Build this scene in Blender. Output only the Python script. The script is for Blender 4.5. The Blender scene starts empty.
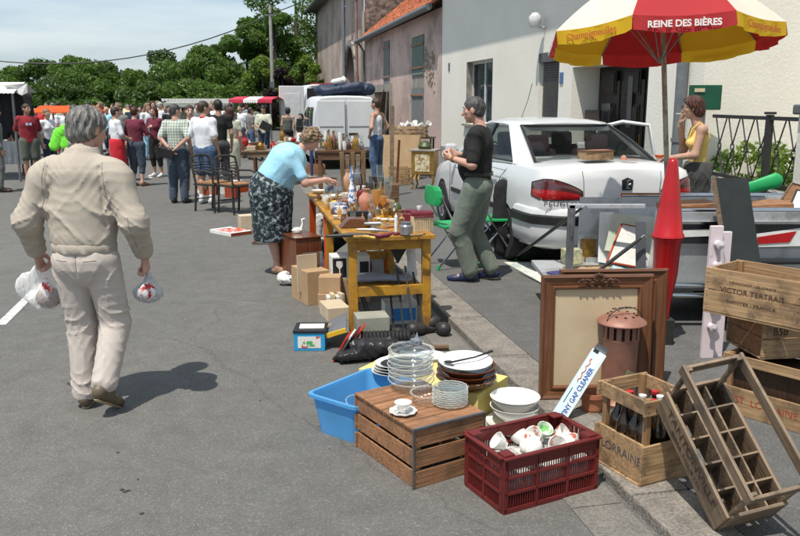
import bpy, bmesh, math, random
import numpy as np
from mathutils import Vector, Matrix, Euler
R_=math.radians; PI=math.pi; D=bpy.data
rnd=random.Random(7)
scene=bpy.context.scene; COL=scene.collection
# ---------------- camera, sky, sun, exposure ----------------
FPX=800.0; TH=math.atan((268-102)/FPX); CH=1.75
cam=D.cameras.new('camera'); cam.sensor_width=36; cam.lens=36*FPX/800; cam.clip_start=.05; cam.clip_end=2000
co=D.objects.new('camera',cam); COL.objects.link(co); co.location=(0,0,CH); co.rotation_euler=(PI/2-TH,0,0); scene.camera=co
SUN_EL=R_(67); SUN_D=(-.50,-.866)   # horizontal direction towards the sun
w=D.worlds.new('World'); scene.world=w; w.use_nodes=True; nt=w.node_tree; N=nt.nodes; bg=N['Background']
sky=N.new('ShaderNodeTexSky'); sky.sky_type='NISHITA'; sky.sun_disc=False; sky.sun_elevation=SUN_EL; sky.sun_rotation=math.atan2(SUN_D[0],SUN_D[1])
sky.air_density=1.0; sky.dust_density=1.6; sky.ozone_density=1.2
tc=N.new('ShaderNodeTexCoord'); mp=N.new('ShaderNodeMapping'); mp.inputs['Scale'].default_value=(1.2,1.2,8); mp.inputs['Location'].default_value=(.4,.2,.35)
nz=N.new('ShaderNodeTexNoise'); nz.inputs['Scale'].default_value=1.6; nz.inputs['Detail'].default_value=7; nz.inputs['Roughness'].default_value=.55
cr=N.new('ShaderNodeValToRGB'); cr.color_ramp.elements[0].position=.42; cr.color_ramp.elements[0].color=(2.05,2.85,3.45,1); cr.color_ramp.elements[1].position=.67; cr.color_ramp.elements[1].color=(4.5,4.85,5.0,1)
mx=N.new('ShaderNodeMixRGB'); mx.inputs[0].default_value=.68
L=nt.links.new; L(tc.outputs['Generated'],mp.inputs[0]); L(mp.outputs[0],nz.inputs[0]); L(nz.outputs[0],cr.inputs[0]); L(cr.outputs[0],mx.inputs[2]); L(sky.outputs[0],mx.inputs[1]); L(mx.outputs[0],bg.inputs[0])
bg.inputs[1].default_value=.15
sl=D.lights.new('sun','SUN'); sl.energy=4.2; sl.angle=R_(.55); sl.color=(1,.95,.865)
so=D.objects.new('sun',sl); COL.objects.link(so)
sd=Vector((SUN_D[0]*math.cos(SUN_EL),SUN_D[1]*math.cos(SUN_EL),math.sin(SUN_EL))); so.rotation_euler=sd.to_track_quat('Z','Y').to_euler(); so.location=sd*50
scene.view_settings.view_transform='Standard'; scene.view_settings.look='None'; scene.view_settings.exposure=.30; scene.view_settings.gamma=1; scene.view_settings.use_curve_mapping=False
scene.render.engine='CYCLES'; scene.cycles.transparent_max_bounces=40
# ---------------- geometry helpers ----------------
def ray(px,py):
    u=(px-400)/FPX; v=(268-py)/FPX
    return (u,math.cos(TH)+v*math.sin(TH),-math.sin(TH)+v*math.cos(TH))
def G(px,py,z=0):
    r=ray(px,py); t=(z-CH)/r[2]; return (r[0]*t,r[1]*t,z)
def at(px,py,Y):
    r=ray(px,py); t=Y/r[1]; return (r[0]*t,Y,CH+r[2]*t)
SA=R_(11.9); CA,SN=math.cos(SA),math.sin(SA)
def S(lat,al,z=0): return (lat*CA-al*SN, lat*SN+al*CA, z)
def colr(c): return tuple(c)+(1,) if len(c)==3 else tuple(c)
class MB:
    def __init__(s): s.v=[]; s.f=[]; s.m=[]
    def add(s,vs,fs,mi=0,M=None):
        b=len(s.v)
        if M is not None: vs=[tuple(M@Vector(p)) for p in vs]
        s.v+= [tuple(p) for p in vs]; s.f+=[tuple(i+b for i in f) for f in fs]; s.m+=[mi]*len(fs); return s
    def box(s,cx,cy,cz,sx,sy,sz,mi=0,M=None,rz=0,rx=0,ry=0):
        x,y,z=sx/2,sy/2,sz/2
        vs=[(-x,-y,-z),(x,-y,-z),(x,y,-z),(-x,y,-z),(-x,-y,z),(x,-y,z),(x,y,z),(-x,y,z)]
        T=Matrix.Translation((cx,cy,cz))@Euler((rx,ry,rz)).to_matrix().to_4x4()
        if M is not None: T=M@T
        return s.add(vs,[(0,3,2,1),(4,5,6,7),(0,1,5,4),(1,2,6,5),(2,3,7,6),(3,0,4,7)],mi,T)
    def bar(s,p,q,wd,ht,mi=0,up=(0,0,1)):
        p=Vector(p); q=Vector(q); d=(q-p); l=d.length; d.normalize(); up=Vector(up)
        if abs(d.dot(up))>.98: up=Vector((0,1,0))
        x=d.cross(up).normalized(); y=x.cross(d)
        M=Matrix((x,d,y)).transposed().to_4x4(); M.translation=(p+q)/2
        return s.box(0,0,0,wd,l,ht,mi,M)
    def tube(s,pts,r,n=8,mi=0,cap=True,M=None):
        pts=[Vector(p) for p in pts]; m=len(pts); rs=r if isinstance(r,(list,tuple)) else [r]*m
        vs=[]; fs=[]; px=None
        for i,p in enumerate(pts):
            d=(pts[min(i+1,m-1)]-pts[max(i-1,0)]).normalized()
            if px is None: a=Vector((0,0,1)) if abs(d.z)<.9 else Vector((1,0,0)); px=d.cross(a).normalized()
            px=(px-d*px.dot(d)).normalized(); py=d.cross(px)
            for k in range(n):
                t=2*PI*k/n; vs.append(tuple(p+(px*math.cos(t)+py*math.sin(t))*rs[i]))
        for i in range(m-1):
            for k in range(n): fs.append((i*n+k,i*n+(k+1)%n,(i+1)*n+(k+1)%n,(i+1)*n+k))
        if cap: fs.append(tuple(range(n-1,-1,-1))); fs.append(tuple((m-1)*n+k for k in range(n)))
        return s.add(vs,fs,mi,M)
    def lathe(s,prof,n=20,mi=0,M=None,ox=0,oy=0,oz=0,rip=0,ripn=0,cap=True):
        if prof[0]==prof[-1]: cap=False
        vs=[];fs=[]
        for r,z in prof:
            for k in range(n):
                t=2*PI*k/n; rr=r*(1+rip*math.cos(ripn*t)) if rip else r
                vs.append((ox+rr*math.cos(t),oy+rr*math.sin(t),oz+z))
        m=len(prof)
        for i in range(m-1):
            for k in range(n): fs.append((i*n+k,i*n+(k+1)%n,(i+1)*n+(k+1)%n,(i+1)*n+k))
        if cap and prof[0][0]>1e-4: fs.append(tuple(range(n-1,-1,-1)))
        if cap and prof[-1][0]>1e-4: fs.append(tuple((m-1)*n+k for k in range(n)))
        return s.add(vs,fs,mi,M)
    def prism(s,poly,th,mi=0,M=None):   # polygon in local xz, thickness along y
        n=len(poly); vs=[(x,0,z) for x,z in poly]+[(x,th,z) for x,z in poly]
        fs=[tuple(range(n)),tuple(range(2*n-1,n-1,-1))]+[(i,n+i,n+(i+1)%n,(i+1)%n) for i in range(n)]
        return s.add(vs,fs,mi,M)
    def build(s,name,mats,parent=None,smooth=False,bevel=0,loc=None,rot=None,sharp=40):
        me=D.meshes.new(name); me.from_pydata(s.v,[],s.f)
        if not isinstance(mats,(list,tuple)): mats=[mats]
        for m in mats: me.materials.append(m)
        me.polygons.foreach_set('material_index',s.m)
        bm=bmesh.new(); bm.from_mesh(me); bmesh.ops.recalc_face_normals(bm,faces=bm.faces)
        if bevel:
            es=[e for e in bm.edges if len(e.link_faces)==2 and e.calc_face_angle(0)>R_(sharp)]
            bmesh.ops.bevel(bm,geom=es,offset=bevel,segments=2,profile=.6,affect='EDGES',clamp_overlap=True)
        bm.to_mesh(me); bm.free()
        if smooth:
            for p in me.polygons: p.use_smooth=True
            try: me.set_sharp_from_angle(angle=R_(45))
            except Exception: pass
        me.update(); o=D.objects.new(name,me); COL.objects.link(o)
        if parent: o.parent=parent
        if loc: o.location=loc
        if rot: o.rotation_euler=rot
        return o
def tag(o,label=None,cat=None,group=None,kind=None):
    if label: o['label']=label
    if cat: o['category']=cat
    if group: o['group']=group
    if kind: o['kind']=kind
    return o
def root(name,label,cat,loc=(0,0,0),rz=0,group=None):
    o=D.objects.new(name,None); COL.objects.link(o); o.location=loc; o.rotation_euler=(0,0,rz) if not hasattr(rz,'__len__') else rz
    o.empty_display_size=.1; return tag(o,label,cat,group)
def copytree(o,parent=None):
    c=o.copy(); COL.objects.link(c)
    if parent: c.parent=parent
    for ch in list(o.children): copytree(ch,c)
    return c
def text(s,size,mat,parent,loc,rot,name='lettering',ext=.0008,align='CENTER',bold=0,sx=1,space=1):
    cu=D.curves.new('t','FONT'); cu.body=s; cu.size=size; cu.extrude=ext; cu.align_x=align; cu.align_y='CENTER'; cu.offset=bold; cu.space_character=space
    to=D.objects.new('t',cu); COL.objects.link(to); bpy.context.view_layer.update()
    me=D.meshes.new_from_object(to.evaluated_get(bpy.context.evaluated_depsgraph_get())); D.objects.remove(to); D.curves.remove(cu)
    me.name=name; me.materials.clear(); me.materials.append(mat); me.transform(Matrix.Diagonal((sx,1,1,1)))
    o=D.objects.new(name,me); COL.objects.link(o); o.parent=parent; o.location=loc; o.rotation_euler=rot; return o
# ---------------- materials ----------------
MC={}
def mat(name,c,c2=None,rough=.6,scale=6,bump=0,bscale=60,metal=0,coat=0,stretch=(1,1,1),fine=.0,detail=5,spec=.5,lo=.35,hi=.65,trans=0,alpha=1,ior=1.45,coord='Object',sheen=0,dirt=None):
    if name in MC: return MC[name]
    m=D.materials.new(name); m.use_nodes=True; nt=m.node_tree; N=nt.nodes; L=nt.links.new; b=N['Principled BSDF']
    b.inputs['Roughness'].default_value=rough; b.inputs['Metallic'].default_value=metal; b.inputs['Coat Weight'].default_value=coat; b.inputs['Coat Roughness'].default_value=.05
    b.inputs['Specular IOR Level'].default_value=spec; b.inputs['Transmission Weight'].default_value=trans; b.inputs['Alpha'].default_value=alpha; b.inputs['IOR'].default_value=ior
    if sheen: b.inputs['Sheen Weight'].default_value=sheen
    if c2 is None: c2=tuple(min(1,x*.80) for x in c)
    tc=N.new('ShaderNodeTexCoord'); mp=N.new('ShaderNodeMapping'); mp.inputs['Scale'].default_value=stretch; L(tc.outputs[coord],mp.inputs[0])
    nz=N.new('ShaderNodeTexNoise'); nz.inputs['Scale'].default_value=scale; nz.inputs['Detail'].default_value=detail; nz.inputs['Roughness'].default_value=.6; L(mp.outputs[0],nz.inputs[0])
    cr=N.new('ShaderNodeValToRGB'); cr.color_ramp.elements[0].position=lo; cr.color_ramp.elements[0].color=colr(c2); cr.color_ramp.elements[1].position=hi; cr.color_ramp.elements[1].color=colr(c); L(nz.outputs[0],cr.inputs[0])
    out=cr.outputs[0]
    if fine:
        n2=N.new('ShaderNodeTexNoise'); n2.inputs['Scale'].default_value=bscale; n2.inputs['Detail'].default_value=3; L(mp.outputs[0],n2.inputs[0])
        r2=N.new('ShaderNodeMapRange'); r2.inputs[1].default_value=.3; r2.inputs[2].default_value=.7; r2.inputs[3].default_value=1-fine; r2.inputs[4].default_value=1+fine; L(n2.outputs[0],r2.inputs[0])
        mu=N.new('ShaderNodeMixRGB'); mu.blend_type='MULTIPLY'; mu.inputs[0].default_value=1; L(out,mu.inputs[1]); L(r2.outputs[0],mu.inputs[2]); out=mu.outputs[0]
    if dirt:
        n4=N.new('ShaderNodeTexNoise'); n4.inputs['Scale'].default_value=dirt[1]; n4.inputs['Detail'].default_value=6; n4.inputs['Roughness'].default_value=.7; L(tc.outputs[coord],n4.inputs[0])
        r4=N.new('ShaderNodeValToRGB'); r4.color_ramp.elements[0].position=.48; r4.color_ramp.elements[1].position=.66; L(n4.outputs[0],r4.inputs[0])
        m4=N.new('ShaderNodeMixRGB'); m4.inputs[2].default_value=colr(dirt[0]); L(r4.outputs[0],m4.inputs[0]); L(out,m4.inputs[1]); out=m4.outputs[0]
    L(out,b.inputs['Base Color'])
    if bump:
        n3=N.new('ShaderNodeTexNoise'); n3.inputs['Scale'].default_value=bscale; n3.inputs['Detail'].default_value=4; L(mp.outputs[0],n3.inputs[0])
        bp=N.new('ShaderNodeBump'); bp.inputs['Strength'].default_value=min(1,bump); bp.inputs['Distance'].default_value=.01; L(n3.outputs[0],bp.inputs['Height']); L(bp.outputs[0],b.inputs['Normal'])
    MC[name]=m; return m
def wood(name,c,c2,rough=.6,ax=0,scale=4,coat=0,bump=.25,dirt=None):
    st=[28,28,28]; st[ax]=1.6
    return mat(name,c,c2,rough=rough,scale=scale*.35,stretch=tuple(st),bump=bump,bscale=3.2,fine=.22,coat=coat,detail=7,lo=.3,hi=.7,dirt=dirt)
def glassmat(name,tint=(.9,.95,.95),al=.3,rough=.03,base=None,fr_=.75,gloss=False):
    if name in MC: return MC[name]
    m=D.materials.new(name); m.use_nodes=True; nt=m.node_tree; N=nt.nodes; L=nt.links.new; N.remove(N['Principled BSDF'])
    t=N.new('ShaderNodeBsdfTransparent'); t.inputs[0].default_value=colr(tint); g=N.new('ShaderNodeBsdfPrincipled'); g.inputs['Base Color'].default_value=colr(base or tint); g.inputs['Roughness'].default_value=rough
    if gloss: g=N.new('ShaderNodeBsdfGlossy'); g.inputs[0].default_value=(.95,.97,.96,1); g.inputs['Roughness'].default_value=rough
    fr=N.new('ShaderNodeLayerWeight'); fr.inputs[0].default_value=.35; ad=N.new('ShaderNodeMath'); ad.operation='MULTIPLY_ADD'; ad.use_clamp=True; ad.inputs[1].default_value=fr_; ad.inputs[2].default_value=al; pw=N.new('ShaderNodeMath'); pw.operation='POWER'; pw.inputs[1].default_value=2.6; fr.inputs[0].default_value=.5; L(fr.outputs['Facing'],pw.inputs[0]); L(pw.outputs[0],ad.inputs[0])
    mx=N.new('ShaderNodeMixShader'); L(ad.outputs[0],mx.inputs[0]); L(t.outputs[0],mx.inputs[1]); L(g.outputs[0],mx.inputs[2]); L(mx.outputs[0],N['Material Output'].inputs[0]); MC[name]=m; return m
def asphalt(name,c,c2,patch=(.5,.5,.5),cracks=True,sc=1.0):
    m=D.materials.new(name); m.use_nodes=True; nt=m.node_tree; N=nt.nodes; L=nt.links.new; b=N['Principled BSDF']; b.inputs['Roughness'].default_value=.85; b.inputs['Specular IOR Level'].default_value=.3
    tc=N.new('ShaderNodeTexCoord')
    def noise(s,d,r=.6,st=None):
        n=N.new('ShaderNodeTexNoise'); n.inputs['Scale'].default_value=s; n.inputs['Detail'].default_value=d; n.inputs['Roughness'].default_value=r
        if st:
            mp=N.new('ShaderNodeMapping'); mp.inputs['Scale'].default_value=st; mp.inputs['Rotation'].default_value=(0,0,-SA); L(tc.outputs['Object'],mp.inputs[0]); L(mp.outputs[0],n.inputs[0])
        else: L(tc.outputs['Object'],n.inputs[0])
        return n
    def ramp(src,p0,p1,c0,c1):
        r=N.new('ShaderNodeValToRGB'); r.color_ramp.elements[0].position=p0; r.color_ramp.elements[1].position=p1; r.color_ramp.elements[0].color=colr(c0); r.color_ramp.elements[1].color=colr(c1); L(src,r.inputs[0]); return r
    def mul(a,bb,f=1,mode='MULTIPLY'):
        x=N.new('ShaderNodeMixRGB'); x.blend_type=mode; x.inputs[0].default_value=f; L(a,x.inputs[1]); L(bb,x.inputs[2]); return x
    big=ramp(noise(.55,5,.6,(1,.25,1)).outputs[0],.35,.68,c2,c)
    mid=ramp(noise(6,5,.7).outputs[0],.3,.7,(.86,.86,.86),(1.12,1.12,1.12))
    vo=N.new('ShaderNodeTexVoronoi'); vo.inputs['Scale'].default_value=170*sc; L(tc.outputs['Object'],vo.inputs[0])
    sep=N.new('ShaderNodeSeparateColor'); L(vo.outputs['Color'],sep.inputs[0])
    agg=ramp(sep.outputs[0],.0,1,(.68,.69,.71),(1.25,1.23,1.2)); agg.color_ramp.elements.new(.90).color=(1.12,1.1,1.07,1); agg.color_ramp.elements.new(.955).color=(1.9,1.84,1.75,1)
    x=mul(big.outputs[0],mid.outputs[0]); x=mul(x.outputs[0],agg.outputs[0],.7)
    out=x.outputs[0]
    if cracks:
        nw=noise(1.3,4); mv=N.new('ShaderNodeMixRGB'); mv.inputs[0].default_value=.32; L(tc.outputs['Object'],mv.inputs[1]); L(nw.outputs['Color'],mv.inputs[2])
        vc=N.new('ShaderNodeTexVoronoi'); vc.feature='DISTANCE_TO_EDGE'; vc.inputs['Scale'].default_value=.33; L(mv.outputs[0],vc.inputs[0])
        ck=ramp(vc.outputs['Distance'],.0008,.0032,(.5,.5,.5),(1,1,1)); x=mul(out,ck.outputs[0],.38)
        st=ramp(noise(2.1,3,.4).outputs[0],.60,.78,(1,1,1),(.72,.71,.70)); y=mul(x.outputs[0],st.outputs[0],.5); out=y.outputs[0]
    L(out,b.inputs['Base Color'])
    bp=N.new('ShaderNodeBump'); bp.inputs['Strength'].default_value=.55; bp.inputs['Distance'].default_value=.004; L(vo.outputs['Distance'],bp.inputs['Height']); L(bp.outputs[0],b.inputs['Normal'])
    return m
M_asph=asphalt('asphalt_road',(.142,.138,.128),(.118,.115,.108)); M_walk=asphalt('asphalt_walk',(.128,.126,.120),(.100,.099,.097),sc=.9)
M_kerb=mat('granite_kerb',(.235,.21,.18),(.15,.133,.115),rough=.85,scale=9,bump=.8,bscale=70,fine=.35)
M_gutter=mat('gutter_stone',(.185,.172,.152),(.135,.126,.112),rough=.9,scale=5,bump=.7,bscale=90,fine=.3)
M_paint=mat('road_paint',(.62,.62,.60),(.38,.38,.36),rough=.8,scale=14,fine=.2,bscale=120)
M_stucco=mat('cream_stucco',(.80,.765,.68),(.75,.715,.63),rough=.92,scale=.7,bump=.4,bscale=26,fine=.04)
M_plinth=mat('plinth',(.30,.29,.27),(.22,.21,.2),rough=.9,scale=4,bump=.5,bscale=30)
M_pink=mat('pink_render',(.62,.455,.40),(.46,.345,.305),rough=.95,scale=.8,bump=.7,bscale=14,fine=.1,stretch=(1,1,.35),dirt=((.27,.22,.19),.55))
M_pink2=mat('old_pink_render',(.52,.41,.35),(.39,.31,.27),rough=.95,scale=.5,bump=.7,bscale=10,fine=.1,stretch=(1,1,.3),dirt=((.24,.20,.175),.4))
M_rubble=mat('rubble_stone',(.22,.18,.145),(.08,.068,.058),rough=.95,scale=3.5,bump=1,bscale=7,fine=.4)
M_limestone=mat('limestone_trim',(.34,.31,.27),(.2,.185,.165),rough=.9,scale=3,bump=.5,bscale=22)
M_tile=mat('clay_tile',(.50,.15,.06),(.30,.09,.045),rough=.85,scale=2.2,bump=.3,bscale=20,fine=.2)
M_slate=mat('grey_gutter',(.14,.145,.15),rough=.5,scale=4)
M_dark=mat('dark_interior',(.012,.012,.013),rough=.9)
M_blackp=mat('black_plastic',(.018,.018,.019),rough=.42,scale=8)
M_rubber=mat('tyre_rubber',(.02,.02,.021),rough=.85,scale=20,bump=.3)
M_white=mat('white_paint',(.62,.63,.64),(.59,.60,.61),rough=.28,scale=1.5,coat=.7)
M_whitev=mat('van_white',(.62,.63,.635),(.56,.57,.575),rough=.35,scale=1.5,coat=.3)
M_chrome=mat('chrome',(.6,.6,.6),(.5,.5,.5),rough=.16,metal=1)
M_alu=mat('brushed_aluminium',(.62,.64,.65),(.48,.50,.52),rough=.45,metal=.45,scale=3,bump=.12,bscale=30,dirt=((.3,.3,.29),3))
M_steel=mat('dull_steel',(.30,.31,.32),(.2,.2,.21),rough=.4,metal=.8,scale=8)
M_carglass=glassmat('car_glass',(.66,.70,.68),.10,.02,(.01,.012,.012))
M_glass=glassmat('clear_glass',(.93,.96,.95),.10,.04,None,.6,True); M_glass2=glassmat('pressed_glass',(.975,.98,.975),.075,.06,None,.62,True); M_rim=glassmat('glass_rim',(.9,.92,.9),.30,.08,(.80,.80,.76),.5)
M_poly=glassmat('thin_polythene',(.97,.97,.97),.30,.28)
M_redlamp=mat('red_lamp',(.45,.012,.015),(.28,.008,.01),rough=.12,scale=30,coat=1)
M_yplate=mat('yellow_plate',(.75,.50,.03),rough=.4)
M_green=mat('green_plastic',(.02,.36,.11),(.015,.30,.09),rough=.45)
M_red=mat('red_cone_plastic',(.43,.006,.008),(.37,.005,.007),rough=.28,coat=.3,scale=3)
M_blue=mat('blue_tub_plastic',(.05,.30,.72),(.04,.26,.66),rough=.35,scale=3)
M_maroon=mat('maroon_plastic',(.15,.018,.016),(.11,.013,.013),rough=.42,scale=5,bump=.1,bscale=40)
M_yellow=mat('yellow_card',(.74,.60,.20),(.66,.52,.16),rough=.7,scale=3)
M_china=mat('white_china',(.80,.79,.75),(.76,.75,.70),rough=.12,coat=.6)
M_brownglaze=mat('brown_glaze',(.16,.05,.018),(.09,.028,.012),rough=.15,coat=.8,scale=5)
M_ochre=mat('ochre_painted_wood',(.44,.225,.02),(.35,.165,.014),rough=.5,scale=3,bump=.25,bscale=20,fine=.12,dirt=((.2,.1,.03),7))
M_orange=mat('orange_paint',(.60,.10,.012),(.5,.07,.01),rough=.5,scale=4)
M_crate=wood('crate_pine',(.37,.18,.088),(.20,.095,.045),ax=0,dirt=((.16,.085,.045),6)); M_crate2=wood('old_crate_wood',(.30,.19,.105),(.14,.083,.046),ax=0,dirt=((.10,.07,.045),5))
M_crateZ=wood('crate_wood_upright',(.33,.19,.09),(.18,.10,.05),ax=2); M_greyw=wood('weathered_wood',(.29,.205,.13),(.13,.09,.058),ax=0,dirt=((.085,.065,.05),6)); M_greywY=wood('weathered_wood_long',(.29,.205,.13),(.13,.09,.058),ax=1,dirt=((.085,.065,.05),6))
M_crateL=wood('light_crate_wood',(.45,.29,.155),(.26,.16,.08),ax=0,dirt=((.13,.085,.05),5))
M_frame=wood('walnut_frame',(.175,.072,.032),(.09,.036,.016),ax=0,rough=.32,coat=.25); M_frameZ=wood('walnut_frame_upright',(.175,.072,.032),(.09,.036,.016),ax=2,rough=.32,coat=.25)
M_mahog=wood('mahogany',(.20,.062,.022),(.12,.034,.013),ax=2,rough=.22,coat=.5)
M_brownw=wood('brown_wood',(.17,.085,.04),(.08,.04,.02),ax=0); M_darkw=wood('dark_wood',(.06,.032,.018),(.03,.016,.01),ax=2,rough=.4)
M_canvas=mat('aged_paper',(.52,.41,.27),(.44,.335,.21),rough=.85,scale=3,detail=8)
M_gilt=mat('gilt_brass',(.50,.30,.07),(.28,.15,.04),rough=.35,metal=.7,scale=20,bump=.4,bscale=60)
M_copper=mat('old_copper_enamel',(.34,.165,.12),(.22,.10,.07),rough=.5,scale=6,metal=.15)
M_card=mat('cardboard',(.43,.29,.165),(.36,.235,.13),rough=.9,scale=4,bump=.1)
M_cardl=mat('pale_cardboard',(.55,.45,.32),(.46,.37,.26),rough=.9,scale=4)
M_ink=mat('dark_ink',(.045,.022,.014),(.10,.055,.035),rough=.9,scale=22,lo=.35,hi=.6); M_redink=mat('red_ink',(.36,.05,.02),(.25,.05,.02),rough=.9); M_blueink=mat('blue_ink',(.01,.12,.42),rough=.6)
M_paper=mat('white_paper',(.72,.72,.69),(.6,.6,.57),rough=.8,scale=10); M_whitecloth=mat('white_cloth',(.74,.74,.73),(.6,.6,.6),rough=.9,scale=8,bump=.4,bscale=30)
M_bottle=mat('dark_bottle_glass',(.025,.013,.006),(.015,.008,.004),rough=.07,coat=.6)
M_iron=mat('black_iron',(.022,.022,.023),(.035,.033,.03),rough=.5,scale=20,bump=.3)
M_pinkv=mat('pink_ceramic',(.55,.25,.17),rough=.3); M_silver=mat('pewter',(.45,.46,.48),(.3,.31,.33),rough=.28,metal=.8)
M_bluewh=mat('blue_white_ware',(.70,.72,.75),(.10,.17,.38),rough=.15,scale=26,lo=.47,hi=.53,detail=3); M_tan=mat('tan_leather',(.30,.17,.08),rough=.55); M_cream=mat('cream_fabric',(.60,.50,.32),rough=.85); M_wine=mat('wine_red',(.16,.015,.03),rough=.5)
M_olive=mat('olive_glass',(.08,.09,.02),rough=.1,coat=.5)
M_amber=glassmat('amber_glass',(.85,.60,.25),.3)
# ---------------- implicit surfaces for people, bags, hair ----------------
def _sub(F,lo,h,blo,bhi):
    i0=np.maximum(0,np.floor((np.array(blo)-lo)/h).astype(int)); i1=np.minimum(np.array(F.shape),np.ceil((np.array(bhi)-lo)/h).astype(int)+1); return i0,i1
def _dist(p,P):
    if p[0]=='c':
        a,b=np.array(p[1],float),np.array(p[2],float); ra,rb=p[3],p[4]; ab=b-a; q=P-a; L2=max(1e-9,float(ab@ab)); t=np.clip((q@ab)/L2,0,1); r=q-t[...,None]*ab
        if len(p)>5 and p[5] is not None:
            s=np.array(p[5][0],float); s/=np.linalg.norm(s); f=p[5][1]; c=r@s; r=r+((f-1)*c)[...,None]*s
        return np.sqrt((r*r).sum(-1))-(ra+(rb-ra)*t)
    c=np.array(p[1],float); rr=np.array(p[2],float); q=P-c
    if len(p)>3 and p[3] is not None: q=q@np.array(p[3])
    k0=np.sqrt(((q/rr)**2).sum(-1)); k1=np.sqrt(((q/rr**2)**2).sum(-1))+1e-9
    return k0*(k0-1)/k1
def _bb(p):
    if p[0]=='c':
        a,b=np.array(p[1],float),np.array(p[2],float); return np.minimum(a-p[3],b-p[4]),np.maximum(a+p[3],b+p[4])
    m=max(p[2]); c=np.array(p[1],float); return c-m,c+m
def sdf(prims,h,k=.03,cuts=(),subs=(),disp=None,ks=.012):
    bbs=[_bb(p) for p in prims]; pad=k+3*h; lo=np.min([b[0] for b in bbs],0)-pad; hi=np.max([b[1] for b in bbs],0)+pad
    n=np.ceil((hi-lo)/h).astype(int)+1; F=np.full(n,1.0,np.float32)
    ax=[lo[i]+h*np.arange(n[i]) for i in range(3)]
    def grid(i0,i1): 
        g=np.meshgrid(*[ax[i][i0[i]:i1[i]] for i in range(3)],indexing='ij'); return np.stack(g,-1)
    for p,(b0,b1) in zip(prims,bbs):
        i0,i1=_sub(F,lo,h,b0-pad,b1+pad); sl=tuple(slice(a,b) for a,b in zip(i0,i1)); d=_dist(p,grid(i0,i1)); f=F[sl]
        hh=np.clip(.5+.5*(f-d)/k,0,1); F[sl]=f+(d-f)*hh-k*hh*(1-hh)
    P=grid((0,0,0),n) if (cuts or disp) else None
    if disp is not None:
        near=np.abs(F)<.06; F[near]+=disp(P[near])
    for p in subs:
        b0,b1=_bb(p); i0,i1=_sub(F,lo,h,b0-pad,b1+pad)
        if np.any(i1<=i0): continue
        sl=tuple(slice(a,b) for a,b in zip(i0,i1)); d=-_dist(p,grid(i0,i1)); f=F[sl]; hh=np.clip(.5-.5*(f-d)/ks,0,1); F[sl]=f+(d-f)*hh+ks*hh*(1-hh)
    for c,nn in cuts:
        nn=np.array(nn,float); nn/=np.linalg.norm(nn); F=np.maximum(F,(P-np.array(c,float))@nn)
    F=F.astype(np.float64); S_=F<0; c=[slice(None,-1),slice(1,None)]
    C=[S_[c[i],c[j],c[l]] for i in (0,1) for j in (0,1) for l in (0,1)]; cnt=sum(x.astype(np.int8) for x in C); act=(cnt>0)&(cnt<8)
    idx=-np.ones(act.shape,int); ids=np.argwhere(act); idx[act]=np.arange(len(ids)); V=np.zeros((len(ids),3)); W=np.zeros(len(ids))
    cor=[(i,j,l) for i in (0,1) for j in (0,1) for l in (0,1)]
    for a in cor:
        for d_ in range(3):
            if a[d_]==1: continue
            b=list(a); b[d_]=1; ia=ids+np.array(a); ib=ids+np.array(b); fa=F[tuple(ia.T)]; fb=F[tuple(ib.T)]; s=(fa<0)!=(fb<0); t=np.where(s,fa/np.where(s,fa-fb,1),0)
            V[s]+=(np.array(a)+t[:,None]*(np.array(b)-np.array(a)))[s]; W[s]+=1
    V=lo+h*(ids+V/np.maximum(W,1)[:,None]); Q=[]
    for d_ in range(3):
        u,v_=(d_+1)%3,(d_+2)%3; sA=[slice(None)]*3; sB=[slice(None)]*3; sA[d_]=slice(None,-1); sB[d_]=slice(1,None)
        A=S_[tuple(sA)]; B=S_[tuple(sB)]; e=np.argwhere(A!=B); e=e[(e[:,u]>0)&(e[:,v_]>0)&(e[:,u]<idx.shape[u])&(e[:,v_]<idx.shape[v_])]
        if not len(e): continue
        fl=A[tuple(e.T)]; o=lambda du,dv:(idx[tuple((e-np.eye(3,dtype=int)[u]*du-np.eye(3,dtype=int)[v_]*dv).T)])
        q=np.stack([o(1,1),o(0,1),o(0,0),o(1,0)],1); q[~fl]=q[~fl][:,::-1]; Q.append(q)
    Q=np.concatenate(Q) if Q else np.zeros((0,4),int); Q=Q[(Q>=0).all(1)]
    # one light smoothing pass
    nb=np.zeros_like(V); dg=np.zeros(len(V))
    for i in range(4):
        a=Q[:,i]; b=Q[:,(i+1)%4]; np.add.at(nb,a,V[b]); np.add.at(dg,a,1)
    V=V*.5+.5*nb/np.maximum(dg,1)[:,None]
    return V,Q
def sobj(parts,name,mats,parent=None,mi=None):
    vs=[];fs=[];ms=[];b=0
    for k,(V,Q) in enumerate(parts): vs.append(V); fs.append(Q+b); b+=len(V); ms+= [0 if mi is None else mi[k]]*len(Q)
    V=np.concatenate(vs); Q=np.concatenate(fs); me=D.meshes.new(name); me.vertices.add(len(V)); me.vertices.foreach_set('co',V.ravel()); me.loops.add(Q.size); me.loops.foreach_set('vertex_index',Q.ravel().astype(np.int32))
    me.polygons.add(len(Q)); me.polygons.foreach_set('loop_start',np.arange(0,Q.size,4,dtype=np.int32)); me.polygons.foreach_set('material_index',np.array(ms,dtype=np.int32)); me.polygons.foreach_set('use_smooth',np.ones(len(Q),bool)); me.update(calc_edges=True); me.validate()
    for m in (mats if isinstance(mats,(list,tuple)) else [mats]): me.materials.append(m)
    o=D.objects.new(name,me); COL.objects.link(o)
    if parent: o.parent=parent
    return o
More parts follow.
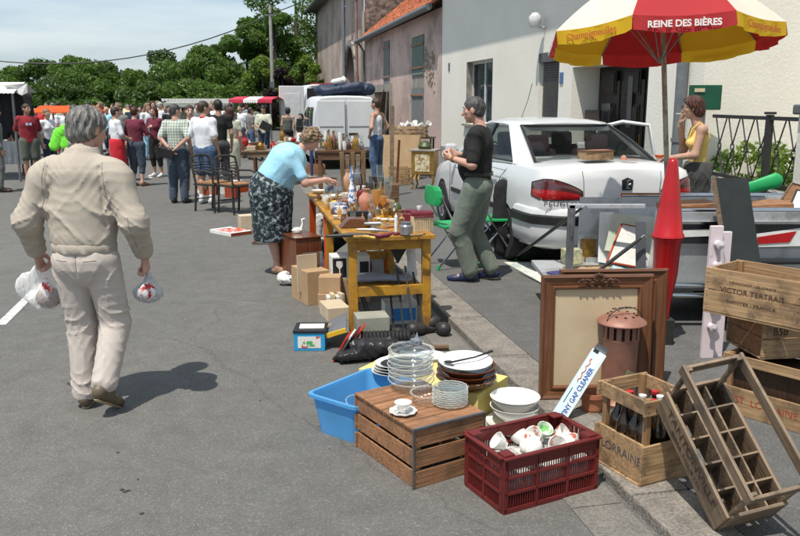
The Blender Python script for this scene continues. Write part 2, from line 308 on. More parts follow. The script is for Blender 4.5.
def folds(amp,seed=0,fz=22,fx=16):
    r=np.random.default_rng(seed); ph=r.uniform(0,6.28,9); dr=r.normal(size=(4,3)); dr[:,2]*=.45; dr/=np.linalg.norm(dr,axis=1)[:,None]
    def f(P):
        wv=np.sin(P@dr[0]*9+ph[0])*1.2+np.sin(P[...,2]*8+ph[1]); m=.5+.5*np.sin(P@dr[1]*11+ph[5]+wv*.6)
        r1=(1-np.abs(np.sin(P@dr[2]*fz*.95+wv*1.3+ph[2])))**4; r2=(1-np.abs(np.sin(P@dr[3]*fx*1.5+wv*1.6+ph[3]+P[...,2]*6)))**4
        return -amp*(1.5*r1*m+1.4*r2*(1-m))+amp*.5
    return f
# ---------------- people ----------------
def V3(*a): return np.array(a,float)
def nrm(v): v=np.array(v,float); return v/max(1e-9,np.linalg.norm(v))
def cloth(name,c,c2=None,fine=.12,bs=40,rough=.9,scale=9): return mat(name,c,c2,rough=rough,scale=scale,fine=fine,bump=.25,bscale=bs,sheen=.1 if max(c)>.05 else 0)
def skinm(k): 
    c={'fair':(.58,.36,.27),'tan':(.46,.265,.18),'ruddy':(.55,.31,.235),'brown':(.22,.11,.065)}[k]; return mat('skin_'+k,c,tuple(x*.85 for x in c),rough=.55,scale=20)
def hairm(k):
    c={'grey':(.20,.19,.175),'darkgrey':(.085,.08,.075),'black':(.018,.016,.015),'brown':(.06,.035,.02),'auburn':(.085,.026,.016),'fairbrown':(.26,.175,.095),'white':(.5,.48,.45)}[k]
    return mat('hair_'+k,c,tuple(x*.38 for x in c),rough=.5,scale=16,stretch=(5,1,1),bump=.8,bscale=26,fine=.4,lo=.4,hi=.6)
def hand_prims(w,f,n,s,curl,sc=1.0,thumb=.5,spread=.0):
    w=np.array(w,float); f=nrm(f); n=nrm(np.array(n)-f*np.dot(n,f)); s=np.array(s,float); s=nrm(s-f*np.dot(s,f)-n*np.dot(s,n)); P=[]
    P.append(('c',w-f*.03,w+f*.02,.026*sc,.027*sc,(n,1.25)))
    for o in (-.026,-.009,.009,.026): P.append(('c',w+f*.015+s*o*.55,w+f*.082*sc+s*o,.015*sc,.0125*sc,None))
    for i,(o,l) in enumerate([(-.031,.058),(-.0105,.072),(.0105,.078),(.031,.068)]):
        b=w+f*.086*sc+s*o*sc; a=curl*.6; d=f*math.cos(a)+n*math.sin(a)+s*o*spread*8; l*=sc
        for j,(fr,rr) in enumerate([(.46,.0095),(.30,.0088),(.24,.0078)]):
            e=b+nrm(d)*l*fr; P.append(('c',b,e,rr*sc*1.05,rr*sc*.97,None)); b=e; a+=curl*(.9+.15*i*.3); d=f*math.cos(a)+n*math.sin(a)
    b=w+f*.022*sc+s*.024*sc; d=nrm(f*.62+s*.62+n*thumb)
    e=b+d*.038*sc; P.append(('c',b,e,.0145*sc,.0125*sc,None)); d2=nrm(f*.85+s*.15+n*(thumb+.15)); e2=e+d2*.03*sc; P.append(('c',e,e2,.0115*sc,.0105*sc,None)); P.append(('c',e2,e2+nrm(f+n*curl*.5)*.022*sc,.0105*sc,.0085*sc,None))
    return P
BASE=dict(pel=V3(0,0,.95),wai=V3(0,0,1.10),che=V3(0,.0,1.29),nek=V3(0,-.015,1.46),hed=V3(0,.02,1.625),
 shR=V3(.175,-.01,1.405),elR=V3(.225,-.035,1.13),wrR=V3(.235,.05,.885),shL=V3(-.175,-.01,1.405),elL=V3(-.225,-.035,1.13),wrL=V3(-.235,.05,.885),
 hiR=V3(.088,0,.91),knR=V3(.10,.02,.50),anR=V3(.105,-.03,.085),toR=V3(.13,.13,.03),hiL=V3(-.088,0,.91),knL=V3(-.10,.02,.50),anL=V3(-.105,-.03,.085),toL=V3(-.13,.13,.03))
def person(label,loc,yaw,H=1.72,vox=.022,skin='fair',hair='brown',hstyle='short',top=None,bot=None,shoe=((.03,.03,.03),'shoe'),pose=None,lean=0,headyaw=0,headpitch=0,fat=1.0,group=None,female=False,curl=.5,seed=1,extra=None,hands=None,socks=None,sole=None):
    """joints in a 1.75 m template; pose overrides are absolute template coordinates"""
    k=H/1.75; J={a:b.copy() for a,b in BASE.items()}
    if female:
        for a in ('shR','shL','elR','elL','wrR','wrL'): J[a][0]*=.90
    if lean:
        c,s=math.cos(lean),math.sin(lean); o=J['pel']
        for a in ('wai','che','nek','hed','shR','shL','elR','elL','wrR','wrL'):
            q=J[a]-o; f=1 if a!='wai' else .6; c,s=math.cos(lean*f),math.sin(lean*f); J[a]=o+V3(q[0],q[1]*c+q[2]*s,-q[1]*s+q[2]*c)
    for a,b in (pose or {}).items(): J[a]=V3(*b)
    J={a:b*k for a,b in J.items()}
    r=root('person',label,'person',loc,yaw,group)
    sm=skinm(skin); fw=V3(0,1,0); up_=nrm(J['che']-J['pel']); fwT=nrm(np.cross(up_,V3(1,0,0)))*-1 if False else nrm(V3(0,up_[2],-up_[1])); fine=vox<.016
    sq=(fwT,1.45/max(1,fat**.8))
    # body
    B=[('c',J['pel'],J['wai'],.135*k*fat,.125*k*fat,sq),('c',J['wai'],J['che'],.122*k*fat,.145*k*fat,sq),('c',J['shL'],J['shR'],.055*k,.055*k,None),('c',J['che'],J['nek'],.10*k,.055*k,sq),('c',J['nek'],J['hed'],.054*k,.050*k,None)]
    for s_ in 'RL':
        B+=[('c',J['sh'+s_],J['el'+s_],.052*k,.040*k,None),('c',J['el'+s_],J['wr'+s_],.042*k,.027*k,None),('c',J['hi'+s_],J['kn'+s_],.085*k*min(fat,1.15),.055*k,None),('c',J['kn'+s_],J['an'+s_],.054*k,.036*k,None),
            ('c',J['kn'+s_]*.65+J['an'+s_]*.35-fw*.015*k,J['kn'+s_]*.3+J['an'+s_]*.7,.052*k*min(fat,1.1),.036*k,None),('c',J['an'+s_]-fw*.01*k,J['to'+s_],.036*k,.026*k,None)]
    parts=[sdf(B,vox,.03*k)]
    # head (own finer grid, same mesh)
    Rz=Matrix.Rotation(headyaw,3,'Z')@Matrix.Rotation(-headpitch,3,'X'); Rm=np.array(Rz); hc=J['hed']
    T=lambda x,y,z:hc+Rm@V3(x,y,z)*k
    Hd=[('e',T(0,-.012,.022),V3(.076,.095,.092)*k,Rm),('e',T(0,.022,-.03),V3(.062,.068,.078)*k,Rm),('e',T(0,.045,-.078),V3(.036,.036,.028)*k,Rm),('c',T(0,.085,.005),T(0,.108,-.028),.010*k,.0145*k,None),
        ('c',T(-.035,.078,.028),T(.035,.078,.028),.011*k,.011*k,None),('c',T(-.018,.083,-.058),T(.018,.083,-.058),.009*k,.009*k,None),('c',T(0,-.02,-.05),J['nek'],.052*k,.056*k,None)]
    for e in (-1,1): Hd+=[('e',T(e*.077,-.008,-.006),V3(.010,.019,.032)*k,Rm),('e',T(e*.045,.052,-.012),V3(.02,.022,.016)*k,Rm)]
    hv=.008 if fine else min(.013,vox*.6)
    parts.append(sdf(Hd,hv,.014*k,subs=[('e',T(e*.031,.098,.012),V3(.015,.012,.009)*k,Rm) for e in (-1,1)]))
    for s_,sg in (('R',1),('L',-1)):
        f=nrm(J['wr'+s_]-J['el'+s_]); h_=(hands or {}).get(s_,{}); f=nrm(h_.get('f',f)); n_=h_.get('n',V3(-sg,0,0)); ss=h_.get('s',V3(0,1,0)); 
        parts.append(sdf(hand_prims(J['wr'+s_],f,n_,ss,h_.get('curl',curl),k*1.0),.0045 if fine else .0075,.008))
    body=sobj(parts,'body',sm,r)
    # eyes, brows, lips
    if True:
        for e in (-1,1):
            m=MB(); rad=.0115*k; c=T(e*.031,.079,.012); Mh=Matrix.Translation(c.tolist())@Rz.to_4x4()@Matrix.Rotation(-PI/2,4,'X')
            pr=[(rad*math.sin(PI*i/8),-rad*math.cos(PI*i/8)) for i in range(7)]; m.lathe(pr,8,0,Mh); m.lathe([pr[-1],(rad*.38,rad*.92),(0,rad)],8,1,Mh)
            m.build('eye',[mat('eye_white',(.6,.57,.53),rough=.2),mat('eye_dark',(.03,.02,.015),rough=.1)],r,True)
            m=MB(); m.tube([T(e*.017,.090,.034),T(e*.034,.088,.038),T(e*.050,.076,.033)],[.003*k,.004*k,.002*k],5)
            m.build('eyebrow',hairm(hair),r,True)
        m=MB(); m.tube([T(-.022,.084,-.056),T(0,.0925,-.054),T(.022,.084,-.056)],[.002*k,.0058*k,.002*k],6); m.build('lips',mat('lips',(.33,.10,.085),rough=.4),r,True)
    # hair
    hm=hairm(hair); sr=np.random.default_rng(seed)
    if hstyle!='bald':
        e=.008; Hh=[('e',T(0,-.014,.028),V3(.076+e,.095+e,.092+e)*k,Rm)]; cp=T(0,.052,.03); cn=Rm@V3(0,.75,-.72); cuts=[(cp,cn)]; amp=.002
        if hstyle=='short': Hh.append(('e',T(0,-.055,-.03),V3(.068,.045,.05)*k,Rm))
        if hstyle=='old': Hh=[('e',T(0,-.018,.028),V3(.098,.116,.102)*k,Rm),('e',T(0,-.06,-.030),V3(.088,.062,.066)*k,Rm)]; amp=.005; cuts=[(T(0,.05,.02),Rm@V3(0,.8,-.6))]
        if hstyle=='curly': Hh=[('e',T(0,-.015,.035),V3(.103,.120,.105)*k,Rm),('e',T(0,-.05,-.02),V3(.098,.08,.07)*k,Rm)]; amp=.011; cuts=[(T(0,.055,.03),Rm@V3(0,.8,-.6))]
        if hstyle=='bob': Hh+=[('e',T(0,-.045,-.02),V3(.094,.082,.095)*k,Rm),('e',T(0,-.01,.035),V3(.092,.112,.10)*k,Rm)]; amp=.006; cuts=[(T(0,.045,.025),Rm@V3(0,.85,-.5))]
        if hstyle=='long': Hh+=[('e',T(0,-.05,-.06),V3(.092,.072,.14)*k,Rm),('e',T(0,-.01,.03),V3(.09,.11,.10)*k,Rm)]; amp=.005; cuts=[(T(0,.04,.02),Rm@V3(0,.88,-.45))]
        fq=90 if hstyle=='curly' else 70; ph=sr.uniform(0,6,6)
        def hd(P):
            q=(P-hc)@Rm
            if hstyle=='curly': return amp*np.sin(q[...,0]*fq+ph[0]+2*np.sin(q[...,2]*40))*np.sin(q[...,1]*fq+ph[1]+2*np.sin(q[...,0]*45))*np.sin(q[...,2]*fq+ph[2])*1.6
            a=np.arctan2(q[...,0],q[...,1]); return amp*np.sin(a*17+np.sin(q[...,2]*38+ph[0])*1.6+ph[3])+amp*.5*np.sin(a*41+q[...,2]*60+ph[4])
        subs=[('e',T(e_*.086,.0,-.01),V3(.02,.024,.036)*k,Rm) for e_ in (-1,1)] if hstyle in('short','old') else []
        sobj([sdf(Hh,.0065 if fine else hv,.02,cuts=cuts,disp=hd,subs=subs)],'hair',hm,r)
    # top garment
    if top:
        kd=top['kind']; lo_=top.get('loose',.012)*k; sl=top.get('sleeve',.55); Tp=[('c',J['pel']-up_*(.12 if kd!='tank' else .06)*k,J['wai'],(.132*fat)*k+lo_,.128*k*fat+lo_,sq),('c',J['wai'],J['che'],.125*k*fat+lo_,.15*k*fat+lo_,sq),('c',J['che'],J['nek']-up_*.02*k,.11*k+lo_*.5,.065*k,sq)]
        if kd!='tank': Tp+=[('c',J['shL'],J['shR'],.062*k+lo_*.3,.062*k+lo_*.3,None)]
        if female and kd!='jacket':
            for e in (-1,1): Tp.append(('e',J['che']+fwT*.075*k+V3(e*.07*k,0,0)-up_*.03*k,V3(.065,.06,.06)*k*fat))
        if top.get('belly'): Tp.append(('e',J['wai']+fwT*.06*k,V3(.13,.12,.15)*k*fat))
        for s_ in 'RL':
            if kd=='tank':
                Tp.append(('c',J['sh'+s_]*.72+J['nek']*.28,J['che'],.03*k,.06*k,None))
            elif sl<=1:
                e=J['sh'+s_]+(J['el'+s_]-J['sh'+s_])*sl; Tp.append(('c',J['sh'+s_],e,.060*k+lo_*.25,.056*k+lo_*.3,None))
            else:
                Tp+=[('c',J['sh'+s_],J['el'+s_],.064*k+lo_*.5,.054*k+lo_*.45,None),('c',J['el'+s_],J['el'+s_]+(J['wr'+s_]-J['el'+s_])*.88,.054*k+lo_*.5,.040*k+lo_*.4,None),('c',J['el'+s_]+(J['wr'+s_]-J['el'+s_])*.9,J['wr'+s_]-nrm(J['wr'+s_]-J['el'+s_])*.01,.036*k,.035*k,None)]
        hem=J['pel']+up_*(top.get('hem',-.06))*k; cuts=[(hem,-up_)]
        if kd=='jacket':
            hp=J['pel']+up_*(top['hem']+.01)*k; cuts=[]; Tp.append(('c',hp+V3(-.05,0,0)*k,hp+V3(.05,0,0)*k,.112*k*fat,.112*k*fat,(fwT,1.1)))
            Tp[0]=('c',J['pel']+up_*.08*k,J['wai'],.135*fat*k+lo_,.14*k*fat+lo_,sq); cuts=[(hp-up_*.035*k,-up_)]; Tp.append(('c',J['nek']-up_*.012*k,J['nek']+up_*.03*k,.075*k,.068*k,sq))
        if kd=='tank': cuts.append((J['nek']-up_*.055*k,up_*1.0+fwT*.25))
        o=sobj([sdf(Tp,vox*.8,.035*k,cuts=cuts,disp=folds(top.get('fold',.006),seed))],{'jacket':'jacket','tank':'vest_top'}.get(kd,'shirt'),top['m'],r)
        if kd in('tee','shirt') and top.get('collar'):
            m=MB(); c=J['nek']+up_*.01*k; M=Matrix.Translation(c.tolist()); m.lathe([(.066*k,-.03*k),(.069*k,.012*k),(.06*k,.02*k),(.058*k,-.02*k)],16,0,M); m.build('collar',top['collar'],r,True)
    if bot:
        kd=bot['kind']; lo_=bot.get('loose',.012)*k; a=[]; cuts=[]
        if kd in('trousers','shorts','capri'):
            t={'trousers':.93,'shorts':0,'capri':.45}[kd]; a=[('c',J['pel']+up_*.07*k,J['pel']-up_*.03*k,.128*k*fat+lo_*.6,.138*k*fat+lo_*.5,sq)]
            for s_ in 'RL':
                hi,kn,an=J['hi'+s_],J['kn'+s_],J['an'+s_]; a.append(('c',hi,kn if kd!='shorts' else hi+(kn-hi)*.82,.092*k*min(fat,1.12)+lo_,.066*k+lo_*1.2,None))
                if t: a.append(('c',kn,kn+(an-kn)*t,.064*k+lo_,(.053 if kd=='trousers' else .052)*k+lo_*.9,None))
            ru=fwT; a.append(('e',J['pel']-fwT*.05*k-up_*.04*k,V3(.12*fat,.09,.10)*k))
            cuts=[(J['pel']+up_*.115*k,up_)]; 
        else:
            kn=(J['knR']+J['knL'])/2; e=kn+V3(0,0,-bot.get('len',.05))*k; a=[('c',J['hiR']*.85+J['pel']*.15,J['hiL']*.85+J['pel']*.15,.108*k,.108*k,None),('c',J['pel']+up_*.08*k,J['pel']-V3(0,0,.05)*k,.125*k*fat,.155*k*max(fat,1.08)+lo_,sq),('c',J['pel'],e,.158*k*max(fat,1.08)+lo_,bot.get('w',.19)*k,(V3(0,1,0),(1.12 if fat<1.1 else 1.25)/fat**.5))]; cuts=[(e,V3(0,0,-1)),(J['pel']+up_*.115*k,up_)]
        sobj([sdf(a,vox*.8,.03*k,cuts=cuts,disp=folds(bot.get('fold',.006),seed+5,18,20))],{'skirt':'skirt','shorts':'shorts'}.get(kd,'trousers'),bot['m'],r)
        if bot.get('belt'):
            m=MB(); c=J['pel']+up_*.085*k; rr=.128*k*fat+lo_+.012; m.lathe([(rr,-.016),(rr+.004,-.016),(rr+.004,.016),(rr,.016)],28,0,Matrix.Translation(c.tolist())@Matrix.Diagonal((1,1/sq[1],1,1))); m.build('belt',M_tan if bot['belt']==1 else M_blackp,r)
    if shoe:
        sm_=mat(shoe[1],shoe[0],rough=.5,scale=12); 
        for s_ in 'RL':
            an,to=J['an'+s_],J['to'+s_]; d=nrm(to-an*V3(1,1,1)); fl=nrm(V3(to[0]-an[0],to[1]-an[1],0)); upn=nrm(np.cross(np.cross(fl,V3(0,0,1)),nrm((to)-(an-V3(0,0,.05)*k))))*1
            hl=an-fl*.035*k-V3(0,0,.048)*k; pit=(to-hl); pn=nrm(pit)
            P=[('c',hl+V3(0,0,.012)*k,to,.037*k,.030*k,None),('c',hl+V3(0,0,.03)*k,an,.037*k,.038*k,None),('c',an,(an+to)/2,.036*k,.034*k,None),('c',to,to+pn*.05*k,.034*k,.026*k,None)]
            nb=nrm(np.cross(np.cross(pn,V3(0,0,1)),pn)); base=hl-nb*.028*k
            so_=sobj([sdf(P,min(vox*.7,.012),.02,cuts=[(base,-nb)])],'shoe',sm_,r)
            if sole:
                P2=[('c',hl,to+pn*.05*k,.040*k,.036*k,None)]
                sobj([sdf(P2,.008,.01,cuts=[(base-nb*.022*k,-nb),(base+nb*.002*k,nb)])],'sole',sole,so_)
    if socks:
        m=MB()
        for s_ in 'RL': m.tube([J['an'+s_],J['an'+s_]+(J['kn'+s_]-J['an'+s_])*.2],.046*k,10)
        m.build('socks',socks,r,True)
    return r,J
def bagblob(label,loc,parts,sc,name='shopping_bag',top=None):
    r=root(name,label,'plastic bag',loc); k=0
    for nm,prims,m,amp,fz,v in parts: sobj([sdf(prims,v,.02,disp=folds(amp,k+3,fz,fz*1.3))],nm,m,r); k+=1
    return r
# poses
back={'elR':(.25,-.12,1.16),'wrR':(.05,-.17,.98),'elL':(-.25,-.12,1.16),'wrL':(-.05,-.19,.96)}
tee=lambda m,**k:dict(kind='tee',m=m,**k)
C_beige=mat('beige_jacket_cotton',(.43,.375,.31),(.40,.35,.29),rough=.9,scale=5,bump=.25,bscale=260,fine=.07); C_beige2=mat('beige_trousers_cotton',(.52,.455,.41),(.49,.43,.385),rough=.9,scale=5,bump=.25,bscale=260,fine=.07); C_seam=mat('seam_shadow_thread',(.27,.225,.185),rough=.9)
# 1 old man
OMX,OMY=-1.77,4.42
oldP={'nek':(0,.06,1.47),'che':(0,.03,1.28),'hed':(.015,.135,1.60),'shR':(.19,.02,1.38),'shL':(-.19,.02,1.38),'elR':(.30,-.03,1.10),'wrR':(.30,.10,.885),'elL':(-.31,-.02,1.10),'wrL':(-.335,.10,.90),
 'hiR':(.10,0,.90),'hiL':(-.09,0,.90),'knR':(.115,.075,.50),'anR':(.10,-.125,.185),'toR':(.12,-.015,.05),'knL':(-.075,.07,.49),'anL':(-.068,.02,.085),'toL':(-.09,.17,.03)}
om,OJ=person('elderly grey-haired man in beige jacket walking away carrying two plastic bags',(OMX,OMY,0),R_(-4),1.75,.0115,'ruddy','grey','old',
 None,None,((.13,.10,.065),'brown_shoe'),oldP,headyaw=R_(-28),headpitch=R_(12),fat=.88,seed=4,curl=1.1,sole=mat('tan_sole',(.42,.33,.21),rough=.8),
 hands={'R':dict(f=(.0,.25,-.97),n=(-1,0,0),s=(0,1,.2),curl=1.3),'L':dict(f=(0,.3,-.95),n=(1,0,0),s=(0,1,.2),curl=1.3)})
def rdg(a,p=3.0): return (1-np.abs(np.sin(a)))**(p*1.9)
def jdisp(P):
    x,y,z=P[...,0],P[...,1],P[...,2]; ax_=np.abs(x); o=np.zeros(x.shape); bk_=1/(1+np.exp((y+.0)*60))
    w1=2.2*np.sin(z*7+x*5+1)+1.1*np.sin(z*17-x*9)
    m=.5+.5*np.sin(z*10+x*13+2.0); cr_=.5+.5*np.sin(z*13-x*11+1)
    o-=.0055*rdg(x*48+z*40+2.2*np.sin(z*19+x*12),1.1)*cr_+.0055*rdg(z*55-x*26+2.4*np.sin(x*17+z*6),1.1)*(1-cr_)
    o-=.016*rdg((x-.02)*9+z*15+.5*np.sin(x*14),2.2)*np.exp(-((z-1.12)/.12)**2)*bk_*(ax_<.2)
    o-=.010*rdg(x*17+w1*.55)*m*np.exp(-((ax_-.09)/.11)**2)                       # long drape lines on the back
    o-=.013*rdg(z*26-ax_*34+.9*np.sin(x*20)+.4,2.4)*np.exp(-((ax_-.185)/.055)**2)*np.exp(-((z-1.19)/.12)**2)   # pulls from the armpits
    o-=.011*rdg(z*44+ax_*22+1.3*np.sin(y*24+x*9),2.2)*np.exp(-((z-1.09)/.085)**2)*(ax_>.225)   # elbow
    o-=.009*rdg(z*60+1.5*np.sin(x*30),2.0)*np.exp(-((z-.96)/.05)**2)*(ax_>.24)
    o-=.009*rdg(x*46+1.2*np.sin(z*30),2.0)*np.exp(-((z-1.00)/.045)**2)*(ax_<.2)  # gathers over the band
    o+=.011*np.exp(-((ax_-.145-.05*(1.38-z))/.0075)**2)*bk_*(z>1.08)*(z<1.41)   # pleat behind each arm
    o+=.004*np.exp(-((z-1.395+.03*ax_)/.006)**2)*bk_*(ax_<.17)
    return o
k=1.0; sqy=((0,1,0),1.42)
JP=[('c',(0,.0,1.02),(0,.02,1.16),.182,.188,sqy),('c',(0,.02,1.16),(0,.03,1.31),.190,.182,sqy),('c',(-.145,.03,1.365),(.145,.03,1.365),.082,.082,None),('c',(0,.03,1.36),(0,.055,1.45),.125,.078,None)]
for s_ in (-1,1):
    e=(s_*.305,-.028,1.10); w_=(s_*(.302 if s_>0 else .332),.085,.925)
    JP+=[('c',(s_*.165,.025,1.36),(s_*.20,.02,1.33),.084,.088,None),('c',(s_*.20,.02,1.33),e,.088,.070,None),('c',e,w_,.070,.056,None)]
sobj([sdf([q for q in JP if min(q[1][2],q[2][2])>1.0],.0085,.045,cuts=[((0,0,.972),(0,0,-1))],disp=jdisp),sdf([q for q in JP if abs(q[2][0])>.25],.0085,.045,disp=jdisp)],'jacket',C_beige,om); from mathutils.bvhtree import BVHTree
def bv(o): return BVHTree.FromPolygons([v.co for v in o.data.vertices],[tuple(p.vertices) for p in o.data.polygons])
JB=bv([c for c in om.children if c.name.startswith('jacket')][0])
def seam(name,pts,bvh,d=(0,1,0),n=24,r=.0016,off=.0006):
    Q=[]
    for a_,b_ in zip(pts,pts[1:]):
        for i in range(n):
            p=Vector(a_).lerp(Vector(b_),i/n); h=bvh.ray_cast(p-Vector(d)*.6,Vector(d))[0]
            if h: Q.append(h-Vector(d)*off)
    if len(Q)>3: m=MB(); m.tube(Q,r,5); m.build(name,C_seam,om)
for s_ in (-1,1): seam('armhole_seam',[(s_*.158,0,1.43),(s_*.172,0,1.34),(s_*.176,0,1.24),(s_*.190,0,1.17)],JB)
seam('side_seam',[(.305,0,1.14),(.312,0,1.02),(.305,0,.95)],JB)
def ell(rx,ry,z,cx=0,cy=0,n=40,wob=.0): return [(cx+(rx+wob*math.sin(9*t))*math.cos(t),cy+(ry+wob*math.sin(9*t))*math.sin(t),z) for t in [2*PI*i/n for i in range(n)]]
mm=MB(); mm.add(*[x for x in (lambda R:(([p for r in R for p in r]),[(i*40+q,i*40+(q+1)%40,(i+1)*40+(q+1)%40,(i+1)*40+q) for i in range(len(R)-1) for q in range(40)]))([ell(.176,.128,.985,wob=.002),ell(.182,.133,.975,wob=.002),ell(.180,.132,.935,wob=.002),ell(.174,.127,.930),ell(.165,.12,.935)])]); mm.build('waistband',C_beige,om,True)
for s_,kx in ((-1,'L'),(1,'R')):
    w0=Vector((s_*(.302 if s_>0 else .332),.085,.930)); w1=Vector(OJ['wr'+kx])+Vector((0,0,.012)); mm=MB(); mm.tube([w0,w0.lerp(w1,.15),w1],[.050,.047,.044],18); mm.build('cuff',C_beige,om,True); mm=MB(); q=w0.lerp(w1,.6)+Vector((s_*.046,0,0)); mm.lathe([(0,0),(.006,0),(.006,.002),(0,.003)],8,0,Matrix.Translation(q)@Matrix.Rotation(s_*PI/2,4,'Y')); mm.build('cuff_button',M_tan,om)
cz_=1.475; mm=MB(); R=[ell(.088,.080,cz_-.035,0,.055),ell(.084,.078,cz_+.005,0,.062),ell(.080,.074,cz_+.030,0,.068),ell(.088,.082,cz_+.028,0,.064),ell(.102,.096,cz_-.012,0,.052),ell(.118,.108,cz_-.040,0,.045)]
mm.add([p for r in R for p in r],[(i*40+q,i*40+(q+1)%40,(i+1)*40+(q+1)%40,(i+1)*40+q) for i in range(len(R)-1) for q in range(40)]); mm.build('collar',C_beige,om,True)
def tdisp(P):
    x,y,z=P[...,0],P[...,1],P[...,2]; o=np.zeros(x.shape); bk_=1/(1+np.exp((y-.0)*60))
    lc=np.where(x>.012,.09,-.065); xx=x-lc; cr_=.5+.5*np.sin(z*12+x*17)
    o-=.0055*rdg(xx*44+z*28+2.0*np.sin(z*15+x*9),1.1)*cr_+.005*rdg(z*46-xx*34+2.4*np.sin(xx*17+z*7),1.1)*(1-cr_)
    o-=.010*rdg(z*38+xx*30*np.where(x>0,1,-1)+1.2*np.sin(xx*26+1)+.6,2.4)*np.exp(-((z-.53)/.09)**2)
    o-=.012*rdg(z*50+1.6*np.sin(xx*26+z*8),2.0)*np.exp(-((z-.15)/.075)**2)
    o-=.010*rdg(z*22-np.abs(x)*36+1.0,2.4)*bk_*np.exp(-((z-.80)/.07)**2)
    o-=.007*rdg(xx*34+1.3*np.sin(z*9+2)+.5,3)*np.exp(-((z-.45)/.30)**2)
    o+=.012*np.exp(-(x/.008)**2)*bk_*(z>.80)
    return o
TP=[('c',(0,.0,1.0),(0,-.005,.88),.150,.158,((0,1,0),1.28)),('e',(.07,-.05,.88),(.085,.075,.10)),('e',(-.07,-.05,.88),(.085,.075,.10))]
for hi,kn,an in (((.090,0,.88),(.118,.065,.50),(.104,-.10,.20)),((-.085,0,.88),(-.08,.06,.49),(-.072,.015,.085))): TP+=[('c',hi,kn,.103,.083,None),('c',kn,an,.082,.071,None)]
sobj([sdf(TP,.0085,.014,cuts=[((0,0,.995),(0,0,1)),((0,0,.055),(0,0,-1))],disp=tdisp)],'trousers',C_beige2,om)
TB=bv([c for c in om.children if c.name.startswith('trousers')][0])
seam('seat_seam',[(0,0,.93),(0,0,.82)],TB)
for s_ in (-1,1): seam('pocket_seam',[(s_*.045,0,.895),(s_*.118,0,.90)],TB)
for s_ in ():
    mm=MB(); mm.bar((s_*.045,-.142,.90),(s_*.115,-.125,.905),.004,.004); mm.build('back_pocket_slit',M_tan,om)
def inperson(o,J,key,off=(0,0,0)):
    M=Matrix.Translation(o.location)@o.rotation_euler.to_matrix().to_4x4(); p=J[key] if isinstance(key,str) else key; return M@(Vector(tuple(p))+Vector(off))
M_bagred=mat('red_white_print',(.72,.70,.68),(.55,.03,.02),rough=.4,scale=22,lo=.42,hi=.5)
hp=inperson(om,OJ,'wrL',(0,.045,-.10)); M_crumb=mat('brown_bread',(.22,.11,.055),(.12,.055,.03),rough=.8,scale=30)
bagblob('clear plastic bag with brown and red goods in the walking man\'s left hand',(hp.x,hp.y,hp.z),[('film',[('e',(-.03,0,-.05),(.045,.04,.07)),('e',(-.085,.01,-.115),(.085,.07,.09)),('e',(.0,.0,-.17),(.10,.075,.085))],M_poly,.007,40,.006),('contents',[('e',(.02,0,-.18),(.075,.055,.066))],M_crumb,.004,40,.008),('inner_wrapper',[('e',(.035,-.045,-.11),(.035,.018,.065))],M_bagred,.006,60,.007)],1)
hp=inperson(om,OJ,'wrR',(0,.045,-.10))
bagblob('small knotted plastic bag with red and white print in the walking man\'s right hand',(hp.x,hp.y,hp.z),[('film',[('c',(0,0,.0),(0,0,-.07),.014,.045),('e',(-.01,0,-.125),(.088,.06,.062))],mat('milky_bag',(.62,.62,.62),(.45,.46,.48),rough=.25,scale=30,alpha=.75),.007,55,.006),('contents',[('e',(-.0,-.03,-.11),(.055,.045,.055))],mat('bag_print',(.75,.72,.7),(.42,.03,.02),rough=.4,scale=30,lo=.44,hi=.5),.010,60,.006)],1)
# 2 man in black tee
C_blk=cloth('black_cotton',(.018,.018,.019),(.012,.012,.012),.1); C_sage=cloth('sage_trousers',(.155,.185,.150),(.12,.145,.12),.06)
teeP={'shR':(.185,-.0,1.40),'elR':(.255,-.0,1.14),'wrR':(.12,.22,1.20),'elL':(-.255,-.0,1.13),'wrL':(-.12,.23,1.18),'hiL':(-.085,.0,.9),'knL':(-.07,.15,.50),'anL':(-.05,.04,.078),'toL':(-.06,.20,.028),'knR':(.09,.06,.48),'anR':(.10,-.14,.10),'toR':(.12,.0,.03),'hed':(0,.055,1.615)}
tm,TJ=person('grey-haired man in black t-shirt and sage green trousers standing behind the white saloon',(G(476,281,.05)[0],G(476,281,.05)[1],.05),R_(72),1.76,.013,'ruddy','darkgrey','short',
 tee(C_blk,sleeve=.85,hem=-.03,loose=.024,fold=.006,belly=True),dict(kind='trousers',m=C_sage,loose=.030,fold=.0045,belt=2),((.02,.028,.08),'navy_shoe'),teeP,headyaw=0,headpitch=R_(6),fat=1.1,seed=9,sole=mat('tan_sole',(.42,.33,.21)),curl=.9,hands={'L':dict(curl=1.0,n=(.8,0,.3)),'R':dict(curl=1.0,n=(-.8,0,.3))})
m=MB(); m.tube([TJ['wrL']-nrm(TJ['wrL']-TJ['elL'])*.02,TJ['wrL']-nrm(TJ['wrL']-TJ['elL'])*.045],.036,12); m.build('watch',M_gilt,tm,True)
p=inperson(tm,TJ,(TJ['wrL']+TJ['wrR'])/2,(0,.09,.0)); m=MB(); m.lathe([(0,-.05),(.03,-.05),(.045,.045),(.041,.045),(.026,-.045),(0,-.045)],16); t=m.build('cup',M_china,None,True,loc=p,rot=(R_(60),.3,0)); tag(t,'small white cup held in both hands by the man in black t-shirt','cup')
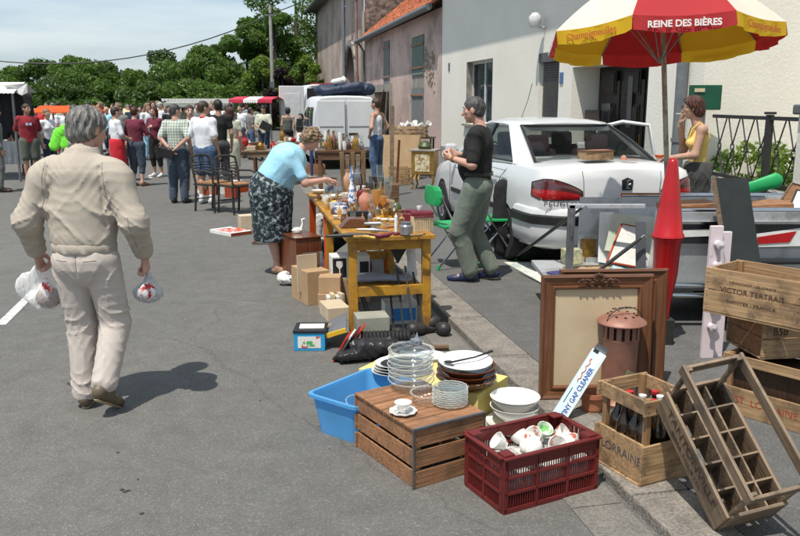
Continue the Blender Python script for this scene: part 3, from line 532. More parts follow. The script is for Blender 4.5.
# 3 woman in blue bending
C_sky=cloth('sky_blue_jersey',(.33,.60,.75),(.29,.55,.70),.05); C_print=mat('dark_floral_print',(.30,.36,.37),(.013,.022,.028),rough=.85,scale=26,lo=.50,hi=.64,detail=3)
bw,BJ=person('stout woman in sky blue top and patterned skirt bending over the yellow table',(G(277,274)[0]-.04,G(277,274)[1]+.05,0),R_(-78),1.60,.013,'ruddy','fairbrown','curly',
 tee(C_sky,sleeve=.75,hem=-.10,loose=.03,fold=.006,belly=True),dict(kind='skirt',m=C_print,len=.10,w=.225,loose=.04,fold=.008),((.45,.28,.17),'tan_sandal'),{'hed':(0,.46,1.50),'nek':(0,.33,1.385),'elL':(-.22,.36,1.03),'wrL':(-.13,.60,1.05),'elR':(.24,.36,1.04),'wrR':(.14,.62,1.07),'knL':(-.09,.0,.49),'knR':(.09,.0,.49),'anL':(-.08,.06,.085),'anR':(.08,.04,.085)},
 lean=R_(31),headpitch=R_(38),fat=1.42,seed=3,female=True,curl=.8,hands={'L':dict(f=(.2,.9,-.25),n=(0,-.2,-1),s=(1,0,0)),'R':dict(f=(-.2,.9,-.25),n=(0,-.2,-1),s=(-1,0,0))})
# 4 woman in yellow
C_yel=cloth('yellow_cotton',(.72,.50,.14),(.66,.45,.12),.05); C_char=cloth('charcoal_cotton',(.06,.062,.06),(.04,.04,.04),.2)
yx=at(690,200,8.75)
yw,YJ=person('woman with short auburn hair in yellow camisole smoking beside the open car door',(yx[0]+.05,8.75,.05),R_(75),1.76,.014,'tan','auburn','bob',
 dict(kind='tank',m=C_yel,loose=.008,hem=-.03,fold=.004),dict(kind='skirt',m=C_char,len=.2,w=.17,fold=.01),((.05,.03,.02),'dark_shoe'),{'elL':(-.20,.05,1.14),'wrL':(-.10,.30,1.10),'elR':(.19,.14,1.17),'wrR':(.05,.20,1.46),'hed':(0,.09,1.625),'nek':(0,.03,1.46)},headyaw=0,headpitch=R_(8),fat=.95,seed=12,female=True,hands={'R':dict(f=(-.2,-.1,.9),n=(0,-1,0),s=(-1,0,.2),curl=.6),'L':dict(f=(0,1,0),n=(0,0,-1),s=(1,0,0),curl=.8)})
for s_ in (-1,1):
    a_=YJ['che']+V3(s_*.075,.105,.035); b_=(YJ['sh'+('R' if s_>0 else 'L')]*.62+YJ['nek']*.38)+V3(0,.005,.050); c_=YJ['che']+V3(s_*.08,-.095,.03)
    m=MB(); m.tube([a_,(a_+b_)/2+V3(0,.022,.012),b_,(b_+c_)/2+V3(0,-.022,.01),c_],.011,7); m.build('strap',C_yel,yw,True)
m=MB(); m.tube([YJ['hed']+V3(.01,.095,-.055),YJ['hed']+V3(.04,.16,-.06)],.004,6); m.build('cigarette',M_china,yw)
m=MB(); c=YJ['hed']
for e in (-1,1): m.tube([(e*.031+.02*math.cos(t),c[1]+.105,c[2]+.012+.015*math.sin(t)) for t in [i*PI/5 for i in range(11)]],.0018,4)
m.build('glasses',M_blackp,yw)
p=inperson(yw,YJ,'wrL',(0,.10,.0)); m=MB(); m.lathe([(0,0),(.04,0),(.055,.03),(.05,.03),(.037,.006),(0,.006)],14); tag(m.build('bowl',M_orange,None,True,loc=p),'small orange dish held low by the woman in yellow','bowl')
# 5..: background people
C_wht=cloth('white_tee_cotton',(.74,.75,.77),(.66,.67,.70),.05); C_jean=cloth('blue_denim',(.075,.13,.23),(.03,.055,.11),.25,scale=14); C_navy=cloth('navy_cloth',(.028,.045,.075),(.02,.03,.05),.1)
C_cream=cloth('cream_shirt',(.55,.55,.44),(.45,.45,.36),.1); C_maroon=cloth('maroon_jersey',(.15,.018,.04),(.11,.013,.03),.08); C_redt=cloth('dark_red_tee',(.24,.012,.022),(.19,.01,.018),.08); C_grnsh=cloth('grey_green_shorts',(.10,.115,.09),(.075,.085,.07),.1)
C_red=cloth('bright_red_cloth',(.55,.015,.025),(.45,.012,.02),.06); C_neon=cloth('neon_green_cloth',(.22,.85,.06),(.17,.7,.05),.05); C_grey=cloth('grey_cloth',(.17,.175,.165),(.12,.125,.12),.1); C_slate=cloth('slate_blue_trousers',(.055,.075,.105),(.04,.055,.08),.1)
def plaid():
    m=mat('checked_shirt',(.55,.60,.52),(.5,.55,.48),rough=.9,scale=5); nt=m.node_tree; N=nt.nodes; L=nt.links.new; b=N['Principled BSDF']; src=b.inputs['Base Color'].links[0].from_socket; tc=N.new('ShaderNodeTexCoord'); sx=N.new('ShaderNodeSeparateXYZ'); L(tc.outputs['Object'],sx.inputs[0]); fac=None
    for ax in (0,2):
        a=N.new('ShaderNodeMath'); a.operation='MULTIPLY'; a.inputs[1].default_value=21; L(sx.outputs[ax],a.inputs[0]); f=N.new('ShaderNodeMath'); f.operation='FRACT'; L(a.outputs[0],f.inputs[0]); g=N.new('ShaderNodeMath'); g.operation='LESS_THAN'; g.inputs[1].default_value=.30; L(f.outputs[0],g.inputs[0])
        if fac is None: fac=g
        else: x=N.new('ShaderNodeMath'); x.operation='ADD'; L(fac.outputs[0],x.inputs[0]); L(g.outputs[0],x.inputs[1]); y=N.new('ShaderNodeMath'); y.operation='MULTIPLY'; y.inputs[1].default_value=.45; L(x.outputs[0],y.inputs[0]); fac=y
    mx=N.new('ShaderNodeMixRGB'); mx.inputs[2].default_value=(.05,.07,.06,1); L(fac.outputs[0],mx.inputs[0]); L(src,mx.inputs[1]); L(mx.outputs[0],b.inputs['Base Color']); return m
def g2(px,py,z=0): p=G(px,py,z); return (p[0],p[1],z)
tank,TKJ=person('young man in white vest and blue jeans, hand on hip, beside the small van',g2(377,184,.05),R_(62),1.78,.02,'tan','brown','short',dict(kind='tank',m=C_wht,loose=.014,hem=-.06),dict(kind='trousers',m=C_jean,loose=.02),((.25,.14,.07),'tan_shoe'),{'elL':(-.32,-.06,1.16),'wrL':(-.17,.07,1.0),'elR':(.30,-.10,1.16),'wrR':(.17,.05,1.0)},fat=.95,seed=21)
person('seller in cream short-sleeved shirt looking down behind the far trestle table',g2(265,161),R_(176),1.66,.022,'tan','black','short',dict(kind='shirt',m=C_cream,sleeve=.8,loose=.022,hem=-.08),dict(kind='trousers',m=C_navy),((.03,.03,.03),'shoe'),{'elL':(-.24,.05,1.12),'wrL':(-.06,.24,1.10),'elR':(.24,.05,1.12),'wrR':(.08,.24,1.06)},fat=1.12,seed=22,headpitch=R_(22))
p=g2(265,161); m=MB(); m.box(0,0,0,.34,.05,.24,0,rz=.2,ry=.5); tag(m.build('laptop_case',M_blackp,None,bevel=.01,loc=(p[0]+.12,p[1]-.36,1.04)),'black folder held open by the seller in cream shirt','folder')
person('dark-haired person in grey green sleeveless top seen from behind near the far van',g2(289,157),R_(10),1.58,.024,'tan','black','bob',dict(kind='tank',m=C_grnsh,loose=.02,hem=-.08),dict(kind='trousers',m=C_blk),((.03,.03,.03),'shoe'),None,seed=23)
person('woman with black hair and dark cardigan over white dress by the open van',g2(302,162),R_(150),1.42,.024,'tan','black','long',tee(C_blk,sleeve=.9,hem=.05),dict(kind='skirt',m=C_wht,w=.2),((.03,.03,.03),'shoe'),None,seed=24,female=True)
plaidm,PJ=person('grey-haired man in checked shirt holding a black pouch behind his back',g2(180,203),R_(-6),1.72,.018,'ruddy','darkgrey','short',dict(kind='shirt',m=plaid(),sleeve=.85,loose=.024,hem=-.05),dict(kind='trousers',m=C_slate,loose=.026),((.02,.02,.02),'shoe'),back,headyaw=R_(-40),fat=1.05,seed=25)
p=inperson(plaidm,PJ,'wrL',(-.04,-.05,-.06)); m=MB(); m.box(0,0,0,.24,.09,.15,0); m.tube([(.06,0,.07),(0,-.0,.11),(-.06,0,.07)],.012,6); tag(m.build('pouch',M_blackp,None,bevel=.02,loc=p,rot=(.1,.3,.1)),'black leather pouch held behind the back of the man in checked shirt','bag')
wt,WJ=person('man in white t-shirt and denim shorts seen from behind',g2(208,204),R_(-22),1.77,.018,'tan','brown','short',tee(C_wht,sleeve=.8,loose=.034,hem=-.10,collar=C_red),dict(kind='shorts',m=C_jean,loose=.035),((.5,.5,.5),'white_trainer'),{'elL':(-.30,-.05,1.12),'wrL':(-.30,.03,.88)},fat=1.12,headyaw=R_(-35),seed=26,socks=C_wht)
person('dark-haired man in black shirt turned towards the man in white t-shirt',g2(222,194),R_(25),1.80,.022,'tan','black','short',tee(C_blk),dict(kind='trousers',m=C_char),((.03,.03,.03),'shoe'),None,seed=27)
person('woman with auburn hair in cream dress and straw bag beside the dark cane chairs',g2(233,188),R_(20),1.66,.022,'fair','auburn','long',tee(C_cream,sleeve=.5,hem=-.1),dict(kind='skirt',m=C_cream,w=.2),((.4,.25,.15),'tan_shoe'),None,seed=28,female=True)
person('brown-haired person in white top standing beyond the man in checked shirt',g2(194,196),R_(-160),1.70,.022,'fair','brown','short',tee(C_wht,sleeve=.6),dict(kind='shorts',m=C_grnsh),((.5,.5,.5),'white_trainer'),None,seed=29)
person('woman in maroon top and dark cropped trousers seen from behind',g2(139,186),R_(-12),1.66,.02,'fair','auburn','short',tee(C_maroon,sleeve=.9,loose=.02,hem=-.04),dict(kind='capri',m=C_slate,loose=.02),((.30,.15,.08),'brown_sandal'),{'elR':(.26,.06,1.14),'wrR':(.16,.24,1.12)},fat=1.14,seed=30,female=True)
person('woman in plum blouse with black cropped trousers and white shoes facing the camera',g2(158,177),R_(160),1.64,.022,'tan','auburn','long',tee(C_maroon,sleeve=.6,loose=.018,hem=-.05),dict(kind='capri',m=C_blk,loose=.016),((.7,.7,.7),'white_shoe'),{'elR':(.24,.08,1.16),'wrR':(.02,.22,1.25)},fat=1.02,seed=31,female=True)
person('man with short fair hair and pale shirt behind the woman in maroon top',g2(124,181),R_(150),1.74,.024,'ruddy','fairbrown','short',tee(C_grey,sleeve=.8),dict(kind='trousers',m=C_slate),((.03,.03,.03),'shoe'),None,seed=32)
person('woman in white black-edged t-shirt and bright red skirt in profile',g2(120,187),R_(-50),1.66,.022,'fair','brown','short',tee(C_wht,sleeve=.9,hem=-.02),dict(kind='skirt',m=C_red,len=.12,w=.19),((.2,.1,.05),'brown_sandal'),{'elR':(.23,.04,1.14),'wrR':(.16,.22,1.05)},fat=1.08,seed=33,female=True)
rs,RJ=person('man in dark red t-shirt and grey green shorts strolling with hands behind his back',g2(33,182),R_(-150),1.72,.019,'tan','brown','short',tee(C_redt,sleeve=.85,loose=.042,hem=-.07),dict(kind='shorts',m=C_grnsh,loose=.035),((.25,.16,.1),'tan_shoe'),back,headyaw=R_(35),fat=1.1,seed=34)
m=MB(); c=RJ['che']; m.box(.03,c[1]+.165,c[2]+.01,.05,.006,.055,0); m.box(-.04,c[1]+.165,c[2]+.01,.05,.006,.055,0); m.build('badge',mat('pale_blue_badge',(.5,.6,.75),rough=.5),rs)
person('person in white and blue top walking with the man in dark red t-shirt',g2(52,178),R_(-120),1.60,.024,'fair','fairbrown','short',tee(C_wht,sleeve=.9,hem=-.15),dict(kind='trousers',m=C_navy),((.03,.03,.03),'shoe'),None,seed=35,female=True)
gm,GJ=person('grey-haired person in pale striped shirt carrying a neon green jacket',g2(80,186),R_(-25),1.70,.02,'tan','darkgrey','short',dict(kind='shirt',m=cloth('pale_striped_shirt',(.60,.57,.52),(.42,.38,.36),.1,scale=30),sleeve=.8,loose=.03),dict(kind='trousers',m=C_grey),((.03,.03,.03),'shoe'),{'elL':(-.32,.02,1.15),'wrL':(-.22,.2,1.1)},fat=1.15,seed=36)
p=inperson(gm,GJ,'shL',(-.12,-.04,-.16)); t=sobj([sdf([('c',(-.12,0,-.12),(.24,-.05,.12),.12,.09,((0,1,0),2.2)),('c',(-.10,0,-.1),(-.22,0,-.36),.13,.12,((0,1,0),2.4)),('c',(.05,0,-.05),(.02,0,-.34),.10,.12,((0,1,0),2.4))],.012,.015,disp=folds(.016,8,30,34))],'jacket',C_neon); t.location=p; tag(t,'neon green jacket slung over the arm of the grey-haired person','jacket')
person('person in long grey coat at the left edge beside the black clothes',g2(2,192),R_(-60),1.68,.024,'tan','darkgrey','short',tee(C_grey,sleeve=2,hem=-.2,loose=.03),dict(kind='trousers',m=C_grey),((.06,.04,.03),'dark_shoe'),None,seed=37)
farp=[(58,160,'white blouse','brown','short',C_wht,C_red),(68,158,'white shirt and striped scarf','black','bob',C_wht,C_navy),(45,156,'red jumper','brown','long',C_red,C_char),(98,158,'black shirt','black','short',C_blk,C_grey),(110,156,'blue shirt','white','bald',C_sky,C_navy),(150,160,'white summer top','fairbrown','long',C_wht,C_sky),(163,158,'pale cap and white shirt','white','short',C_wht,C_grey),(172,160,'black vest','black','short',C_blk,C_jean),(242,158,'white hooded top','black','short',C_wht,C_navy),(252,160,'grey striped shirt','brown','short',C_grey,C_jean),(88,154,'cream blouse','fairbrown','bob',C_cream,C_maroon),(148,154,'dark red dress','black','long',C_redt,C_redt),(62,150,'striped white top','brown','short',C_cream,C_wht),(104,152,'pink top','fairbrown','long',C_red,C_wht),(116,150,'white polo','black','short',C_wht,C_grey),(134,152,'navy top','brown','short',C_navy,C_jean),(155,151,'white tunic','auburn','long',C_wht,C_wht),(168,152,'sky blue shirt','grey','short',C_sky,C_grey),(178,156,'cream shirt','brown','short',C_cream,C_navy),(200,158,'grey vest','black','short',C_grey,C_blk),(216,160,'white vest','fairbrown','bob',C_wht,C_jean),(232,158,'dark green top','black','short',C_grnsh,C_char)]
xtra=[(22,150,C_wht,'black'),(30,148,C_sky,'brown'),(50,149,C_wht,'fairbrown'),(56,146,C_cream,'grey'),(72,148,C_grey,'brown'),(92,147,C_redt,'black'),(100,145,C_wht,'white'),(108,146,C_navy,'brown'),(122,148,C_cream,'auburn'),(130,146,C_wht,'grey'),(143,148,C_grey,'black'),(151,146,C_redt,'brown'),(160,148,C_wht,'fairbrown'),(174,148,C_wht,'black'),(186,149,C_cream,'brown'),(206,150,C_navy,'auburn'),(226,151,C_wht,'grey'),(246,152,C_blk,'brown')]
for i,(px,py,a,hr) in enumerate(xtra):
    person('tiny figure in the densest part of the crowd at the end of the street',g2(px,py),R_(rnd.uniform(0,360)),rnd.uniform(1.6,1.8),.036,'fair',hr,'short' if i%2 else 'bob',tee(a,sleeve=.7,loose=rnd.uniform(.01,.03)),dict(kind='trousers',m=[C_navy,C_grey,C_jean][i%3]),((.05,.04,.04),'shoe'),dict(elL=(-.26,rnd.uniform(-.05,.12),1.15),wrL=(-.15,rnd.uniform(.1,.3),rnd.uniform(.95,1.3))) if i%2 else None,group='tiny figures at the end of the street',seed=150+i,fat=rnd.uniform(.9,1.2))
for i,(px,py,lb,hr,hs,a,b_) in enumerate(farp):
    where=['to the left of the neon green jacket','under the orange canopy','behind the man in dark red t-shirt','beyond the woman in red skirt','just left of the fair-haired man','beyond the woman in plum blouse','left of the checked shirt','just behind the checked shirt','under the pink striped awning','at the right of the pink striped awning','far behind the walking elderly man','far beyond the maroon tops','nearest the orange canopy at its right','just behind the red skirt','behind the pale shirt of the fair-haired man','between the two maroon tops','among the far white canopies','right behind the plum blouse','beyond the checked shirt at its left','between checked shirt and white t-shirt','behind the shoulder of the white t-shirt man','left of the striped awning pole'][i]
    person('distant person in %s %s'%(lb,where),g2(px,py),R_(rnd.uniform(120,240) if i%3 else rnd.uniform(-60,60)),rnd.uniform(1.58,1.78),.032,rnd.choice(['tan','fair','ruddy']),hr,hs,tee(a,sleeve=.7),dict(kind='trousers' if i%2 else 'capri',m=b_),((.05,.04,.04),'shoe'),None,group='people in the far crowd',seed=50+i)
# ---------------- ground ----------------
def sheet(name,pts,m,z,kind='structure'):
    b=MB(); b.add([(x,y,z) for x,y in pts],[tuple(range(len(pts)))]); o=b.build(name,m); return tag(o,kind=kind)
def SS(l,a): return S(l,a)[:2]
YR=SA
sheet('road',[(-300,-30),(300,-30),(300,500),(-300,500)],M_asph,0)
b=MB(); a=-6.0
while a<90:
    for l in (1.40,):
        w_=.24; b.add([S(l,a+.002,.004),S(l+w_,a+.002,.004),S(l+w_,a+.998,.004),S(l,a+.998,.004)],[(0,1,2,3)])
    a+=1.0
tag(b.build('gutter_slabs',M_gutter),kind='structure')
b=MB(); a=-6.03
M=Matrix.Rotation(YR,4,'Z')
while a<90: b.box(1.808,a+.5,.012,.284,.988,.088,0,M); a+=1.0
tag(b.build('kerb',M_kerb,bevel=.012),kind='structure')
b=MB(); M_walk0=M_walk
b.add([S(1.956,-8,.05),S(6.6,-8,.05),S(6.6,90,.05),S(1.956,90,.05)],[(0,1,2,3)]); b.add([S(1.956,-8,-.02),S(1.956,90,-.02),S(1.956,90,.05),S(1.956,-8,.05)],[(0,1,2,3)])
tag(b.build('pavement',M_walk),kind='structure')
b=MB()
for a0 in (6.7,13.0,19.5,26): b.add([S(-1.90,a0,.004),S(-1.815,a0,.004),S(-1.815,a0+1.25,.004),S(-1.90,a0+1.25,.004)],[(0,1,2,3)])
tag(b.build('road_markings',M_paint),kind='structure')
b=MB()
for i in range(30):
    l=rnd.uniform(1.45,2.3) if i%2 else rnd.uniform(-1.5,2.6); a=rnd.uniform(2.6,9); z=.012 if l<1.65 else .062; r=rnd.uniform(.003,.006); p=S(l,a,z)
    b.lathe([(0,-r*.5),(r,-r*.2),(r*.8,r*.4),(0,r*.6)],5,0,Matrix.Translation(p)@Matrix.Rotation(i,4,'Z'))
tag(b.build('loose_grit',M_kerb),kind='stuff',label='scattered grit and crumbs on the asphalt and kerb',cat='grit')
b=MB()
for (px,py,r) in ((122,489,.010),(125,491,.013),(129,490,.008),(118,452,.007),(142,513,.009),(138,479,.006),(260,400,.006)):
    q=G(px,py,.0045); b.add([(q[0]+r*(1+.35*math.sin(3*t+px))*math.cos(t),q[1]+r*(1+.3*math.cos(2*t+py))*math.sin(t),.0045) for t in [2*PI*i/14 for i in range(14)]],[tuple(range(14))])
tag(b.build('oil_spots',mat('oil_spot',(.05,.048,.045),rough=.8)),kind='structure')
# ---------------- buildings ----------------
WL=6.58     # facade line of the street
def wallM(lat=WL,al=0,z=0): # local frame: x along the street (away), y into the building, z up
    return Matrix.Translation(S(lat,al,z))@Matrix(((-SN,CA,0,0),(CA,SN,0,0),(0,0,1,0),(0,0,0,1)))
def wall_openings(b,x0,x1,z0,z1,ops,depth=.28,mi=0,mir=0):
    """front skin with rectangular holes + reveals; local x,z; front at y=0"""
    xs=sorted(set([x0,x1]+[o[0] for o in ops]+[o[1] for o in ops])); zs=sorted(set([z0,z1]+[o[2] for o in ops]+[o[3] for o in ops]))
    for i in range(len(xs)-1):
        for j in range(len(zs)-1):
            cx,cz=(xs[i]+xs[i+1])/2,(zs[j]+zs[j+1])/2
            if any(o[0]<cx<o[1] and o[2]<cz<o[3] for o in ops): continue
            b.add([(xs[i],0,zs[j]),(xs[i+1],0,zs[j]),(xs[i+1],0,zs[j+1]),(xs[i],0,zs[j+1])],[(0,1,2,3)],mi)
    for o in ops:
        d=o[4] if len(o)>4 else depth
        A=[(o[0],o[2]),(o[1],o[2]),(o[1],o[3]),(o[0],o[3])]
        for k in range(4):
            p,q=A[k],A[(k+1)%4]; b.add([(p[0],0,p[1]),(q[0],0,q[1]),(q[0],d,q[1]),(p[0],d,p[1])],[(0,1,2,3)],mir)
def build_at(b,name,m,par,**k): return b.build(name,m,par,**k)
# white house: local x from far corner (al 24.9) to near; use x = al, origin at al=0
X0,X1=10.45,24.9
def wx(px,l=WL):   # along-street coordinate where pixel column px meets the facade
    u=(px-400)/FPX/ (math.cos(TH)+0.2*math.sin(TH)); u=(px-400)/FPX; # ray x/y at horizon
    ry=ray(px,102); u=ry[0]/ry[1]; return (l*CA-u*l*SN)/(u*CA+SN)
house=root('white_house','cream roughcast house with recessed dark front door and roller shutter','house',S(WL,0,0),(0,0,0))
house.matrix_world=wallM(); 
def ztop(px,py,l=WL):
    a=wx(px,l); Y=S(l,a)[1]; return at(px,py,Y)[2]
dw0,dw1=wx(647),wx(571); rw0,rw1=wx(558),wx(538); ww0,ww1=wx(492),wx(466)
zd=ztop(615,63); zs1,zs0=ztop(548,52),1.0; zw1=ztop(480,60); zw0=1.15
b=MB(); ops=[(dw0,dw1,.0,zd,.60),(rw0,rw1,zs0,zs1,.14),(ww0,ww1,zw0,zw1,.26),(ww0,ww1,4.55,6.0,.26),(rw0,rw1,4.55,6.0,.26),(dw0+.3,dw0+1.4,4.55,6.0,.26)]
wall_openings(b,X0,X1,0,6.45,ops)
b.add([(X0,0,0),(X0,9,0),(X0,9,6.45),(X0,0,6.45)],[(0,1,2,3)]); b.add([(X1,0,0),(X1,9,0),(X1,9,6.45),(X1,0,6.45)],[(0,1,2,3)])
b.add([(X0,9,0),(X1,9,0),(X1,9,6.45),(X0,9,6.45)],[(0,1,2,3)])
build_at(b,'wall',M_stucco,house)
b=MB(); b.box((X0+X1)/2,-.46+.0,6.50,X1-X0+.4,.94,.08); b.add([(X0-.2,-.95,6.56),(X1+.2,-.95,6.56),(X1+.2,4.5,9.4),(X0-.2,4.5,9.4)],[(0,1,2,3)]); b.add([(X0-.2,9.9,6.56),(X1+.2,9.9,6.56),(X1+.2,4.5,9.4),(X0-.2,4.5,9.4)],[(0,1,2,3)])
build_at(b,'roof',M_slate,house)
b=MB(); b.box((X0+X1)/2,-.012,.22,X1-X0,.02,.34); b2=MB()
for (a0,a1) in ((X0,dw0-.01),(dw1+.01,X1)): b2.box((a0+a1)/2,-.012,.22,a1-a0,.02,.34)
build_at(b2,'plinth',M_plinth,house)
def window(par,x0,x1,z0,z1,y=.2,cur=True,shutter=None):
    f=MB(); t=.07
    f.box((x0+x1)/2,y,z0+t/2,x1-x0,.06,t); f.box((x0+x1)/2,y,z1-t/2,x1-x0,.06,t)
    for x in (x0+t/2,x1-t/2,(x0+x1)/2): f.box(x,y,(z0+z1)/2,t,.058,z1-z0-2*t-.002)
    w_=f.build('window',mat('window_frame_white',(.62,.62,.60),rough=.5),par,bevel=.006)
    g=MB(); g.add([(x0+.03,y+.005,z0+.03),(x1-.03,y+.005,z0+.03),(x1-.03,y+.005,z1-.03),(x0+.03,y+.005,z1-.03)],[(0,1,2,3)]); g.build('pane',M_carglass,w_)
    if cur:
        c=MB(); n=22
        for k in range(n):
            u0,u1=k/n,(k+1)/n; X=lambda u:x0+.05+(x1-x0-.1)*u; Yy=lambda u:y+.12+.03*math.sin(u*44)
            c.add([(X(u0),Yy(u0),z0),(X(u1),Yy(u1),z0),(X(u1),Yy(u1),z1),(X(u0),Yy(u0),z1)],[(0,1,2,3)])
        c.build('curtain',mat('net_curtain',(.35,.42,.46),(.22,.28,.32),rough=.9,scale=12,alpha=.85),w_)
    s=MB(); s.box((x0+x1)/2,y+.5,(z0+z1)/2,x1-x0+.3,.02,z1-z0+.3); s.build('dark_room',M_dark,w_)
    return w_
w1=window(house,ww0,ww1,zw0,zw1); window(house,ww0,ww1,4.55,6.0); window(house,rw0,rw1,4.55,6.0); window(house,dw0+.3,dw0+1.4,4.55,6.0)
b=MB(); b.box(ww1-.015,.10,(zw0+zw1)/2,.022,.20,zw1-zw0-.02); b.box((ww0+ww1)/2,-.03,zw0-.03,ww1-ww0+.2,.12,.055); build_at(b,'window_sill',M_limestone,house)
b=MB(); h=.05; z=zs0
while z<zs1-.18: b.box((rw0+rw1)/2,.10,z+h/2,rw1-rw0-.05,.014,h*.82,rx=.25); z+=h
b.box((rw0+rw1)/2,.06,zs1-.10,rw1-rw0-.01,.16,.19); build_at(b,'roller_shutter',mat('shutter_grey',(.115,.11,.105),(.09,.088,.085),rough=.6),house)
# door set back in the recess
dr_y=.50; dm=M_darkw; dh=zd-.32
b=MB(); b.box((dw0+dw1)/2,dr_y+.10,zd/2,dw1-dw0-.004,.04,zd-.01); build_at(b,'door_surround',mat('black_paint',(.02,.02,.02),rough=.5),house)
mid=(dw0+dw1)/2; dwd=(dw1-dw0-.2)/3; M_dw=mat('dark_door_wood',(.034,.024,.018),(.018,.013,.010),rough=.55,scale=12)
for i in range(3):
    a0=dw0+.1+dwd*i+.03; a1=a0+dwd-.06; b=MB(); b.box((a0+a1)/2,dr_y+.04,dh/2+.05,a1-a0,.05,dh)
    for (z0,z1) in ((.2,.85),(.95,1.75),(1.85,2.35)):
        for t_ in (.0,.08): b.box((a0+a1)/2,dr_y+.012-t_*.25,(z0+z1)/2,(a1-a0)*.70-t_,.03,(z1-z0)*.9-t_)
    door=build_at(b,'door',M_dw,house,bevel=.008)
    b=MB(); b.box((a0+a1)/2,dr_y-.028,1.45 if i!=1 else 1.75,(a1-a0)*(.42 if i!=1 else .2),.01,.55 if i!=1 else .9); b.build('door_pane',mat('door_glass',(.10,.10,.10),rough=.25),door)
b=MB(); b.tube([(mid-.45,dr_y-.04,1.0),(mid-.45,dr_y-.04,1.2)],.014,8); b.build('door_handle',M_gilt,door)
b=MB(); b.box(dw1-.42,.28,.85,.62,.06,1.5); build_at(b,'letter_box_panel',mat('brown_panel',(.035,.022,.018),rough=.5),house,bevel=.01)
b=MB(); b.box((dw0+dw1)/2,.1,.06,dw1-dw0-.01,.8,.12); build_at(b,'doorstep',M_limestone,house)
# lamp, number plates, drain pipe, sign
lx=wx(543); lz=ztop(543,25); b=MB(); b.tube([(lx,0,lz-.05),(lx,-.16,lz-.05),(lx,-.2,lz-.02)],.022,8); b.lathe([(0,-.15),(.09,-.14),(.13,-.03),(.13,.08),(.06,.16),(0,.17)],14,0,Matrix.Translation((lx,-.24,lz+.08))); tg=build_at(b,'wall_lamp',mat('lamp_white',(.6,.6,.6),rough=.3),house,smooth=True)
for nm,px,py,w_,h_,m_ in (('number_plate',561,78,.16,.22,mat('blue_enamel',(.08,.16,.34),rough=.3)),('small_vent',449,67,.14,.24,M_slate)):
    a=wx(px); z=ztop(px,py); b=MB(); b.box(a,-.012,z,w_,.02,h_); build_at(b,nm,m_,house,bevel=.004)
a=wx(686); b=MB(); b.tube([(a,-.09,.35),(a,-.09,6.4)],.085,12); 
for z in (1.2,2.6,4.2,5.6): b.lathe([(.095,-.03),(.10,-.03),(.10,.03),(.095,.03)],12,0,Matrix.Translation((a,-.09,z)))
b.tube([(a,-.09,.36),(a,-.2,.1)],.085,12); build_at(b,'drain_pipe',mat('grey_zinc',(.17,.185,.19),(.12,.13,.14),rough=.5),house,smooth=True)
# garden side: set-back wing with plain lit wall
wing=root('house_wing','plain cream side wing set back behind the black iron fence','house wing'); wing.matrix_world=wallM(WL+1.9)
b=MB(); wall_openings(b,-3,X0+.4,0,6.4,[]); 
b.add([(-3,0,0),(-3,7,0),(-3,7,6.4),(-3,0,6.4)],[(0,1,2,3)]); b.add([(-3,0,6.4),(X0,0,6.4),(X0,7,6.4),(-3,7,6.4)],[(0,1,2,3)]); build_at(b,'wall',M_stucco,wing)
b=MB(); b.box(3.6,.3,6.5,14,1.3,.12); build_at(b,'eaves',M_slate,wing)
for px in (717,735):
    a=wx(px,WL+1.9); b=MB(); b.box(a,-.004,3.2,.012,.006,5.8); build_at(b,'wall_joint',mat('joint_grey',(.42,.41,.38),rough=.9),wing)
# green electricity box sign on post
sg=root('green_notice_board','dark green blank panel on a grey post behind the black iron fence','notice board',(0,0,0))
p0=at(688,110,11.35); p1=at(722,85,11.35)
b=MB(); b.box((p0[0]+p1[0])/2,11.35,(p0[2]+p1[2])/2,p1[0]-p0[0],.05,p1[2]-p0[2]); b.build('panel',mat('dark_green_paint',(.008,.085,.045),(.006,.07,.035),rough=.35),sg,bevel=.01)
b=MB(); b.box((p0[0]+p1[0])/2,11.40,p0[2]/2+.1,.07,.05,p0[2]+.2); b.build('post',M_steel,sg)
b=MB(); b.box(p0[0]+.13,11.315,p1[2]-.07,.14,.012,.05); b.build('sticker',M_cream,sg)
# pink cottage
pk=root('pink_cottage','low pink rendered cottage with orange tiled roof and faded green shutters','cottage'); pk.matrix_world=wallM()
P0,P1=24.93,39.4; EZ=4.62
def px_z(px,py): return ztop(px,py)
g0,g1=wx(424),wx(412); n0,n1=wx(390),wx(384); d0,d1=wx(391),wx(376)
b=MB(); wall_openings(b,P0,P1,0,EZ,[(g0,g1,.6,px_z(418,36),.12),(n0,n1,px_z(387,84),px_z(387,41),.12),(d0,d1,0,px_z(383,92),.3)])
b.add([(P0,0,EZ),(P0,8,EZ),(P0,4,EZ+3.2)],[(0,1,2)]); b.add([(P1,0,0),(P1,8,0),(P1,8,EZ),(P1,0,EZ)],[(0,1,2,3)])
build_at(b,'wall',M_pink,pk)
b=MB(); n=58; rows=20
for i in range(n):
    x=P0+.1+(P1-P0-.2)*i/n; wd=(P1-P0-.2)/n
    for j in range(rows):
        y0=-.35+4.4*j/rows; zz=EZ+.06+(y0+.35)*.80+rnd.uniform(-.012,.012); dx=rnd.uniform(-.01,.01)
        A=[];s_=4.4/rows*1.12
        for k_ in range(4):
            t=PI*k_/3; A.append((x+dx+wd*.5-wd*.5*math.cos(t),zz+.06*math.sin(t)))
        b.add([(p[0],y0,p[1]) for p in A]+[(p[0],y0+s_,p[1]+s_*.80-.035) for p in A],[(k_,k_+1,5+k_,4+k_) for k_ in range(3)])
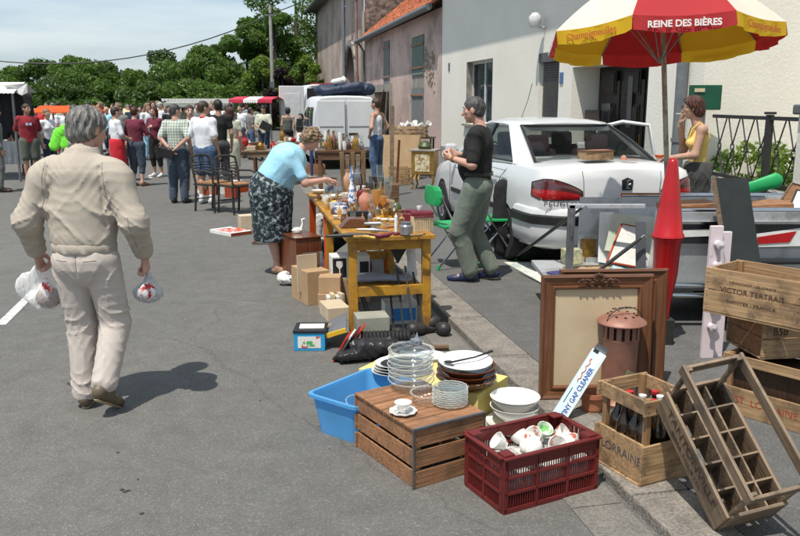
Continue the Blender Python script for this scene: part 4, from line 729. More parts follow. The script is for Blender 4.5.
b.add([(P0,-.30,EZ+.03),(P1,-.30,EZ+.03),(P1,4.05,EZ+3.5),(P0,4.05,EZ+3.5)],[(0,1,2,3)]); b.add([(P0,8.4,EZ+.0),(P1,8.4,EZ+.0),(P1,4.05,EZ+3.5),(P0,4.05,EZ+3.5)],[(0,1,2,3)])
build_at(b,'roof',M_tile,pk)
b=MB(); b.tube([(P0,-.42,EZ+.0),(P1,-.42,EZ-.05)],.11,10); b.tube([(P1-.3,-.42,EZ-.05),(P1-.3,-.12,EZ-.5),(P1-.3,-.12,.5)],.055,8); build_at(b,'gutter',M_slate,pk,smooth=True)
M_shutg=mat('faded_green_shutter',(.17,.235,.19),(.11,.16,.135),rough=.85,scale=5,stretch=(6,1,.5)); M_shutgy=mat('grey_shutter_wood',(.22,.23,.22),(.14,.145,.145),rough=.9,scale=5,stretch=(6,1,.5))
def shutter(x0,x1,z0,z1,m):
    b=MB(); k=int(max(2,round((x1-x0)/.16)))
    for i in range(k): b.box(x0+(i+.5)*(x1-x0)/k,-.0,(z0+z1)/2,(x1-x0)/k-.012,.05,z1-z0)
    for z in (z0+.25,z1-.25): b.box((x0+x1)/2,-.04,z,x1-x0,.03,.10)
    o=build_at(b,'shutter',m,pk); h=MB(); 
    for z in (z0+.25,z1-.25): h=MB(); h.box((x0+x1)/2,-.062,z,x1-x0-.06,.012,.035); h.build('hinge',M_tile,o)
gm_=(g0+g1)/2; zt=px_z(418,37); zm=px_z(418,75); zb=px_z(418,88)
shutter(g0+.02,gm_-.01,zm,zt,M_shutg); shutter(gm_+.01,g1-.02,zm,zt,M_shutg); shutter(g0+.02,gm_-.01,.62,zb,M_shutgy); shutter(gm_+.01,g1-.02,.62,zb,M_shutgy)
b=MB(); b.box(gm_,.04,(zm+zb)/2,g1-g0-.02,.06,zm-zb-.01); build_at(b,'shutter_rail',M_limestone,pk); shutter(n0+.02,n1-.02,px_z(387,84)+.02,px_z(387,41)-.02,M_shutgy)
zdd=px_z(383,92)
b=MB(); b.box((d0+d1)/2,-.03,zdd+.16,d1-d0+.5,.12,.32); b.box(d0-.16,-.03,zdd/2,.3,.12,zdd); b.box(d1+.16,-.03,zdd/2,.3,.12,zdd); build_at(b,'stone_surround',M_limestone,pk)
b=MB(); b.box((d0+d1)/2,.28,zdd/2,d1-d0,.03,zdd); build_at(b,'doorway',M_dark,pk)
b=MB(); b.bar((d1-.2,-.12,.05),(d0+1.0,-.05,zdd+.1),.16,.05); b.bar((d0+.5,-.22,.05),(d0+.3,-.1,zdd),.14,.05); build_at(b,'leaning_boards',M_greyw,pk)
b=MB(); 
for i in range(60):
    a=rnd.uniform(P0+.8,P0+2.3); z=rnd.uniform(2.2,3.4)+(a-P0-1.5)*.25; r=rnd.uniform(.05,.12); b.lathe([(0,-r),(r*.8,-r*.6),(r,0),(r*.8,r*.6),(0,r)],6,0,Matrix.Translation((a,-.0,z))@Matrix.Diagonal((1,.35,.8,1)))
build_at(b,'bare_stonework',mat('bare_stones',(.34,.28,.21),(.18,.15,.11),rough=.95,scale=4),pk)
# tall stone barn
bn=root('tall_barn','tall old pink rendered barn with blind arched niche and rubble side wall','barn'); bn.matrix_world=wallM()
Q0,Q1=39.5,61.5; QH=8.35
nc=wx(351); b=MB(); an0,an1=nc-1.9,nc+1.9; zt=px_z(351,56)-1.4
wall_openings(b,Q0,Q1,0,QH,[(an0,an1,0,zt+1.9,.5)])
# arch spandrels
N_=10
for sgn in (-1,1):
    for i in range(N_):
        t0,t1=PI/2*i/N_,PI/2*(i+1)/N_
        p=[(nc+sgn*1.9*math.cos(t0),zt+1.9*math.sin(t0)),(nc+sgn*1.9*math.cos(t1),zt+1.9*math.sin(t1))]
        b.add([(p[0][0],.001,p[0][1]),(p[1][0],.001,p[1][1]),(nc+sgn*1.9,.001,zt+1.9)],[(0,1,2)])
b.add([(an0,.5,0),(an1,.5,0),(an1,.5,zt+1.9),(an0,.5,zt+1.9)],[(0,1,2,3)]); b.add([(Q1,0,0),(Q1,11,0),(Q1,11,QH),(Q1,0,QH)],[(0,1,2,3)])
build_at(b,'wall',M_pink2,bn)
b=MB(); 
for i in range(19):
    t=PI*i/18; b.box(nc+2.1*math.cos(t),-.03,zt+2.1*math.sin(t),.30,.14,.42,ry=-t+PI/2*0)
for z in np.arange(.3,zt,.62):
    for s_ in (-1,1): b.box(nc+s_*2.1,-.03,float(z),.5,.14,.58)
build_at(b,'arch_stones',M_limestone,bn)
b=MB(); b.add([(Q0,0.02,0),(Q0,11,0),(Q0,11,QH),(Q0,5.5,QH+4.4),(Q0,0.02,QH)],[(0,1,2,3,4)]); build_at(b,'side_wall',M_rubble,bn)
b=MB(); b.add([(Q0-.2,-.6,QH-.1),(Q1+.4,-.6,QH-.1),(Q1+.4,5.5,QH+4.6),(Q0-.2,5.5,QH+4.6)],[(0,1,2,3)]); b.add([(Q0-.2,11.6,QH-.1),(Q1+.4,11.6,QH-.1),(Q1+.4,5.5,QH+4.6),(Q0-.2,5.5,QH+4.6)],[(0,1,2,3)]); b.tube([(Q0,-.7,QH-.1),(Q1+.4,-.7,QH-.15)],.14,8)
b.box((Q0+Q1)/2,-.3,QH-.13,Q1-Q0+.6,.6,.1); build_at(b,'roof',M_slate,bn)
ax=wx(369); b=MB(); b.tube([(Q0+.6,-.3,0),(Q0+.6,-.3,3.0)],.10,10); b.tube([(Q0+.6,-.3,3.0),(Q0+.6,-.3,QH-.8),(Q0+.6,-.7,QH-.3)],.07,10); build_at(b,'downpipe',mat('rust_pipe',(.20,.08,.05),(.25,.22,.20),rough=.7,scale=2),bn)
b=MB(); b.box(Q1-2.0,3.5,QH+4.4,.9,.9,2.4); b.box(Q1-2,3.5,QH+5.65,1.1,1.1,.16); build_at(b,'chimney',M_limestone,bn)
# bracket pole on the barn corner
pl=root('wall_pole','slim grey service pole clamped to the barn corner','pole'); pl.matrix_world=wallM(WL,wx(354)); b=MB(); b.tube([(0,-.5,2.9),(0,-.5,10.5)],.09,8); build_at(b,'pole',M_steel,pl)
b=MB(); b.bar((0,-.5,6.6),(-1.4,-.1,6.5),.07,.07); b.bar((0,-.5,4.6),(-1.6,-.1,4.6),.07,.07); build_at(b,'bracket',M_steel,pl)
# iron fence on a low wall
fn=root('iron_fence','black iron fence of crossed diamonds and rings on a low wall','fence',(4.335,11.25,0),R_(3.2)-PI/2)
FZ0,FZ1=.78,1.56; fl_=4.6
b=MB(); b.box(fl_/2,.12,.36,fl_,.22,.66); b.build('low_wall',M_plinth,fn)
for z in (FZ0,FZ1): b=MB(); b.box(fl_/2,0,z,fl_,.035,.045); b.build('rail',M_iron,fn)
x=.06; st=.375
while x<fl_-.3:
    b=MB(); cx=x+st/2; zc=(FZ0+FZ1)/2
    for (base,tip) in ((FZ0,zc-.03),(FZ1,zc+.03)): b.tube([(x+.02,0,base),(cx,0,tip),(x+st-.02,0,base)],.010,6)
    b.tube([(cx+.045*math.cos(t),0,zc+.052*math.sin(t)) for t in [k*PI/6 for k in range(13)]],.009,6); b.build('diamond_bar',M_iron,fn); x+=st
for x in (1.53,3.6): b=MB(); b.box(x,0,1.05,.07,.07,1.1); b.box(x,0,1.62,.10,.10,.03); b.build('post',M_iron,fn)
p=at(816,130,8.75); gp=root('gate_pier','cream gate pier with dark grey stone cap at the end of the iron fence','pier',(p[0],8.75,0),R_(3))
b=MB(); b.box(0,0,.83,.24,.30,1.56); b.build('shaft',M_stucco,gp); b=MB(); b.box(0,0,1.67,.34,.42,.11); b.build('cap',M_slate,gp,bevel=.02)
# ---------------- vegetation ----------------
M_bark=mat('bark',(.10,.075,.055),(.05,.038,.03),rough=.95,scale=8,bump=.8,bscale=10)
def leafmat(name,c,c2):
    m=mat(name,c,c2,rough=.55,scale=.8,fine=.45,bscale=2.6,spec=.35); b=m.node_tree.nodes['Principled BSDF']
    nt=m.node_tree; tr=nt.nodes.new('ShaderNodeBsdfTranslucent'); tr.inputs[0].default_value=(c[0]*1.5,c[1]*1.7,c[2]*.8,1); mx=nt.nodes.new('ShaderNodeMixShader'); mx.inputs[0].default_value=.32
    nt.links.new(b.outputs[0],mx.inputs[1]); nt.links.new(tr.outputs[0],mx.inputs[2]); nt.links.new(mx.outputs[0],nt.nodes['Material Output'].inputs[0]); return m
LG=[leafmat('leaf_mid',(.105,.175,.040),(.055,.10,.022)),leafmat('leaf_dark',(.075,.125,.034),(.038,.072,.018)),leafmat('leaf_light',(.17,.24,.05),(.09,.15,.03)),leafmat('leaf_purple',(.040,.024,.026),(.018,.012,.014))]
def leaves(clumps,n,size,seed,m,name,par,flat=.0):
    r=np.random.default_rng(seed); C=np.array([c[:3] for c in clumps]); Rr=np.array([c[3] for c in clumps]); pr=Rr**2; pr/=pr.sum(); idx=r.choice(len(C),n,p=pr)
    d=r.normal(size=(n,3)); d/=np.linalg.norm(d,axis=1)[:,None]; rad=Rr[idx]*(r.uniform(.25,1,n)**.45); P=C[idx]+d*rad[:,None]*np.array([1,1,.82])
    a=r.normal(size=(n,3))+d*.8; a/=np.linalg.norm(a,axis=1)[:,None]; t=np.cross(a,r.normal(size=(n,3))); t/=np.linalg.norm(t,axis=1)[:,None]; u=np.cross(a,t); s=size*r.uniform(.6,1.4,n)[:,None]
    V=np.stack([P-t*s,P-u*s*.45+a*s*.1,P+t*s,P+u*s*.45+a*s*.1],1).reshape(-1,3); me=D.meshes.new(name); me.vertices.add(len(V)); me.vertices.foreach_set('co',V.ravel()); me.loops.add(4*n); me.loops.foreach_set('vertex_index',np.arange(4*n,dtype=np.int32)); me.polygons.add(n); me.polygons.foreach_set('loop_start',np.arange(0,4*n,4,dtype=np.int32)); me.update(calc_edges=True); me.materials.append(m)
    o=D.objects.new(name,me); COL.objects.link(o)
    if par: o.parent=par
    return o
def tree_meshes(h,w_,seed,m,n=9000,ls=.20,low=.16):
    r=random.Random(seed); cl=[]
    for i in range(30):
        t=r.uniform(low,1.0); ww=w_*.55*math.sin(PI*min(1,(t*.86+.14)))**.75; an=r.uniform(0,2*PI); q=r.uniform(.3,1)**.6*ww*.82; cl.append((q*math.cos(an),q*math.sin(an),h*t*.93,r.uniform(.10,.20)*w_*(1.1-.5*t)))
    return cl
def tree(label,x,y,h,w_,seed,mi,n=9000,ls=.2,group='trees beyond the market',low=.16):
    t=root('tree',label,'tree',(x,y,0),seed*1.3,group); r=random.Random(seed); cl=tree_meshes(h,w_,seed,LG[mi],n,ls,low)
    leaves(cl,n,ls,seed,LG[mi],'crown',t)
    b=MB(); b.tube([(0,0,0),(.05*h*.1,0,h*.25),(-.03*h*.2,.1,h*.55),(0,0,h*.85)],[h*.028,h*.022,h*.014,h*.004],9)
    for c in cl[::5]: b.tube([(0,0,h*r.uniform(.2,.5)),(c[0]*.5,c[1]*.5,(c[2]+h*.3)/2),c[:3]],[h*.011,h*.007,h*.003],6)
    b.build('trunk',M_bark,t,True); return t
TR=[(4,70,62,7,0,'at the far left behind the awning tip'),(42,62,60,7,1,'rounded, left of the walking elderly man'),(74,60,57,7.5,0,'above the orange canopy'),(108,66,60,6,1,'dark, above the walking man\'s head'),(133,72,58,6,0,'low, between two rounded crowns'),(160,54,60,7,1,'broad, rising right of the treeline gap'),(190,45,56,8,0,'full crown in the middle of the treeline'),(216,50,60,7,1,'above the white scalloped awning'),(247,24,60,7.5,0,'taller, left of the service pole'),(262,58,52,4,2,'yellowish, low by the service pole'),(294,-30,64,12,0,'tallest, rising out of the frame by the barn'),(282,70,50,3,3,'purple-leaved, above the tall van'),(306,58,57,3.6,2,'light green, against the barn corner'),(146,86,50,5,1,'squat, filling the gap over the distant crowd'),(20,88,50,6,1,'squat dark, behind the black clothes stall'),(232,78,52,5,1,'squat, behind the striped awnings'),(58,82,52,6,1,'squat dark, behind the orange canopy'),(100,84,54,6,0,'squat green, over the fair-haired man'),(195,82,50,6,0,'squat green, behind the white scalloped awning'),(274,10,60,6,0,'leaning out right of the service pole')]
for i,(px,py,Y,w_,mi,lb) in enumerate(TR):
    p=at(px,py,Y); h=p[2]*1.06; tree('leafy tree '+lb,p[0],Y,h,w_,i+3,mi,n=int(min(26000,15000*(w_/7)**2*max(1,h/6)+4000)),ls=.125)
b=None
hd=leaves([(S(-30+i*1.5,66)[0],57+rnd.uniform(-2,2),rnd.uniform(.6,1.9),1.4) for i in range(36)],30000,.2,77,LG[1],'hedge',None); tag(hd,'dense dark green hedge running beneath the trees behind the market','hedge',kind='stuff')
for i,(px,py,h,w_,mi,lb) in enumerate([(722,190,.75,.7,1,'low shrub right of the woman in yellow'),(752,190,1.0,.9,0,'bushy shrub behind the green chair back'),(778,192,1.1,.8,2,'pale leafy shrub between the fence bars'),(796,196,.9,.8,0,'shrub beside the gate pier'),(700,186,.6,.6,0,'small shrub at the corner of the white house')]):
    a=wx(px,WL+.75); p=S(WL+.75,a,0); t=root('shrub',lb,'shrub',p,i,'shrubs behind the iron fence'); cl=[(rnd.uniform(-.4,.4)*w_,rnd.uniform(-.4,.4)*w_,rnd.uniform(.15,1)*h,.2) for _ in range(12)]
    leaves(cl,1500,.045,200+i,LG[mi],'foliage',t); b=MB(); 
    for c in cl[:7]: b.tube([(0,0,0),(c[0]*.6,c[1]*.6,c[2]*.5),c[:3]],[.012,.009,.004],5)
    b.build('stems',M_bark,t)
# service pole and wires
p=at(270,5,52); up=root('service_pole','slender concrete service pole rising above the trees','pole',(p[0],p[1],0)); b=MB(); b.tube([(0,0,0),(0,0,p[2])],[.16,.09],8); b.build('pole',mat('concrete_pole',(.36,.35,.33),rough=.9),up)
b=MB(); b.box(0,0,p[2]-.6,.7,.08,.08); b.box(.0,-.15,p[2]-4.9,.3,.25,.5); b.build('crossarm',M_steel,up)
def wire(p,q,sag,r,label):
    p,q=Vector(p),Vector(q); b=MB(); b.tube([p.lerp(q,t/16)-Vector((0,0,sag*4*(t/16)*(1-t/16))) for t in range(17)],r,4); tag(b.build('overhead_wire',M_blackp),label,'wire')
wire(at(268,16,52),at(-60,52,50),1.6,.035,'black overhead wire sagging from the service pole across the sky')
wire(at(268,58,52),at(60,72,80),.8,.03,'thinner lower wire running off behind the trees')
wire(at(268,14,52),at(352,-30,46),.3,.03,'wire running from the service pole towards the barn')
# ---------------- vehicles ----------------
def loft(rings,closed=True,caps=True):
    n=len(rings[0]); vs=[p for r in rings for p in r]; fs=[]
    for i in range(len(rings)-1):
        for k in range(n if closed else n-1): fs.append((i*n+k,i*n+(k+1)%n,(i+1)*n+(k+1)%n,(i+1)*n+k))
    if caps: fs.append(tuple(range(n-1,-1,-1))); fs.append(tuple((len(rings)-1)*n+k for k in range(n)))
    return vs,fs
def applymods(o):
    dg=bpy.context.evaluated_depsgraph_get(); me=D.meshes.new_from_object(o.evaluated_get(dg)); old=o.data; o.modifiers.clear(); o.data=me; 
    for p in me.polygons: p.use_smooth=True
    try: me.set_sharp_from_angle(angle=R_(38))
    except Exception: pass
def interp(tab,y):
    for a,b in zip(tab,tab[1:]):
        if y<=b[0]:
            t=(y-a[0])/(b[0]-a[0]); t=t*t*(3-2*t) if len(a)<3 else t; return a[1]+(b[1]-a[1])*t
    return tab[-1][1]
def wheel(par,x,y,z,r,side,wdt=.19):
    w_=D.objects.new('wheel',None); COL.objects.link(w_); w_.parent=par; w_.location=(x,y,z); M=Matrix.Rotation(PI/2*side,4,'Y')
    t=MB(); t.lathe([(r*.62,-wdt/2),(r*.93,-wdt/2),(r,-wdt*.36),(r,wdt*.36),(r*.93,wdt/2),(r*.64,wdt/2),(r*.62,wdt*.3)],32,0,M,cap=False); t.build('tyre',M_rubber,w_,True)
    b=MB(); b.lathe([(0,wdt*.30),(r*.16,wdt*.34),(r*.2,wdt*.26),(r*.56,wdt*.30),(r*.64,wdt*.44),(r*.66,wdt*.3),(r*.66,-wdt*.3)],32,0,M,cap=False)
    for k in range(7):
        a=2*PI*k/7; b.bar(M@Vector((r*.16*math.cos(a),r*.16*math.sin(a),wdt*.35)),M@Vector((r*.58*math.cos(a),r*.58*math.sin(a),wdt*.36)),.05,.02)
    b.build('rim',M_silver,w_,True); 
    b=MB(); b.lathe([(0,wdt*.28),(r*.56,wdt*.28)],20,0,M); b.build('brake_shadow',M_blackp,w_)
    return w_
car=root('saloon_car','white four-door saloon car parked on the pavement with its right front door open','car',S(3.78,7.28,.05),YR)
def body_ring(y,zb,zt,hw,n=36,crown=.03,tuck=.06):
    pts=[]
    prof=[(-1,0),(0,0)]
    H_=zt-zb; zbelt=zb+H_*.70
    half=[(0,zb),(hw*.80,zb),(hw*.93,zb+.03),(hw*.985,zb+H_*.22),(hw*1.0,zb+H_*.45),(hw*.992,zb+H_*.66),(hw*.965,zb+H_*.84),(hw*.915,zb+H_*.945),(hw*.83,zt-.012),(hw*.55,zt+crown*.6),(0,zt+crown)]
    full=[(x,z) for x,z in half]+[(-x,z) for x,z in half[-2:0:-1]]
    return [(x,y,z) for x,z in full]
st=[(0.0,.50,.93,.70),(.03,.34,1.02,.76),(.10,.26,1.065,.815),(.30,.23,1.08,.855),(.7,.22,1.09,.872),(1.2,.21,1.08,.880),(2.0,.20,1.05,.882),(3.0,.20,1.02,.878),(3.3,.20,.99,.872),(3.8,.20,.92,.86),(4.2,.22,.84,.83),(4.45,.28,.74,.76),(4.55,.36,.64,.64)]
b=MB(); b.add(*loft([body_ring(y,zb,zt,hw) for y,zb,zt,hw in st])); body=b.build('body',M_white,car,True)
cut=MB(); 
for wy in (1.0,3.68):
    for s_ in (-1,1): cut.lathe([(0,-.16),(.345,-.16),(.345,.16),(0,.16)],28,0,Matrix.Translation((s_*.84,wy,.30))@Matrix.Rotation(PI/2,4,'Y'))
co_=cut.build('cut',M_dark,car); md=body.modifiers.new('b','BOOLEAN'); md.operation='DIFFERENCE'; md.object=co_; md.solver='EXACT'
ms=body.modifiers.new('s','SUBSURF'); ms.levels=0
bpy.context.view_layer.update(); applymods(body); D.objects.remove(co_)
for wy in (1.0,3.68):
    for s_ in (-1,1):
        wheel(car,s_*.775,wy,.30,.305,s_)
        b=MB(); b.lathe([(.0,-.2),(.34,-.2),(.34,.02)],28,0,Matrix.Translation((s_*.70,wy,.30))@Matrix.Rotation(PI/2*s_,4,'Y')); b.build('wheel_arch_liner',M_dark,car)
from mathutils.bvhtree import BVHTree
def bvh_of(o): me=o.data; return BVHTree.FromPolygons([v.co for v in me.vertices],[tuple(p.vertices) for p in me.polygons])
CB=bvh_of(body)
def hit(o,d,off=.004,bv=None):
    d=Vector(d).normalized(); h=(bv or CB).ray_cast(Vector(o),d)
    return (h[0]-d*off) if h[0] is not None else Vector(o)+d
def rhit(x,z,off=.004,bv=None): # towards the tail, fanning round the corner
    t=max(0,min(1,(abs(x)-.55)/.35)); s_=1 if x>0 else -1
    o=Vector((x,0,z))+Vector((s_*t*1.0,-1.2,0)); return hit(o,Vector((x-s_*t*.10,.28*t+.1,z))-o,off,bv)
# greenhouse
RB=[(-.66,.80,1.09),(.66,.80,1.09)]; R0=1.52; ZR=1.47
base={'rear':(.80,.70),'B':(1.95,.80),'A':(3.28,.74)}
# roof slab loft
def roofring(y,z,hw): 
    h=[(0,z-.045),(hw*.96,z-.05),(hw,z-.02),(hw*.93,z+.012),(hw*.6,z+.035),(0,z+.045)]; return [(x,y,zz) for x,zz in h]+[(-x,y,zz) for x,zz in h[-2:0:-1]]
b=MB(); b.add(*loft([roofring(1.44,1.425,.56),roofring(1.56,1.455,.585),roofring(1.9,1.475,.60),roofring(2.3,1.475,.60),roofring(2.6,1.45,.585),roofring(2.74,1.42,.565)])); b.build('roof',M_white,car,True)
def pil(name,p,q,w1,w2,m=M_white,n=.03):
    b=MB(); b.bar(p,q,w1,n); return b
for s_ in (-1,1):
    b=MB(); T0=[(s_*.715,.56,1.05),(s_*.80,.95,1.05),(s_*.61,1.66,1.45),(s_*.565,1.44,1.44)]; b.add(T0+[(x-s_*.03,y,z-.01) for x,y,z in T0],[(0,1,2,3),(4,5,6,7),(0,1,5,4),(1,2,6,5),(2,3,7,6),(3,0,4,7)]); b.build('rear_pillar',M_white,car)
    b=MB(); b.bar((s_*.80,2.12,1.04),(s_*.605,2.10,1.45),.075,.03,0,(1,0,0)); b.build('centre_pillar',M_blackp,car)
    b=MB(); b.bar((s_*.74,3.30,1.00),(s_*.57,2.68,1.43),.06,.045,0,(1,0,0)); b.build('front_pillar',M_white,car)
    b=MB(); b.tube([(s_*.745,3.27,1.025),(s_*.805,2.2,1.06),(s_*.80,1.0,1.075)],.012,6); b.build('window_trim',M_blackp,car)
g=MB(); nn=8
def gl(x,v): # rear window, slightly bowed
    y=.60+ (1.45-.60)*v-.06*(1-x*x)*(1-v*.5); hw=.68-.14*v; return (x*hw,y,1.075+(1.435-1.075)*v+.02*math.sin(v*PI))
for i in range(nn):
    for j in range(4):
        a=[gl(-1+2*(i+di)/nn,(j+dj)/4) for di,dj in ((0,0),(1,0),(1,1),(0,1))]; g.add(a,[(0,1,2,3)])
g.build('rear_window',M_carglass,car,True)
for s_ in (-1,1):
    for pts in ([(s_*.79,.98,1.07),(s_*.80,2.08,1.055),(s_*.605,2.06,1.435),(s_*.60,1.68,1.43)],[(s_*.80,2.16,1.055),(s_*.75,3.20,1.02),(s_*.585,2.68,1.42),(s_*.605,2.14,1.435)]):
        if s_==1 and pts[0][1]>2: continue
        g=MB(); g.add(pts,[(0,1,2,3)]); g.build('side_window',M_carglass,car)
g=MB(); g.add([(-.74,3.30,1.01),(.74,3.30,1.01),(.57,2.72,1.42),(-.57,2.72,1.42)],[(0,1,2,3)]); g.build('windscreen',M_carglass,car)
# rubber surround of the rear window
b=MB(); edge=[gl(-1+2*i/10,0) for i in range(11)]+[gl(1,j/4) for j in range(1,5)]+[gl(1-2*i/10,1) for i in range(1,11)]+[gl(-1,1-j/4) for j in range(1,4)]; b.tube(edge+[edge[0]],.016,6); b.build('window_seal',M_blackp,car,True)
# interior
for s_ in (-1,1):
    for y0 in (1.45,2.45):
        b=MB(); b.box(s_*.36,y0,.86,.5,.18,.62,rx=-.2); b.box(s_*.36,y0-.06,1.25,.26,.11,.17,rx=-.2); b.build('seat',mat('seat_cloth',(.075,.035,.045),(.05,.03,.035),rough=.9),car,bevel=.04)
b=MB(); b.box(0,1.02,1.05,1.3,.55,.03); b.build('parcel_shelf',mat('shelf_grey',(.08,.08,.085)),car)
b=MB(); b.box(.1,1.02,1.085,.5,.22,.035,rz=.2); b.box(-.35,1.05,1.085,.3,.2,.04,rz=-.3); b.build('papers',M_paper,car)
b=MB(); b.tube([(-.38+.18*math.cos(t),3.0+.05*math.sin(t)*0,1.02+.17*math.sin(t)) for t in [k*PI/8 for k in range(17)]],.015,6); b.build('steering_wheel',M_blackp,car)
# boot details
def rearY(x): return -.03+.0*x
def rear_strip(x0,x1,z0,z1,off,m,name,nseg=8,par=None):
    b=MB(); 
    def yy(x,z):  # follow loft near the back
        t=abs(x)/.80; return -.0+.19*max(0,t-.55)**1.35*2.2-off+max(0,(z-.93))*.45
    P=[]
    for i in range(nseg+1):
        x=x0+(x1-x0)*i/nseg; P.append(((x,yy(x,z0),z0),(x,yy(x,z1),z1)))
    vs=[]; fs=[]
    for a,c in P: vs+= [a,c,(a[0],a[1]+.05,a[2]),(c[0],c[1]+.05,c[2])]
    for i in range(nseg):
        o=4*i; n_=o+4; fs+=[(o,n_,n_+1,o+1),(o+1,n_+1,n_+3,o+3),(o,o+2,n_+2,n_)]
    b.add(vs,fs); return b.build(name,m,par or car,True)
# bumper as its own volume
b=MB(); rr=[]
def bump_ring(u):
    x=-.86+1.72*u; t=abs(x)/.86; y=-.07+.30*max(0,t-.70)**1.2*3.2
    return x,y
pts=[bump_ring(u/24) for u in range(25)]
pts=[(-.885,.62)]+[(-.88,.35)]+pts+[(.88,.35)]+[(.885,.62)]
vs=[];fs=[]
prof=[(.05,.28),(-.01,.32),(-.03,.42),(-.035,.60),(-.01,.66),(.06,.68)]
for i,(x,y) in enumerate(pts):
    p0=Vector(pts[max(0,i-1)]); p1=Vector(pts[min(len(pts)-1,i+1)]); d=(p1-p0).normalized(); nn_=Vector((d.y,-d.x))
    for o,z in prof: vs.append((x-nn_.x*o,y-nn_.y*o,z))
m_=len(prof)
for i in range(len(pts)-1):
    for k in range(m_-1): fs.append((i*m_+k,(i+1)*m_+k,(i+1)*m_+k+1,i*m_+k+1))
b.add(vs,fs); b.build('bumper',M_white,car,True)
b=MB(); vs=[];fs=[]
for i,(x,y) in enumerate(pts):
    p0=Vector(pts[max(0,i-1)]); p1=Vector(pts[min(len(pts)-1,i+1)]); d=(p1-p0).normalized(); nn_=Vector((d.y,-d.x))
    for o,z in ((-.03,.515),(-.052,.53),(-.052,.60),(-.03,.615)): vs.append((x-nn_.x*o,y-nn_.y*o,z))
for i in range(len(pts)-1):
    for k in range(3): fs.append((i*4+k,(i+1)*4+k,(i+1)*4+k+1,i*4+k+1))
b.add(vs,fs); b.build('rubbing_strip',M_blackp,car,True)
def lamp(x0,x1,z0,z1):
    l=D.objects.new('tail_light',None); COL.objects.link(l); l.parent=car
    s_=1 if x1>0 else -1; n=16; R=[]
    for i in range(n+1):
        u=i/n; x=s_*(.42+.46*u); hi=z0+(z1-z0)*(.40+.60*min(1,u*1.7)**.8)-.045*max(0,u-.75)*4; lo=z0+.035*max(0,u-.8)*4
        R.append([rhit(x,lo+(hi-lo)*k/6,.014 if 0<k<6 and 0<i<n else .002) for k in range(7)])
    for nm,k0,k1,mm in (('lens',0,3,M_redlamp),('upper_lens',3,6,mat('smoked_lamp',(.10,.02,.022),(.07,.02,.02),rough=.1,coat=1))):
        b=MB(); vs=[R[i][k] for i in range(n+1) for k in range(k0,k1+1)]; w_=k1-k0+1
        b.add(vs,[(i*w_+k,(i+1)*w_+k,(i+1)*w_+k+1,i*w_+k+1) for i in range(n) for k in range(w_-1)]); b.build(nm,mm,l,True)
    m=MB(); m.tube([R[i][0] for i in range(n+1)]+R[n][1:]+[R[i][6] for i in range(n,-1,-1)]+R[0][5::-1],.006,5); m.build('lamp_seal',M_blackp,l)
lamp(-.85,-.4,.76,.96); lamp(.4,.85,.76,.96)
def surfline(pts,r=.0035,n=10):
    P=[]
    for p,q in zip(pts,pts[1:]):
        for i in range(n): t=i/n; P.append(rhit(p[0]+(q[0]-p[0])*t,p[1]+(q[1]-p[1])*t,.001))
    b=MB(); b.tube(P,r,4); b.build('boot_lid_gap',M_blackp,car)
surfline([(-.42,1.04),(-.41,.90),(-.40,.73),(.40,.73),(.41,.90),(.42,1.04)])
b=MB(); b.prism([(-.05,-.055),(.05,-.055),(.06,.045),(.0,.07),(-.06,.045)],.02,0,Matrix.Translation(tuple(rhit(.05,.90,.012)))); em=b.build('emblem',M_blackp,car,bevel=.004)
e0=rhit(.05,.90,.012).y+.056; b=MB(); b.tube([(.035,-.056,.86),(.05,-.056,.90),(.04,-.056,.935),(.07,-.056,.945)],.008,5); b.tube([(.05,-.056,.895),(.075,-.056,.91),(.078,-.056,.89)],.006,5); b.tube([(.04,-.056,.875),(.07,-.056,.86)],.006,5); b.build('emblem_lion',M_silver,em).location.y=e0-.006
text('PEUGEOT',.065,M_blackp,car,(-.62,rhit(-.56,.725).y-.004,.722),(PI/2,0,R_(-7)),'badge_lettering',.001,sx=1.2,space=1.2); text('406',.07,M_blackp,car,(.64,rhit(.64,.725).y-.012,.722),(PI/2,0,R_(8)),'badge_lettering',.001)
b=MB(); b.tube([(-.50,-.10,.27),(-.50,.15,.27)],.036,14); b.tube([(-.50,-.102,.27),(-.50,-.09,.27)],.026,14,1); b.build('exhaust_pipe',[M_steel,M_dark],car,True)
b=MB(); b.tube([(-.15,2.5,1.49),(-.18,2.20,1.72),(-.2,2.02,1.92)],.004,5); b.build('aerial',M_blackp,car)
for s_ in (-1,1):
    b=MB(); b.box(s_*.93,3.0,1.10,.15,.09,.13); b.build('wing_mirror',M_white,car,bevel=.03)
b=MB(); b.tube([(-.884,.96,.98),(-.888,2.1,.98),(-.886,3.1,.96)],.003,4); b.tube([(-.80,2.12,1.04),(-.889,2.12,.95),(-.885,2.14,.35)],.0035,4); b.tube([(-.79,1.05,1.04),(-.884,1.12,.9),(-.884,1.30,.62)],.0035,4); b.tube([(-.75,3.25,1.0),(-.88,3.2,.9),(-.88,3.22,.35)],.0035,4); b.build('door_gap',M_blackp,car)
for y0 in (1.35,2.45): b=MB(); b.box(-.892,y0,.90,.02,.17,.035); b.build('door_handle',M_white,car,bevel=.008)
b=MB(); b.box(-.893,1.7,.56,.012,1.3,.06); b.box(-.893,2.75,.56,.012,.7,.06); b.build('side_moulding',M_blackp,car,bevel=.004)
